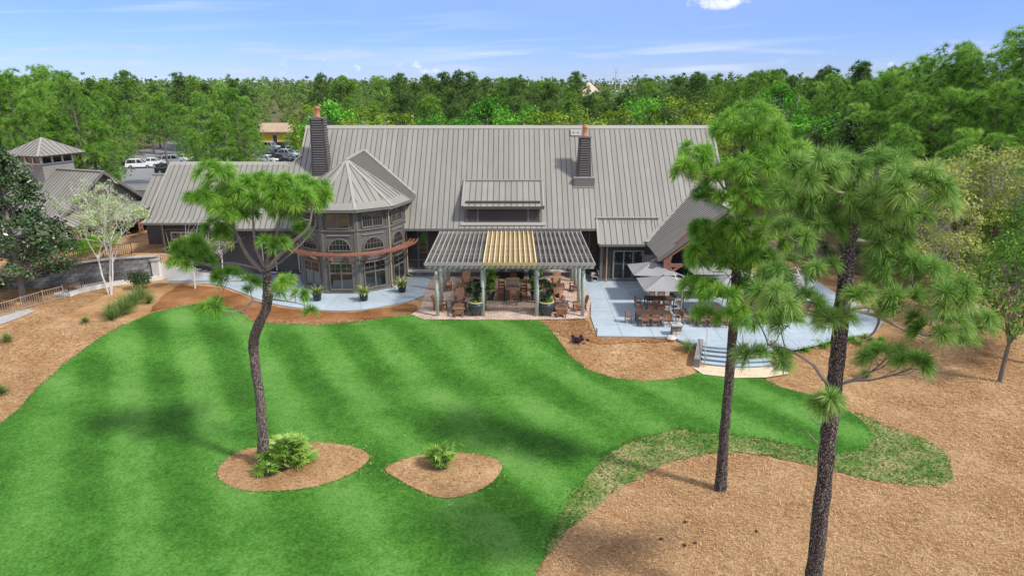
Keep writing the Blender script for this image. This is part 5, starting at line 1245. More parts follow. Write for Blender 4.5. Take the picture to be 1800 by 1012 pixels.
# ------------------------------------------------------------------ shop building on the left with its roof lantern
def pro_shop():
    zb = 1.55; O = Vector((-40.0, 66.3)); a = Vector((0.35, 0.9367)); n = Vector((0.9367, -0.35))
    S = empty('shop_building', (O.x, O.y, zb), 0, 'small dark building with grey metal gable roof and square roof lantern', 'building')
    def W(s, d, z): return Vector((O.x+a.x*s+n.x*d, O.y+a.y*s+n.y*d, zb+z))      # s along the gable, d out of it
    hg, rgd, hw = 2.75, 6.1, 4.6
    ov = 0.35
    m = MB(); m.prism([W(-hw, 0, 0), W(hw+4, 0, 0), W(hw+4, -14, 0), W(-hw, -14, 0)][::-1], (0, 0, hg)); m.prism([W(-hw, -0.02, hg), W(hw, -0.02, hg), W(0, -0.02, rgd-0.2)], n.to_3d()*-6); m.build('wall', 'siding_dark', S, True)
    # gable boards and lattice vent
    m = MB(); k = 0; z = hg
    while z < rgd-0.4:
        w0 = hw*(1-(z-hg)/(rgd-0.2-hg)); w1 = hw*(1-(z+0.2-hg)/(rgd-0.2-hg)); m.poly([W(-w0, 0.04, z), W(w0, 0.04, z), W(max(w1, 0.02), 0.01, z+0.2), W(-max(w1, 0.02), 0.01, z+0.2)]); z += 0.2
    m.build('gable_boards', 'siding_pale', S, True)
    m = MB(); m.poly([W(-2.2, 0.06, hg+0.3), W(2.2, 0.06, hg+0.3), W(0.75, 0.06, hg+1.7), W(-0.75, 0.06, hg+1.7)]); m.build('gable_vent', 'siding', S, True)
    m = MB(); m.bar(W(-hw, 0.1, hg+0.12), W(hw, 0.1, hg+0.12), 0.12, 0.22); m.bar(W(-2.3, 0.1, hg+0.3), W(-0.75, 0.1, hg+1.75), 0.08, 0.12); m.bar(W(2.3, 0.1, hg+0.3), W(0.75, 0.1, hg+1.75), 0.08, 0.12); m.bar(W(-0.85, 0.1, hg+1.75), W(0.85, 0.1, hg+1.75), 0.08, 0.14); m.build('gable_trim', 'trim', S, True)
    sl = (rgd-hg)/hw
    for s, nm in ((-1, 'gable_roof'), (1, 'gable_roof')):
        e = hw+0.5
        P = [W(s*e, 0.7, hg-0.5*sl), W(0, 0.7, rgd), W(0, -9.0, rgd), W(s*e, -9.0, hg-0.5*sl)]
        d = MB(); deck(d, P, 0.15); part = d.build(nm, 'roof_deck_seam_shade', S, True); dn = a.to_3d()*s+Vector((0, 0, -sl)); roof_plane(part, P, dn, 0.46)
        m = MB(); m.bar(W(s*e, 0.72, hg-0.5*sl+0.02), W(0, 0.72, rgd+0.02), 0.14, 0.26); m.build('rake_trim', 'trim', part, True)
    MB().bar(W(0, 0.75, rgd+0.1), W(0, -9, rgd+0.1), 0.32, 0.1).build('ridge_cap', 'roof_trim', S, True)
    # porch roof
    P = [W(-5.6, 2.9, 1.95), W(12.5, 2.9, 1.95), W(12.5, 0.03, hg), W(-5.6, 0.03, hg)]
    d = MB(); deck(d, P, 0.12); part = d.build('porch_roof', 'roof_deck_seam_shade', S, True); roof_plane(part, P, n.to_3d()+Vector((0, 0, -0.28)), 0.46)
    MB().bar(W(-5.6, 2.95, 1.9), W(10.5, 2.95, 1.9), 0.12, 0.16).build('gutter', 'trim', part, True)
    for s in (-4.9, -1.6, 1.7, 5.0, 8.3):
        m = MB()
        for e in (-0.16, 0.16): m.bar(W(s+e, 2.5, 0), W(s+e, 2.5, 1.85), 0.12, 0.12)
        for z in (0.5, 1.0, 1.5): m.bar(W(s-0.16, 2.5, z), W(s+0.16, 2.5, z), 0.09, 0.1)
        m.build('porch_post', 'redwood', S, True)
    for s in (-2.6, 0.3, 3.2): window(S, W(s, 0.02, 1.2), n, 1.5, 1.4, 2, 2, frame='trim_white')
    # left shed behind the magnolia
    P = [W(-9.5, 0.5, 1.6), W(-4.55, 0.5, 2.6), W(-4.55, -9, 2.6), W(-9.5, -9, 1.6)]
    d = MB(); deck(d, P, 0.12); part = d.build('side_roof', 'roof_deck_seam_shade', S, True); roof_plane(part, P, -a.to_3d()+Vector((0, 0, -0.2)), 0.46)
    m = MB(); m.prism([W(-9, 0, 0), W(-4, 0, 0), W(-4, -8.5, 0), W(-9, -8.5, 0)][::-1], (0, 0, 1.55)); m.build('side_wall', 'siding_dark', S, True)
    # roof lantern
    c = W(0.2, -7.1, 0); C2 = Vector((c.x, c.y)); hb = 1.65; z0, z1, z2, z3 = zb+3.6, zb+6.75, zb+7.6, zb+9.1
    def Q(s, d, z, h): return Vector((C2.x+a.x*s*h+n.x*d*h, C2.y+a.y*s*h+n.y*d*h, z))
    cor = ((-1, 1), (1, 1), (1, -1), (-1, -1))
    m = MB(); m.prism([Q(s, d, z0, hb) for s, d in cor][::-1] if True else None, (0, 0, z1-z0)); lw = m.build('lantern_wall', 'siding', S, True)
    for i in range(4):
        p, q = cor[i], cor[(i+1) % 4]; m = MB(); lap_wall(m, Q(*p, 0, hb), Q(*q, 0, hb), z0+0.1, z1, 0.24, 0.03); m.build('lantern_siding', 'siding_pale', lw, True)
        A, B = Q(*p, z1, hb-0.05), Q(*q, z1, hb-0.05)
        g = MB(); g.poly([A, B, B+Vector((0, 0, z2-z1)), A+Vector((0, 0, z2-z1))]); g.build('pane', 'glass', lw, True)
        m = MB(); d_ = (B-A).normalized(); nn = Vector((d_.y, -d_.x, 0))
        for k in range(4): p0 = A.lerp(B, k/3)+nn*0.03; m.bar(p0, p0+Vector((0, 0, z2-z1)), 0.16, 0.12, nn)
        m.bar(A+nn*0.05+Vector((0, 0, 0.03)), B+nn*0.05+Vector((0, 0, 0.03)), 0.12, 0.1); m.build('mullion', 'trim_white', lw, True)
    m = MB(); m.prism([Q(s, d, z2, hb-0.1) for s, d in cor][::-1], (0, 0, 0.2)); m.build('lantern_ceiling', 'trim', lw, True)
    he = 2.5; ap = Vector((C2.x, C2.y, z3)); d = MB(); F4 = []
    for i in range(4): F4.append([Q(*cor[i], z2, he), Q(*cor[(i+1) % 4], z2, he), ap]); deck(d, F4[-1], 0.1)
    part = d.build('lantern_roof', 'roof_deck_seam_shade', S, True)
    for i, f in enumerate(F4):
        mid = (f[0]+f[1])/2-Vector((C2.x, C2.y, z2)); roof_plane(part, f, Vector((mid.x, mid.y, -1.5)), 0.5, 0.25)
        MB().bar(f[0]+Vector((0, 0, 0.05)), ap+Vector((0, 0, 0.05)), 0.2, 0.08).build('hip_cap', 'roof_trim', part, True)
pro_shop()

# ------------------------------------------------------------------ block retaining wall, ramp, fences
def block_wall():
    Wl = empty('retaining_wall', (-40, 53, 0), 0, 'grey split block retaining wall below the small building', 'wall')
    d = (WALL_B-WALL_A); L_ = d.length; d.normalize(); n = Vector((d.y, -d.x)); r_ = random.Random(8)
    def top(x): return 1.12+0.85*sstep(-42, -32, x)
    m = MB(); k = 40
    for i in range(k):
        p, q = WALL_A+d*(L_*i/k), WALL_A+d*(L_*(i+1)/k); tp, tq = top(p.x), top(q.x)
        b = -n*0.3
        m.hexa([(p.x, p.y, -0.3), (q.x, q.y, -0.3), (q.x+b.x, q.y+b.y, -0.3), (p.x+b.x, p.y+b.y, -0.3), (p.x, p.y, tp-0.02), (q.x, q.y, tq-0.02), (q.x+b.x, q.y+b.y, tq-0.02), (p.x+b.x, p.y+b.y, tp-0.02)])
    m.build('backing', 'iron', Wl, True)
    ang = math.atan2(d.y, d.x); rows = 8; cnt = 0
    proto = []
    for j in range(6):
        b = MB(); l = 0.60; x0 = 0.02*r_.random(); b.hexa([(-l/2+.008, -0.05-x0, -.12), (l/2-.008, -0.05, -.12), (l/2-.008, 0.1, -.12), (-l/2+.008, 0.1, -.12), (-l/2+.008, -0.04, .12), (l/2-.008, -0.04-x0, .12), (l/2-.008, 0.1, .12), (-l/2+.008, 0.1, .12)])
        me = bpy.data.meshes.new('block'); me.from_pydata(b.v, [], b.f); me.materials.append(MATS['wall_block']); proto.append(me)
    for r in range(rows):
        s = 4.5+(0.3 if r % 2 else 0)
        while s < L_:
            p = WALL_A+d*s+n*0.02; z = 0.1+r*0.25
            if z+0.12 < top(p.x)+0.06 and cnt < 300:
                o = put('block', r_.choice(proto), Wl, (p.x+40, p.y-53, z), ang); cnt += 1
            s += 0.61
    for i in range(22):
        p, q = WALL_A+d*(L_*i/22), WALL_A+d*(L_*(i+1)/22-0.02)
        MB().bar((p.x, p.y, top(p.x)+0.06), (q.x, q.y, top(q.x)+0.06), 0.42, 0.1).build('cap_stone', 'kerb_concrete', Wl, True)
block_wall()
def fence(label, pts, h, m_, gap=0.13, postgap=2.0, pw=0.05, group='metal picket fences', base=0.08):
    """pts: 3d ground points; posts, two rails, pickets one by one"""
    P = [Vector(p) for p in pts]; F_ = empty('picket_fence', P[0], 0, label, 'fence', group); o = P[0]
    pm = MB(); pm.box((0, 0, (h+base)/2), (0.022, 0.022, h-base-0.02)); pme = bpy.data.meshes.new('picket'); pme.from_pydata(pm.v, [], pm.f); pme.materials.append(MATS[m_])
    qm = MB(); qm.box((0, 0, h/2+0.03), (pw, pw, h+0.06)); qme = bpy.data.meshes.new('fence_post'); qme.from_pydata(qm.v, [], qm.f); qme.materials.append(MATS[m_])
    n = 0
    for a, b in zip(P, P[1:]):
        L_ = (b-a).length; k = max(1, round(L_/postgap)); ang = math.atan2((b-a).y, (b-a).x)
        for i in range(k+1): put('fence_post', qme, F_, a.lerp(b, i/k)-o, ang)
        for z in (base+0.04, h-0.04): MB().bar(a+Vector((0, 0, z)), b+Vector((0, 0, z)), 0.035, 0.04).build('rail', m_, F_, True)
        for i in range(1, int(L_/gap)):
            if n < 290: put('picket', pme, F_, a.lerp(b, i*gap/L_)-o, ang); n += 1
    return F_
def g3(px, py, z=None):
    if z is None: q = gp(px, py); return Vector((q.x, q.y, gz(q.x, q.y)))
    return at(px, py, z)
fence('tan metal picket fence along the path at the picture edge', [g3(-60, 575), g3(40, 545), g3(78, 533), g3(113, 524)], 1.0, 'fence_tan', 0.17)
fence('dark picket rail along the white ramp below the block wall', [g3(122, 519), g3(145, 511), g3(200, 500), g3(232, 495), g3(278, 490)], 0.95, 'iron', 0.13)
fence('dark picket fence on the terrace above the block wall', [Vector((-41, 54.0, 1.2)), Vector((-36.5, 55.2, 1.55)), Vector((-32.3, 56.4, 1.95))], 1.0, 'iron', 0.15)
def ramp():
    o = empty('ramp', (*gp(185, 508), 0), 0); tag(o, kind='structure')
    P = [g3(124, 522), g3(145, 514.5), g3(200, 503), g3(235, 498), g3(285, 492)]
    for a, b in zip(P, P[1:]):
        d = (b-a).normalized(); n = Vector((-d.y, d.x, 0))
        MB().hexa([a, b, b+n*0.2, a+n*0.2, a+Vector((0, 0, 0.36)), b+Vector((0, 0, 0.36)), b+n*0.2+Vector((0, 0, 0.36)), a+n*0.2+Vector((0, 0, 0.36))]).build('ramp_kerb', 'concrete_white', o, True)
        MB().hexa([a+n*0.2, b+n*0.2, b+n*1.6, a+n*1.6, a+n*0.2+Vector((0, 0, 0.18)), b+n*0.2+Vector((0, 0, 0.18)), b+n*1.6+Vector((0, 0, 0.18)), a+n*1.6+Vector((0, 0, 0.18))]).build('ramp_slab', 'concrete_white', o, True)
    sheet('cart_path', [gp(*p) for p in ((-80, 594), (0, 571), (36, 558), (62, 547), (50, 543), (20, 550), (-80, 578))], 'kerb_concrete', 0.02, 1.0)
    r = empty('stair_landing', (-28.6, 56.0, 0), 0, 'cream rendered stair wall with sloping metal rail beside the wing', 'stairs')
    m = MB(); m.hexa([(-29.6, 55.55, 0), (-25.2, 55.55, 0), (-25.2, 55.75, 0), (-29.6, 55.75, 0), (-29.6, 55.55, 1.35), (-25.2, 55.55, 0.35), (-25.2, 55.75, 0.35), (-29.6, 55.75, 1.35)]); m.build('stair_wall', 'concrete_white', r, True)
    m = MB(); m.box((-29.9, 55.55, 0.85), (0.6, 0.6, 1.7)); m.k = 1; m.box((-29.9, 55.55, 1.75), (0.75, 0.75, 0.12)); m.build('pillar', ('concrete_white', 'kerb_concrete'), r, True)
    m = MB(); m.tube([(-29.6, 55.6, 1.5), (-27.4, 55.6, 2.2-0.3)], 0.03, 6); m.tube([(-29.6, 55.6, 2.2), (-25.3, 55.6, 1.25)], 0.035, 6); m.build('top_rail', 'rail_grey', r, True)
    for i in range(24): x = -29.5+i*0.18; t = (x+29.6)/4.4; MB().box((x, 55.6, 1.75-0.95*t), (0.02, 0.02, 0.85)).build('picket', 'iron', r, True)
    for i in range(9): MB().box((-29.3+i*0.45, 56.4, 0.6-0.065*i), (0.45, 1.2, 1.2-0.13*i)).build('tread', 'kerb_concrete', r, True)
    MB().tube([(-29.7, 57.0, 4.7), (-29.7, 57.0, 0.1)], 0.055, 8).build('downspout', 'downspout', CH, True)
ramp()

# ------------------------------------------------------------------ car park, cars, carts, far buildings
LZ = 0.68
def lot(px, py): p = at(px, py, LZ); return Vector((p.x, p.y))
sheet('car_park', [Vector((-64, 100)), Vector((-40, 97)), Vector((-30, 104)), Vector((-24, 118)), Vector((-24, 205)), Vector((-95, 205)), Vector((-80, 130))], 'asphalt', 0.2, 3.0, lambda x, y: max(gz(x, y), 0.47))
def car_proto(suv=False):
    r = empty('parked_car', (0, 0, 0)); hb = 0.92 if not suv else 1.02; ht = 1.45 if not suv else 1.72; L_, w = 2.3, 0.9
    prof = [(-L_, 0.45), (-L_, 0.72), (-L_+0.15, hb-0.08), (-0.95, hb), (L_-0.35, hb-0.02), (L_-0.05, hb-0.12), (L_, 0.6), (L_, 0.36), (-L_, 0.36)]
    m = MB(); n = len(prof)
    ring = []
    for s, k in ((-1, 1.0), (1, 1.0)): ring.append([(x, s*w*(0.97 if z > 0.6 else 1), z) for x, z in prof])
    m._add(ring[0]+ring[1], [tuple(range(n)), tuple(range(2*n-1, n-1, -1))]+[(i, n+i, n+(i+1) % n, (i+1) % n) for i in range(n)]); body = m.build('body', 'paint_white', r)
    # cabin: lower ring and roof ring
    xf, xr = -0.95, (L_-0.75 if not suv else L_-0.15); lo = [(xf, -w*.95), (xr, -w*.95), (xr, w*.95), (xf, w*.95)]; hi = [(xf+0.75, -w*.74), (xr-0.5 if not suv else xr-0.25, -w*.74), (xr-0.5 if not suv else xr-0.25, w*.74), (xf+0.75, w*.74)]
    m = MB(); m.hexa([(x, y, hb-0.01) for x, y in lo]+[(x, y, ht-0.06) for x, y in hi]); m.build('windows', 'glass', r)
    m = MB(); m.hexa([(x, y, ht-0.065) for x, y in hi]+[(x*0.97+0.01, y*0.93, ht) for x, y in hi])
    for (x, y), (x2, y2) in zip(lo, hi): m.bar((x, y, hb-0.02), (x2, y2, ht-0.03), 0.09, 0.09)
    for s in (-1, 1): m.bar((0.4, s*w*.96, hb), (0.42, s*w*.745, ht-0.04), 0.1, 0.05)
    m.build('roof', 'paint_white', r)
    for sx in (-1.42, 1.42):
        for s in (-1, 1):
            o = MB(); o.T = Matrix.Translation((sx, s*w*0.94, 0.34)) @ Matrix.Rotation(math.pi/2, 4, 'X'); o.lathe([(0.2, -0.1), (0.33, -0.1), (0.34, 0), (0.33, 0.1), (0.2, 0.1)], (0, 0, 0), 16); t = o.build('tyre', 'tyre', r)
            o = MB(); o.T = Matrix.Translation((sx, s*w*0.94, 0.34)) @ Matrix.Rotation(math.pi/2, 4, 'X'); o.lathe([(0.2, -0.115), (0.05, -0.12), (0.05, 0.12), (0.2, 0.115)], (0, 0, 0), 12); o.build('rim', 'chrome', t)
    for s in (-1, 1):
        MB().box((-L_+0.02, s*0.62, 0.68), (0.1, 0.36, 0.14)).build('headlight', 'chrome', r); MB().box((L_-0.03, s*0.66, 0.74), (0.08, 0.28, 0.16)).build('tail_light', 'paint_red', r)
    MB().box((-L_, 0, 0.5), (0.06, 1.3, 0.16)).build('bumper', 'black', r)
    return r
def cars():
    pa, pb = car_proto(False), car_proto(True); ua, ub = [], []
    spots = [(247, 296, 'w', 1, 15, 'white', 'white estate car at the car park edge above the shop gable'), (272, 291, 'w', 0, 15, 'white', 'white saloon parked right behind the white estate car'), (222, 292, 'b', 0, 20, 'black', 'black saloon at the car park edge beside the white estate car'),
             (308, 288, 'w', 1, 10, 'white', 'white off-roader half hidden behind the lone pine trunk'), (330, 284, 'w', 0, 10, 'white', 'white saloon right of the lone pine trunk above the wing roof'), (205, 291, 'k', 0, 25, 'black', 'black saloon nearest the small building in the car park'),
             (285, 288, 'b', 0, 12, 'grey', 'dark grey saloon parked between white cars'), (300, 305, 'd', 1, 5, 'black', 'dark car directly behind the golf carts'),
             (478, 263, 'w', 1, -25, 'silver', 'silver van-like car parked before the yellow building'), (503, 263, 'b', 1, -25, 'navy', 'dark blue car parked right of the yellow building door'), (525, 259, 'b', 0, -25, 'black', 'black car at the far right before the yellow building'),
             (482, 277, 'b', 1, -25, 'navy', 'dark blue car in the middle row before the yellow building'), (508, 277, 'w', 1, -25, 'teal', 'pale green grey car in the middle row beside the dark blue one'), (520, 271, 'w', 1, -25, 'white', 'white pickup-like car behind the pale green grey car'),
             (473, 286, 'w', 0, -25, 'white', 'white car in the nearest row left, just above the wing ridge'), (498, 286, 'b', 1, -25, 'black', 'black car in the nearest row, just above the wing ridge')]
    for px, py, _, suv, ang, colr, lab in spots:
        p = lot(px, py); o = place(pb if suv else pa, ub if suv else ua, (p.x, p.y, LZ+0.03), R(180+ang), lab, 'cars in the car park', 'car')
        for ch in o.children:
            if ch.name.split('.')[0] in ('body', 'roof'):
                ch.data = ch.data.copy(); ch.data.materials[0] = MATS['paint_'+colr]
    # golf carts
    for i, (px, py, ang, lab) in enumerate(((284, 316, 10, 'red golf cart at the near end of the cart row'), (301, 314, 5, 'red golf cart right behind the nearest one'))):
        p = lot(px, py); r = empty('golf_cart', (p.x, p.y, LZ+0.03), R(180+ang), lab, 'golf cart', 'red golf carts in the car park')
        m = MB(); m.prism([(-1.2, -0.55, 0.3), (-1.15, -0.55, 0.75), (-0.75, -0.55, 0.8), (-0.6, -0.55, 0.4), (0.1, -0.55, 0.4), (0.15, -0.55, 0.72), (1.15, -0.55, 0.72), (1.2, -0.55, 0.35)], (0, 1.1, 0)); m.build('body', 'paint_red', r)
        MB().box((0.35, 0, 0.82), (0.5, 1.05, 0.14)).build('seat', 'black', r); MB().box((0.62, 0, 1.08), (0.12, 1.05, 0.42)).build('backrest', 'black', r)
        for sx in (-0.7, 0.75):
            for s in (-1, 1): MB().bar((sx, s*0.5, 0.7), (sx*0.95, s*0.5, 1.85), 0.035, 0.035).build('roof_post', 'black', r)
        MB().box((0.05, 0, 1.88), (1.9, 1.15, 0.06)).build('roof', 'black', r)
        for sx in (-0.85, 0.8):
            for s in (-1, 1):
                o = MB(); o.T = Matrix.Translation((sx, s*0.52, 0.24)) @ Matrix.Rotation(math.pi/2, 4, 'X'); o.lathe([(0.12, -0.09), (0.24, -0.09), (0.24, 0.09), (0.12, 0.09)], (0, 0, 0), 14); o.build('wheel', 'tyre', r)
cars()
def far_buildings():
    c = at(478, 256, LZ); r = empty('yellow_building', (c.x, c.y+4, LZ), 0, 'yellow building with brown hipped roof behind the parked cars', 'building')
    MB().box((0, 0, 1.6), (13, 7, 3.2)).build('wall', 'yellow_wall', r)
    m = MB(); m.prism([(-7.2, -4.3, 3.2), (7.2, -4.3, 3.2), (7.2, 4.3, 3.2), (-7.2, 4.3, 3.2)], (0, 0, 0.2)); m.k = 0
    m._add([(-7.2, -4.3, 3.4), (7.2, -4.3, 3.4), (7.2, 4.3, 3.4), (-7.2, 4.3, 3.4), (-3.2, 0, 5.3), (3.2, 0, 5.3)], [(0, 1, 5, 4), (1, 2, 5), (2, 3, 4, 5), (3, 0, 4)]); m.build('roof', 'clay_roof', r)
    window(r, (c.x+0.8, c.y+0.48, LZ+1.5), (0, -1), 1.0, 2.1, 1, 1, 'door', 'trim_white', sashes=1, munt=False)
    for x in (-4.5, 4.2): window(r, (c.x+x, c.y+0.48, LZ+1.9), (0, -1), 1.4, 1.2, 2, 2, 'window', 'trim_white')
    p = atY(1035, 158, 330); h = empty('distant_house', (p.x, 330, 0.5), 0, 'pale tan roofed house rising from the far pines', 'house')
    MB().box((0, 0, 4.5), (12, 9, 9)).build('wall', 'stone_pale', h)
    m = MB(); m._add([(-7, -5.5, 9), (7, -5.5, 9), (7, 5.5, 9), (-7, 5.5, 9), (0, 0, p.z+3.2)], [(0, 1, 4), (1, 2, 4), (2, 3, 4), (3, 0, 4), (3, 2, 1, 0)]); m.build('roof', 'pale_roof', h)
    p = atY(1089, 160, 420); h = empty('distant_building', (p.x, 420, 0.5), 0, 'flat white building below the tall mast', 'building')
    MB().box((0, 0, 5), (12, 8, 9.4)).build('wall', 'white_paint', h); MB().box((0, 0, 10), (13.5, 9, 0.9)).build('roof', 'white_paint', h)
    for i, (px, top, yy) in enumerate(((1083, 121, 425), (1091, 146, 418), (1380, 119, 700))):
        q = atY(px, top, yy); m_ = empty('mast', (q.x, yy, 0.5), 0, ('thin tall mast above the flat white building', 'short white pole on the flat white building', 'thin mast on the horizon above the near pine')[i], 'mast')
        MB().tube([(0, 0, 0), (0, 0, q.z-0.5)], [0.35, 0.14], 6).build('pole', 'rail_grey' if i != 1 else 'white_paint', m_); MB().bar((-0.9, 0, q.z-3), (0.9, 0, q.z-3), 0.15, 0.15).build('crossarm', 'rail_grey', m_)
far_buildings()

# ------------------------------------------------------------------ near pines
def trunk_mesh(m, path, rad, seed, sides=18, rough=0.07, step=0.22):
    """bark-ridged tapering trunk"""
    r = np.random.default_rng(seed); P = catmull(path, 6); Rr = np.interp(np.linspace(0, 1, len(P)), np.linspace(0, 1, len(rad)), rad)
    vs_, fs = [], []
    for i, p in enumerate(P):
        for j in range(sides):
            a = 2*math.pi*j/sides; k = 1+rough*r.normal()
            vs_.append(p+Vector((math.cos(a), math.sin(a), 0))*Rr[i]*k)
    for i in range(len(P)-1):
        for j in range(sides): fs.append((i*sides+j, i*sides+(j+1) % sides, (i+1)*sides+(j+1) % sides, (i+1)*sides+j))
    m._add(vs_, fs); return P, Rr
def hero_pine(label, Y, trunk, rad, clusters, L, n, mats, seed, limbs=(), depth=2.6, tuft_w=0.018, dens=1.05):
    rn = random.Random(seed); rg = np.random.default_rng(seed)
    b = gp(*trunk[0]); Y = b.y; base = Vector((b.x, b.y, gz(b.x, b.y)-0.15))
    root = empty('pine_tree', (b.x, b.y, gz(b.x, b.y)), 0, label, 'pine tree', 'tall pines on the lawn edge')
    path = [base]+[atY(px, py, Y) for px, py in trunk[1:]]
    rad = [q*0.82 for q in rad]; m = MB(); P, Rr = trunk_mesh(m, path, rad, seed)
    m.build('trunk', mats[1], root, True)
    bm_ = MB(); joints = [(P[i], Rr[i]) for i in range(len(P)) if i > len(P)*0.25]
    for lm in limbs:       # drawn limbs: (list of survey points, r0, r1, depth shift at the end)
        pts = [atY(px, py, Y+lm[3]*i/(len(lm[0])-1)) for i, (px, py) in enumerate(lm[0])]
        pts = catmull(pts, 4); k = len(pts); joints += [(pts[i], 0.72*(lm[1]+(lm[2]-lm[1])*i/(k-1))) for i in range(2, k)]; bm_.tube(pts, [0.72*(lm[1]+(lm[2]-lm[1])*i/(k-1)) for i in range(k)], 7)
    C, A = [], []
    for cl in clusters:
        px, py, rx, ry, cnt = cl[:5]; dY = cl[5] if len(cl) > 5 else rn.uniform(-depth, depth*0.6)*0.75
        c = atY(px, py, Y+dY); u = (c-Vector((0, 0, H))).length/F; wx, wz = rx*u, ry*u
        # limb from the trunk
        tgt = c-Vector((0, 0, wz*0.5)); s, rq = min(joints, key=lambda j: (j[0]-tgt).length+1.6*max(0, j[0].z-tgt.z+0.2*(j[0]-tgt).length))
        dist = (tgt-s).length; r0 = min(rq*0.6, 0.022+0.011*dist)
        w = wob(s, tgt, 4, 0.07*dist, rn); w = catmull(w, 3); bm_.tube(w, [r0+(0.015-r0)*i/(len(w)-1) for i in range(len(w))], 6)
        for i in range(int(cnt*dens)):
            d = Vector((rn.gauss(0, 1), rn.gauss(0, 1), rn.gauss(0, 1))).normalized()*(rn.random()**0.4)
            p = c+Vector((d.x*wx, d.y*max(wx*0.9, 0.5), d.z*wz)); ax = Vector((d.x, d.y, d.z*0.6+0.55)); C.append(p); A.append(ax)
            s0 = w[int(len(w)*rn.uniform(0.55, 0.99))]; mid = s0.lerp(p, 0.55)-Vector((0, 0, 0.1))
            bm_.tube([s0, mid, p+ax.normalized()*0.05], [0.014, 0.010, 0.007], 5, False)
    bm_.build('branches', mats[2], root, True)
    C = np.array([tuple(c) for c in C]); A = np.array([tuple(a) for a in A])
    szs = rg.uniform(0.82, 1.15, len(C)); parts = []
    for lo, hi in ((0.82, 0.93), (0.93, 1.04), (1.04, 1.16)):
        s = (szs >= lo) & (szs < hi)
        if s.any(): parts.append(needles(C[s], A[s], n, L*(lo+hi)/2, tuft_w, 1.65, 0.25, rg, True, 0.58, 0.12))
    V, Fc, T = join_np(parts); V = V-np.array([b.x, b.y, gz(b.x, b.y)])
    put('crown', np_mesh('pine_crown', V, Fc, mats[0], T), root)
hero_pine('tall bent pine standing in the left straw island with palmettos', 27, [(465, 822), (461, 760), (457, 700), (449, 645), (446, 600), (456, 568), (468, 540), (471, 500), (466, 470)], [0.34, 0.27, 0.25, 0.25, 0.26, 0.27, 0.24, 0.24, 0.15],
          [(378, 306, 26, 16, 10), (350, 348, 24, 14, 9), (396, 342, 36, 24, 16), (445, 328, 34, 22, 13), (492, 334, 38, 24, 19), (540, 325, 34, 17, 18), (562, 345, 16, 16, 6), (430, 368, 34, 16, 11), (508, 362, 32, 17, 11), (385, 398, 22, 16, 8),
           (418, 335, 30, 18, 12), (470, 352, 32, 18, 13), (520, 345, 30, 16, 13), (465, 320, 24, 12, 7), (405, 362, 26, 14, 9), (548, 352, 20, 14, 8), (345, 428, 28, 14, 8, 0.5), (330, 446, 30, 18, 9, 0.1), (318, 460, 18, 10, 4, -0.3), (358, 452, 14, 12, 4, 0.6), (398, 482, 22, 10, 8), (436, 500, 14, 10, 4), (492, 503, 12, 9, 4), (527, 513, 12, 6, 3), (375, 536, 14, 6, 4), (360, 540, 10, 5, 2), (478, 428, 20, 10, 4), (524, 400, 15, 9, 4), (545, 545, 9, 4, 2), (505, 490, 10, 8, 3)],
          0.47, 190, ('needle', 'pine_bark', 'twig'), 21,
          [([(466, 480), (446, 462), (430, 440), (418, 415), (405, 390), (392, 352)], 0.14, 0.05, 0.6), ([(470, 472), (492, 448), (515, 425), (540, 402), (548, 372), (552, 345)], 0.13, 0.04, -0.7), ([(468, 470), (474, 440), (486, 412), (492, 385), (490, 350)], 0.11, 0.04, 0.9),
           ([(466, 470), (452, 440), (446, 405), (445, 370), (445, 340)], 0.10, 0.04, -1.0), ([(470, 476), (500, 455), (528, 430), (552, 402), (556, 384)], 0.06, 0.025, 0.4), ([(470, 536), (444, 530), (428, 543), (405, 548), (372, 540)], 0.07, 0.025, -0.5), ([(470, 525), (494, 528), (520, 532), (548, 540)], 0.06, 0.02, -0.8),
           ([(462, 475), (430, 466), (398, 462), (372, 470), (345, 448)], 0.06, 0.025, 0.4), ([(428, 543), (436, 556), (428, 566)], 0.03, 0.012, 0.0), ([(405, 548), (412, 560), (418, 564)], 0.03, 0.012, 0.0)], depth=1.6, dens=1.0)
hero_pine('straight slim pine at the edge of the rough in front of the steps', 25.7, [(1267, 859), (1271, 790), (1277, 720), (1284, 640), (1290, 560), (1294, 480), (1298, 400), (1302, 320), (1307, 255), (1311, 205)], [0.30, 0.245, 0.235, 0.225, 0.215, 0.2, 0.17, 0.14, 0.1, 0.04],
          [(1318, 200, 38, 16, 15), (1295, 232, 42, 22, 18), (1350, 232, 44, 22, 17), (1385, 262, 30, 22, 11), (1222, 272, 34, 17, 13), (1205, 300, 22, 14, 8), (1258, 300, 40, 22, 19), (1330, 292, 46, 28, 22), (1385, 305, 30, 22, 10), (1240, 345, 26, 14, 7),
           (1300, 345, 44, 22, 16), (1352, 350, 40, 24, 14), (1252, 408, 36, 22, 16), (1305, 398, 44, 24, 20), (1360, 408, 38, 24, 15), (1228, 445, 30, 18, 13), (1288, 448, 44, 24, 19), (1345, 455, 40, 22, 15), (1222, 505, 18, 18, 9), (1262, 512, 38, 20, 14), (1318, 510, 36, 20, 12), (1245, 552, 22, 12, 6), (1300, 552, 40, 16, 10), (1340, 556, 28, 14, 7)],
          0.50, 165, ('needle', 'pine_bark_dark', 'twig'), 22, [([(1296, 470), (1280, 500), (1270, 530), (1262, 560)], 0.04, 0.015, -0.5)], depth=2.0)
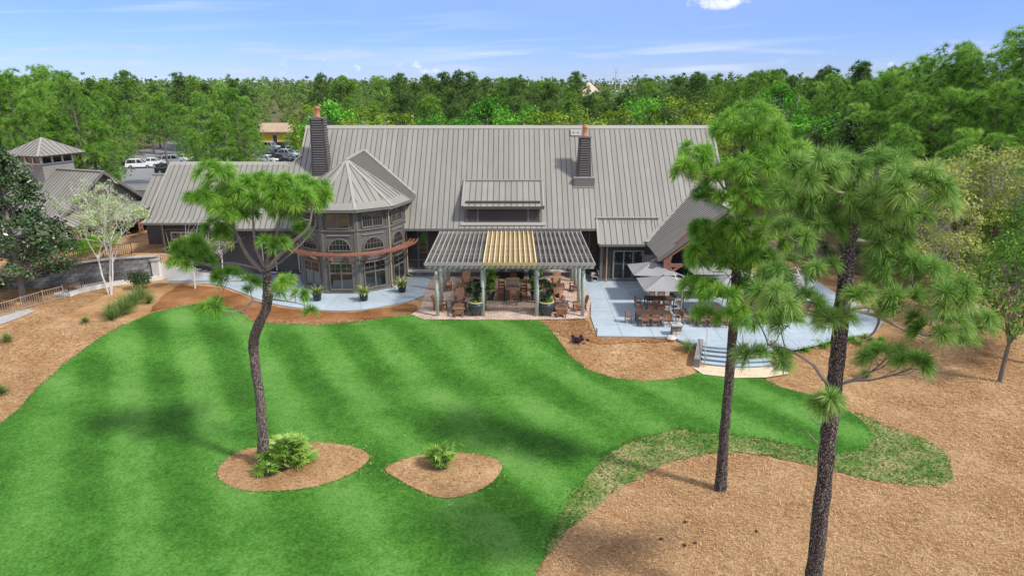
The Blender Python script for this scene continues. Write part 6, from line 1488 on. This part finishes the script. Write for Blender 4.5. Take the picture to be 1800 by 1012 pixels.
hero_pine('nearest thick pine at the right, its trunk cut by the frame', 18, [(1412, 1100), (1430, 1010), (1444, 885), (1457, 760), (1466, 680), (1475, 600), (1482, 520), (1492, 440), (1502, 380), (1503, 320), (1500, 280)], [0.34, 0.29, 0.275, 0.265, 0.26, 0.25, 0.24, 0.22, 0.15, 0.1, 0.04],
          [(1480, 285, 52, 24, 15), (1425, 300, 42, 26, 11), (1545, 298, 50, 26, 14), (1612, 325, 42, 28, 12), (1400, 352, 40, 28, 9), (1465, 345, 50, 28, 13), (1540, 358, 50, 28, 15), (1615, 375, 36, 24, 9), (1655, 350, 22, 18, 5), (1395, 410, 34, 22, 7), (1450, 395, 36, 20, 7), (1560, 410, 40, 20, 7),
           (1575, 462, 42, 24, 10), (1620, 470, 36, 26, 9), (1550, 500, 26, 20, 5), (1668, 520, 34, 24, 10), (1710, 558, 28, 18, 6), (1590, 530, 40, 22, 8), (1650, 575, 44, 22, 9), (1560, 620, 38, 18, 8), (1605, 640, 34, 14, 7), (1690, 600, 24, 14, 4),
           (1378, 470, 36, 22, 8), (1365, 520, 36, 22, 8), (1420, 520, 30, 20, 6), (1385, 565, 38, 16, 8), (1470, 560, 24, 16, 7, -0.7), (1500, 520, 20, 16, 4), (1335, 622, 34, 8, 6, -0.6), (1372, 630, 14, 7, 2, -0.6), (1452, 700, 26, 14, 7, -0.5), (1440, 470, 26, 14, 4)],
          0.48, 190, ('needle_cool', 'pine_bark_dark', 'twig'), 23,
          [([(1462, 682), (1445, 662), (1428, 640), (1405, 625), (1380, 612), (1350, 605)], 0.09, 0.03, -0.6), ([(1487, 485), (1460, 462), (1432, 448), (1405, 445)], 0.12, 0.06, 0.6), ([(1470, 650), (1474, 636), (1490, 628)], 0.03, 0.015, -0.2),
           ([(1480, 545), (1530, 540), (1545, 560), (1535, 585), (1515, 600)], 0.08, 0.03, -0.5), ([(1482, 540), (1540, 555), (1590, 580), (1640, 600)], 0.08, 0.03, 0.8), ([(1497, 420), (1540, 430), (1570, 455)], 0.07, 0.03, 0.5), ([(1452, 750), (1430, 740), (1424, 735)], 0.03, 0.012, -0.2), ([(1447, 790), (1425, 765), (1410, 750)], 0.03, 0.012, -0.3), ([(1450, 800), (1480, 805), (1497, 798)], 0.03, 0.012, 0.2),
           ([(1350, 605), (1345, 590), (1330, 560), (1320, 540)], 0.035, 0.015, 0.0), ([(1380, 612), (1375, 590), (1368, 560)], 0.03, 0.012, 0.2)], depth=1.7, tuft_w=0.015)

# ------------------------------------------------------------------ wood behind: a few shared tree shapes, each tree its own object
def tube_np(m, a, b, r0, r1, n=6): m.tube([a, b], [r0, r1], n, False)
def wood_pine(seed, hgt=16.0, clumps=46, n_t=11, n_n=16, w=0.075, L=0.62, wide=3.0, m_='pine_wood', low=0.34):
    rn = random.Random(seed); rg = np.random.default_rng(seed); tm = MB()
    path = [Vector((0, 0, -0.3))]; x = y = 0.0
    for i in range(1, 7): x += rn.uniform(-.22, .22); y += rn.uniform(-.22, .22); path.append(Vector((x, y, hgt*i/6.4)))
    tm.tube(path, [0.24, 0.22, 0.2, 0.17, 0.13, 0.09, 0.04], 8)
    C = []; Rr = []
    for i in range(clumps):
        t = low+(1-low)*(i+rn.random())/clumps; z = hgt*t; q = (t-low)/(1-low)
        rm = wide*(0.45+0.9*math.sin(math.pi*min(1, 0.2+0.75*q))*0.75)*(1-0.55*q**3)
        a = rn.uniform(0, 2*math.pi)+i*2.4; r = rm*rn.uniform(0.35, 1.0); k = min(5, int(t*6)); p0 = path[k].lerp(path[k+1], t*6.4-k if 0 <= t*6.4-k <= 1 else 0.5)
        c = Vector((p0.x+r*math.cos(a), p0.y+r*math.sin(a), z+0.12*r)); C.append(c); Rr.append(rn.uniform(0.65, 1.15)*(1.05-0.3*q))
        tm.tube([Vector((p0.x, p0.y, z-0.35*r)), c.lerp(p0, 0.4)-Vector((0, 0, 0.1*r)), c], [0.05, 0.035, 0.018], 5, False)
    cc, aa, tt = [], [], []
    for c, r in zip(C, Rr):
        for k in range(n_t):
            d = Vector((rn.gauss(0, 1), rn.gauss(0, 1), rn.gauss(0, 0.7)+0.35)).normalized(); cc.append(c+Vector((d.x*r, d.y*r, d.z*r*0.65))); aa.append(d+Vector((0, 0, 0.5)))
    V, Fc, T = needles([tuple(v) for v in cc], [tuple(v) for v in aa], n_n, L, w, 1.4, 0.2, rg, False, 0.48, 0.16)
    me = bpy.data.meshes.new('trunk'); me.from_pydata(tm.v, [], tm.f); me.materials.append(MATS['bark_dark'])
    return me, np_mesh('crown', V, Fc, m_, T), hgt
def leaf_tree(seed, hgt=12.0, blobs=60, n=70, size=0.22, wide=3.8, m_='leaf_bright', low=0.25, bark='bark_grey', flat=0.35, blob_r=(0.7, 1.3), sparse=0.0, tr=1.0):
    rn = random.Random(seed); rg = np.random.default_rng(seed); tm = MB(); C, Rr = [], []
    fork = Vector((rn.uniform(-.2, .2), rn.uniform(-.2, .2), hgt*low)); tm.tube([Vector((0, 0, -0.3)), fork*0.5, fork], [0.24*tr, 0.2*tr, 0.17*tr], 8)
    mains = []
    for i in range(6):
        a = i*1.047+rn.uniform(-.4, .4); e = Vector((math.cos(a)*wide*rn.uniform(.3, .7), math.sin(a)*wide*rn.uniform(.3, .7), hgt*rn.uniform(.6, .88))); w = wob(fork, e, 3, 0.3, rn); tm.tube(w, [0.12*tr, 0.09*tr, 0.06*tr, 0.03*tr], 6, False); mains.append(w)
    for i in range(blobs):
        while True:
            d = Vector((rn.uniform(-1, 1), rn.uniform(-1, 1), rn.uniform(-1, 1)))
            if 0.25 < d.length < 1: break
        d = d.normalized()*(d.length**0.5); cz = hgt*(0.5+low*0.6); c = Vector((d.x*wide*(1-0.25*d.z), d.y*wide*(1-0.25*d.z), cz+d.z*(hgt-cz-0.4))); C.append(tuple(c)); Rr.append(rn.uniform(*blob_r))
        w = rn.choice(mains); s = w[rn.choice((1, 2, 3))]; tm.tube([s, s.lerp(c, 0.5)+Vector((0, 0, -0.15)), c], [0.045*tr, 0.03*tr, 0.012*tr], 5, False)
        if sparse:
            for k in range(3):
                e = Vector(c)+Vector((rn.gauss(0, .6), rn.gauss(0, .6), rn.gauss(0.3, .5))); tm.tube([c, e], [0.016, 0.006], 4, False)
    V, Fc, T = leaves(C, n, np.array(Rr), size, rg, flat, 0.48, 0.17)
    me = bpy.data.meshes.new('trunk'); me.from_pydata(tm.v, [], tm.f); me.materials.append(MATS[bark])
    return me, np_mesh('crown', V, Fc, m_, T), hgt
def plant_tree(name, proto, x, y, h, label, cat, group, rz=None, wx=None):
    me, cr, h0 = proto; z = gz(x, y); s = h/h0; o = empty(name, (x, y, z), rnd.uniform(0, 6.28) if rz is None else rz, label, cat, group)
    sx = s*(wx if wx else rnd.uniform(0.9, 1.15)); o.scale = (sx, sx, s)
    put('trunk', me, o); put('crown', cr, o); return o
WP = [wood_pine(100+i, 16.0, 56+5*i, wide=2.7+0.35*i, low=(0.16, 0.2, 0.14, 0.28, 0.2)[i]) for i in range(5)]
WN = [wood_pine(180+i, 16.0, 70+6*i, 10, 34, 0.036, 0.56, 3.0+0.3*i, 'pine_stand', (0.14, 0.22, 0.12)[i]) for i in range(3)]
WD = [wood_pine(120+i, 16.0, 52+5*i, wide=2.6+0.3*i, m_='pine_far') for i in range(3)]
LB = [leaf_tree(140+i, 12.0, 64, 80, 0.24, 3.6+0.5*i, 'leaf_bright') for i in range(2)]
LO = [leaf_tree(150+i, 12.0, 60, 64, 0.22, 3.8, 'leaf_olive', flat=0.25) for i in range(2)]
LU = [leaf_tree(160+i, 11.0, 64, 62, 0.17, 3.4, 'leaf_bud', bark='bark_grey', sparse=1.0, flat=0.2, blob_r=(0.6, 1.2), tr=0.6) for i in range(2)]
LD = [leaf_tree(170, 9.0, 60, 70, 0.2, 3.0, 'leaf_dark', tr=0.6), leaf_tree(171, 9.0, 50, 60, 0.17, 2.6, 'leaf_feather', tr=0.65, bark='bark_dark')]
def px_of(x, y, z=10.0):
    c, s = math.cos(PITCH), math.sin(PITCH); dp = y*c-(z-H)*s; return 900+x/dp*F
MARKS = [(-400, 'over the shop lantern'), (130, 'over the shop gable'), (230, 'over the car park'), (330, 'over the wing roof'), (440, 'by the yellow building'), (540, 'over the tall chimney'), (620, 'over the turret'), (720, 'left of the dormer'), (810, 'over the dormer'), (950, 'over the small chimney'),
         (1060, 'right of the small chimney'), (1150, 'over the right ridge end'), (1260, 'over the slim pine'), (1400, 'over the nearest pine'), (1560, 'over the budding trees'), (1700, 'at the right picture edge')]
def wood_label(px, y, h, far):
    mk = [m for a, m in MARKS if a <= px][-1]; row = ('front', 'second', 'middle', 'rear', 'rearmost')[min(4, max(0, int((y-96)/16)))]
    return '%s %s pine, %s wood row, %s' % ('tall' if h > 15.5 else 'low' if h < 13 else 'medium', 'dark' if far else 'fresh green', row, mk)
G_P = 'pines of the wood beyond the buildings'
def woods():
    rn = random.Random(77); pl = []
    def free(x, y, d): return all((x-a)**2+(y-b)**2 > d*d for a, b in pl)
    # lone pine by the car park
    p = gp(300, 328); pl.append((p.x, p.y)); plant_tree('pine_tree', wood_pine(190, 16.0, 60, 10, 34, 0.036, 0.56, 3.0, 'pine_stand', 0.5), p.x, p.y, atY(290, 168, p.y).z-gz(p.x, p.y), 'pine with bare lower trunk standing alone beside the golf carts', 'pine tree', G_P)
    # leafy trees close behind the long roof: (survey x, survey top, distance, kind)
    leafy = [(548, 180, 112, 'o', 'olive green leafy tree behind the tall left chimney'), (546, 208, 126, 'b', 'green leafy tree at the right end of the yellow building'), (585, 172, 92, 'b', 'bright green leafy tree just right of the tall chimney pot'), (640, 188, 86, 'o', 'olive leafy tree above the turret ridge'), (705, 192, 88, 'o', 'low olive leafy tree above the roof between turret and dormer'),
             (772, 190, 86, 'b', 'bright green bushy tree left of the tallest leafy crown'), (852, 164, 90, 'b', 'tallest bright green leafy tree above the dormer'), (905, 178, 88, 'b', 'bright green leafy tree directly right of the tallest leafy crown'), (960, 188, 86, 'o', 'yellow green leafy tree left of the small chimney pot'),
             (1020, 190, 87, 'o', 'yellow green leafy tree behind the small chimney pot'), (1085, 186, 88, 'o', 'yellow green leafy tree right of the small chimney pot'), (1140, 160, 98, 'b', 'fresh green leafy tree above the right part of the ridge'), (1190, 164, 96, 'o', 'yellow green leafy tree at the right ridge end'), (1235, 178, 92, 'o', 'olive leafy tree behind the right ridge corner'),
             (1375, 140, 96, 'b', 'bright green round tree between the dark right-hand pines'), (1440, 190, 84, 'b', 'green leafy tree behind the straight slim pine top')]
    for i, (px, top, Y, k, lab) in enumerate(leafy):
        q = atY(px, top, Y); pl.append((q.x, Y)); pr = (LB if k == 'b' else LO)[i % 2]; plant_tree('leafy_tree', pr, q.x, Y, q.z-gz(q.x, Y), lab, 'tree', 'leafy trees behind the long roof', wx=1.15*12/(q.z+0.1)*1.05)
    # pines flanking: hand set rows then jittered fill
    for px, top, Y in ((20, 128, 84), (75, 150, 90), (120, 132, 88), (150, 175, 94), (185, 165, 100), (225, 180, 150), (255, 165, 152), (225, 205, 144), (312, 185, 150), (330, 190, 130), (350, 165, 122), (380, 150, 116), (410, 158, 112), (428, 172, 118), (425, 205, 106), (365, 215, 104), (395, 200, 104), (424, 192, 124), (30, 190, 80), (95, 200, 86), (-30, 140, 84), (-60, 120, 90), (60, 118, 105), (170, 215, 92), (338, 228, 118), (345, 235, 108),
                       (1440, 150, 96), (1480, 138, 90), (1520, 150, 84), (1560, 128, 86), (1600, 118, 82), (1640, 102, 78), (1690, 84, 74), (1735, 92, 70), (1770, 74, 72), (1820, 60, 68), (1860, 60, 66), (1575, 185, 72), (1625, 170, 70), (1670, 160, 66), (1720, 165, 64), (1780, 150, 62), (1850, 150, 60), (1500, 185, 80), (1545, 200, 74), (1420, 175, 100), (1600, 225, 62), (1690, 230, 58), (1760, 240, 57)):
        q = atY(px, top, Y); pl.append((q.x, Y)); near = px > 1400
        mk = [m for a, m in ((-100, 'behind the dark glossy tree'), (60, 'behind the roof lantern'), (140, 'left of the parked cars'), (215, 'behind the white cars'), (320, 'behind the wing ridge left half'), (400, 'behind the wing ridge right half'), (1400, 'left side of the stand'), (1490, 'left middle of the stand'), (1580, 'middle of the stand'), (1660, 'right middle of the stand'), (1740, 'at the picture edge')) if a <= px][-1]
        sz = 'towering' if top < 125 else 'tall' if top < 165 else 'middling' if top < 200 else 'low'
        lab = ('%s green pine right of the patio, %s' if near else '%s green pine by the car park, %s') % (sz, mk)
        plant_tree('pine_tree', rn.choice(WN), q.x, Y, q.z-gz(q.x, Y), lab, 'pine tree', 'pines right of the patio' if near else 'pines round the car park', wx=1.1)
    y = 98.0; cnt = 0
    while y < 172:
        x = -0.84*y-8
        while x < 0.84*y+8:
            xx, yy = x+rn.uniform(-3, 3), y+rn.uniform(-3, 3); px = px_of(xx, yy); x += 8.2
            if px < 340 and yy < 148: continue
            if 440 < px < 560 and yy < 196: continue
            if 330 < px <= 440 and yy < 112: continue
            if not free(xx, yy, 4.5): continue
            pl.append((xx, yy)); h = rn.uniform(13.5, 17.5)-(2.0 if px < 900 and yy < 130 else 0)
            if 560 < px < 1280 and yy < 120: h = rn.uniform(11, 14)
            if 1012 < px < 1062 or 1066 < px < 1114: h = min(h, rn.uniform(12.0, 13.6))
            far = rn.random() < 0.6; pr = rn.choice(WD if far else WP); cnt += 1
            plant_tree('pine_tree', pr, xx, yy, h, wood_label(px, yy, h, far), 'pine tree', G_P)
        y += 7.6
    # beyond: one mass of crowns to the horizon
    rg = np.random.default_rng(9); CC, RR, TT = [], [], []
    y = 168.0
    while y < 620:
        st = 7.5+0.012*(y-168); x = -0.86*y-10
        while x < 0.86*y+10:
            xx, yy = x+rn.uniform(-3.5, 3.5), y+rn.uniform(-3.5, 3.5); x += st
            px = px_of(xx, yy)
            if 440 < px < 565 and yy < 215: continue
            if 1012 < px < 1062 and yy < 340: h = rn.uniform(11.5, 13.2)
            elif 1066 < px < 1114 and yy < 430: h = rn.uniform(11.0, 13.0)
            else: h = min(17.6, rn.gauss(15.6, 1.0))+(rn.uniform(0.5, 1.8) if rn.random() < 0.08 else 0)+0.0025*(yy-168)
            k = 12 if yy < 300 else 7; gzz = gz(xx, yy); tt = rn.gauss(0.5, 0.17)
            for i in range(k):
                t = (i+rn.random())/k; z = gzz+h*((0.12+0.88*t) if yy < 270 else (0.35+0.65*t)); r = 2.6*math.sin(math.pi*(0.25+0.7*t)); a = rn.uniform(0, 6.28); rr = r*rn.uniform(0.2, 0.9)
                CC.append((xx+rr*math.cos(a), yy+rr*math.sin(a), z-0.5)); RR.append(rn.uniform(0.8, 1.5)*(1.1-0.4*t)); TT.append(tt-0.12+0.2*t)
        y += st
    RR = np.array(RR); TT = np.array(TT); CC = np.array(CC); nearm = CC[:, 1] < 300; parts = []
    parts.append(leaves(CC[nearm], 36, RR[nearm], 0.36, rg, 0.3, TT[nearm], 0.1, 1.9)); parts.append(leaves(CC[~nearm], 24, RR[~nearm]*1.05, 0.5, rg, 0.3, TT[~nearm], 0.1, 1.6))
    V, Fc, T = join_np(parts); o = put('far_forest', np_mesh('far_forest', V, Fc, 'pine_far', T)); tag(o, 'dark green pine forest reaching to the horizon', 'forest', kind='stuff')
woods()
def right_side():
    rn = random.Random(31)
    for i, (px, top, Y, lab) in enumerate(((1640, 268, 50, 'pale yellow budding tree right behind the nearest pine crown'), (1700, 262, 52, 'pale yellow budding tree in the middle of the right-hand thicket'), (1745, 240, 54, 'tallest pale budding tree with white twigs at the right'), (1795, 250, 50, 'pale budding tree at the right picture edge'), (1590, 262, 56, 'pale budding tree half hidden behind the nearest pine'), (1680, 340, 44, 'low pale budding tree in front of the right-hand thicket'))):
        q = atY(px, top, Y); plant_tree('budding_tree', LU[i % 2], q.x, Y, q.z-gz(q.x, Y), lab, 'tree', 'budding trees at the right', wx=0.95)
    for i, (px, py, top, lab) in enumerate(((1757, 670, 395, 'young feathery green tree with dark trunk on the right straw bank'), (1815, 640, 360, 'young feathery green tree cut by the right picture edge'), (1690, 560, 420, 'feathery green tree behind the drooping pine branch'), (1800, 560, 330, 'feathery green tree deep in the right thicket'), (1735, 520, 345, 'small feathery tree between budding trees at the right'))):
        b = gp(px, py); q = atY(px-8, top, b.y); plant_tree('young_tree', LD[1], b.x, b.y, q.z-gz(b.x, b.y), lab, 'tree', 'feathery young trees at the right', wx=0.85)
    for i, (px, py, h, k, lab) in enumerate(((1435, 478, 3.0, 0, 'dark evergreen shrub behind the nearest pine trunk'), (1560, 500, 3.6, 0, 'dark shrub behind the drooping pine tufts'), (1600, 520, 3.2, 1, 'green shrub at the edge of the right thicket'), (1500, 470, 3.2, 0, 'dark shrub right of the nearest pine trunk'), (1650, 505, 4.0, 0, 'dark shrub under the pale budding trees'), (1540, 450, 4.0, 1, 'green shrub beyond the patio end'), (1640, 460, 5.0, 0, 'tall dark shrub deep in the right thicket'), (1720, 480, 4.5, 0, 'dark shrub behind the young feathery tree'), (1795, 500, 4.5, 0, 'dark shrub at the right picture edge'), (1490, 248, 12.5, 0, 'dark greyish broadleaf tree above the nearest pine'), (1400, 440, 2.2, 1, 'green shrub at the porch corner'))):
        if i == 9: q = atY(px, 240, 80); x, y = q.x, 80
        else: b = gp(px, py); x, y = b.x, b.y
        plant_tree('shrub', LD[k], x, y, h, lab, 'shrub', 'shrubs of the right thicket', wx=1.2 if i != 9 else 0.9)
right_side()

# ------------------------------------------------------------------ trees and plants on the left bank
def magnolia():
    b = gp(42, 527); rn = random.Random(5); rg = np.random.default_rng(5); z = gz(b.x, b.y); r = empty('magnolia_tree', (b.x, b.y, z), 0, 'dark glossy broadleaf tree before the block wall at the left', 'tree')
    MB().tube([(0, 0, -0.2), (0.05, 0, 2.5), (0, 0.1, 6), (0, 0, 10)], [0.24, 0.2, 0.15, 0.05], 10).build('trunk', 'bark_grey', r)
    C, Rr = [], []; hgt = atY(20, 248, b.y).z-z; m = MB()
    for i in range(190):
        t = rn.random(); zz = 1.7+(hgt-2.2)*t; rm = 4.5*(1-t)**0.6*min(1, 0.55+t*3); a = rn.uniform(0, 6.28); q = rm*math.sqrt(rn.uniform(0.3, 1)); c = (q*math.cos(a), q*math.sin(a), zz); C.append(c); Rr.append(rn.uniform(0.55, 0.95)); m.tube([(0, 0, max(1.5, zz-0.4*q)), c], [0.05, 0.015], 5, False)
    m.build('branches', 'bark_grey', r); V, Fc, T = leaves(C, 125, np.array(Rr), 0.16, rg, 0.5, 0.48, 0.14, 2.0); put('crown', np_mesh('crown', V, Fc, 'leaf_magnolia', T), r)
magnolia()
def white_tree():
    b = gp(193, 517); rn = random.Random(6); rg = np.random.default_rng(6); z = gz(b.x, b.y); r = empty('white_tree', (b.x, b.y, z), 0, 'slender white barked tree with pale fresh leaves on the left bank', 'tree'); m = MB(); tips = []
    hgt = atY(205, 318, b.y).z-z
    def grow(p, d, l, rad, lev):
        e = p+d*l; mid = p+d*l*0.5+Vector((rn.gauss(0, .04*l), rn.gauss(0, .04*l), 0)); m.tube([p, mid, e], [rad, rad*0.85, rad*0.65], 6 if lev < 2 else 4, False)
        if lev >= 2: tips.append(e); tips.append(mid)
        if lev >= 5: return
        for k in range(3 if lev > 0 else 3):
            nd_ = (d+Vector((rn.gauss(0, .55), rn.gauss(0, .55), rn.gauss(0.12, .25)))).normalized(); grow(e.lerp(mid, rn.uniform(0, .5)), nd_, l*rn.uniform(.55, .8), rad*0.62, lev+1)
    for dx, dy in ((-.08, .02), (.12, -.05), (.05, .12)): grow(Vector((dx, dy, -0.1)), Vector((dx*1.6, dy*1.6, 1)).normalized(), hgt*0.37, 0.075, 0)
    m.build('trunk', 'bark_white', r)
    tips = rn.sample(tips, min(len(tips), 480)); V, Fc, T = leaves([tuple(t) for t in tips], 13, 0.3, 0.1, rg, 0.5, 0.5, 0.22); put('crown', np_mesh('crown', V, Fc, 'leaf_pale', T), r)
white_tree()
def bank_plants():
    b = gp(343, 507); sm = leaf_tree(201, 5.2, 34, 30, 0.13, 1.5, 'leaf_olive', 0.42, 'bark_white', 0.3, (0.35, 0.6), 1.0, 0.35); plant_tree('small_tree', sm, b.x, b.y, atY(345, 405, b.y).z, 'small thin white stemmed tree on the bed before the wing', 'tree', None, wx=1.0)
    b2 = Vector((-24.5, 55.6)); plant_tree('small_tree', sm, b2.x, b2.y, 4.2, 'small reddish green shrub-like tree against the wing wall', 'tree', None, wx=1.0)
    def bush(px, py, r_, h, m_, lab, seed, size=0.1, name='bush', grp=None, z=None):
        p = gp(px, py) if z is None else at(px, py, z).to_2d(); zz = gz(p.x, p.y); rg = np.random.default_rng(seed); rn = random.Random(seed); o = empty(name, (p.x, p.y, zz), 0, lab, name.replace('_', ' '), grp)
        C = [(rn.gauss(0, .42)*r_, rn.gauss(0, .42)*r_, h*(0.3+0.55*rn.random())) for _ in range(26)]; V, Fc, T = leaves(C, 70, 0.42*h*0.8, size, rg, 0.4, 0.45, 0.18); put('foliage', np_mesh('bush', V, Fc, m_, T), o)
        m = MB()
        for c in C[:10]: m.tube([(0, 0, -0.05), c], [0.03, 0.01], 5, False)
        m.build('stems', 'twig', o)
    bush(247, 508, 0.9, 1.5, 'leaf_dark', 'round dark green bush at the foot of the ramp', 61, name='bush')
    for i, (px, py, lab) in enumerate(((140, 447, 'bright green clipped bush nearest the shop post'), (163, 441, 'bright green clipped bush in the middle of the hedge'), (188, 434, 'bright green clipped bush at the clubhouse end of the hedge'))): bush(px, py, 1.5, 1.5, 'leaf_hedge', lab, 62+i, 0.08, 'hedge_bush', 'bright green bushes by the shop', 1.7)
    bush(1017, 601, 0.55, 0.32, 'leaf_purple', 'small dark purple plant on the straw bed before the patio', 66, 0.08, 'purple_plant')
    rn = random.Random(12)
    def grass(px, py, L_, n, lab, grp, m_='leaf_grass', seed=0, w=0.02):
        p = gp(px, py); o = empty('ornamental_grass', (p.x, p.y, gz(p.x, p.y)), 0, lab, 'grass clump', grp); fan_plant('grass', o, n, L_, m_, seed, w, 0.95, 0.0, 'blades')
    for i in range(16):
        t = i/15; px = 198+58*t+rn.uniform(-10, 10); py = 560-36*t+rn.uniform(-7, 7); grass(px, py, 1.25, 170, 'long green grass clump in the drift on the bank', 'grass drift on the left bank', seed=200+i)
    for i, (px, py, lab, L_) in enumerate(((150, 567, 'small lone grass tuft below the grass drift', 0.6), (14, 600, 'grey green grass clump at the left picture edge', 0.8), (4, 692, 'green grass clump at the left edge beside the lawn', 0.8), (1208, 618, 'round grass clump beside the steps cheek wall', 1.0), (1520, 664, 'dark grass clump on the right straw bank', 0.8), (1516, 640, 'smaller grass clump behind the one on the right straw bank', 0.7))): grass(px, py, L_, 220, lab, None, seed=240+i)
    for i in range(17):
        t = i/16; px = 1385+165*t; py = 622-26*t-8*math.sin(math.pi*t)+rn.uniform(-3, 3)+(8 if i % 3 == 0 else 0); p = gp(px, py); o = empty('edging_plant', (p.x, p.y, gz(p.x, p.y)), 0, 'low strappy green plant edging the curved dining patio', 'plant', 'strappy plants along the patio edge'); fan_plant('strap', o, 60, 0.5, 'leaf_hedge', 300+i, 0.05, 0.7, 0, 'leaves')
bank_plants()
def palmettos():
    mes = []
    for s in range(3):
        rn = random.Random(400+s); m = MB(); K = 15; V, Fc, T = [], [], []
        for i in range(K):
            a = R(-125+250*i/(K-1)); d = np.array([math.sin(a), math.cos(a), 0]); sd = np.array([d[1], -d[0], 0]); l = 0.5*(0.8+0.2*math.cos(a))*rn.uniform(.85, 1.1); dz = -0.25*rn.random(); k = len(V)
            V += [np.zeros(3), d*l*0.55-sd*0.036+np.array([0, 0, 0.03]), d*l*0.55+sd*0.036+np.array([0, 0, -0.01]), d*l+np.array([0, 0, dz*l])]; Fc += [(k, k+1, k+2), (k+1, k+3, k+2)]; tb = rn.uniform(.35, .7); T += [tb-.2, tb, tb, tb+.15]
        k = len(V); V += [np.array([-.012, 0, 0]), np.array([.012, 0, 0]), np.array([0, -0.9, -0.02]), np.array([0, 0, -0.02])]; Fc += [(k, k+1, k+2), (k, k+2, k+3)]; T += [.5]*4
        mes.append(np_mesh('palm_leaf', np.array(V), Fc, 'leaf_palm', np.clip(T, 0, 1)))
    def clump(px, py, spread, n, hgt, lab, seed):
        rn = random.Random(seed); p = gp(px, py); z = gz(p.x, p.y)+0.12; o = empty('palmetto', (p.x, p.y, z), 0, lab, 'palmetto', 'palmettos in the straw islands')
        for i in range(n):
            a = rn.uniform(0, 6.28); q = spread*math.sqrt(rn.random()); lf = put('palm_leaf', rn.choice(mes), o, (q*math.cos(a), q*math.sin(a)*0.8, hgt*rn.uniform(0.35, 1.0)*(1-0.35*q/spread)))
            lf.rotation_euler = (rn.uniform(0.1, 1.0), rn.uniform(-.3, .3), a-math.pi/2+rn.uniform(-.7, .7)); s = rn.uniform(.8, 1.2); lf.scale = (s, s, s)
        m = MB()
        for i in range(8): a = rn.uniform(0, 6.28); q = spread*0.5*rn.random(); m.tube([(q*math.cos(a), q*math.sin(a), -0.1), (q*1.4*math.cos(a), q*1.4*math.sin(a), hgt*0.45)], [0.05, 0.03], 5)
        m.build('stems', 'twig', o)
    clump(506, 818, 1.05, 84, 1.35, 'wide clump of green palmetto fans at the foot of the bent pine', 71)
    clump(472, 838, 0.3, 16, 0.6, 'small palmetto fan in front of the bent pine trunk', 72)
    clump(776, 824, 0.5, 30, 1.0, 'single small palmetto in the middle straw island', 73)
palmettos()

# ------------------------------------------------------------------ tell alike neighbours apart by their order across the view
def order_labels():
    by = {}
    for o in list(COL.objects):
        if o.parent is None and o.get('label') and o.get('group'): by.setdefault(o['label'], []).append(o)
    words = ['first', 'second', 'third', 'fourth', 'fifth', 'sixth', 'seventh', 'eighth', 'ninth', 'tenth', 'eleventh', 'twelfth', 'thirteenth', 'fourteenth', 'fifteenth', 'sixteenth', 'seventeenth']
    for lab, L_ in by.items():
        if 1 < len(L_) <= 17:
            L_.sort(key=lambda o: px_of(o.location.x, o.location.y, o.location.z))
            for i, o in enumerate(L_): o['label'] = '%s, %s from left' % (lab, words[i])
order_labels()
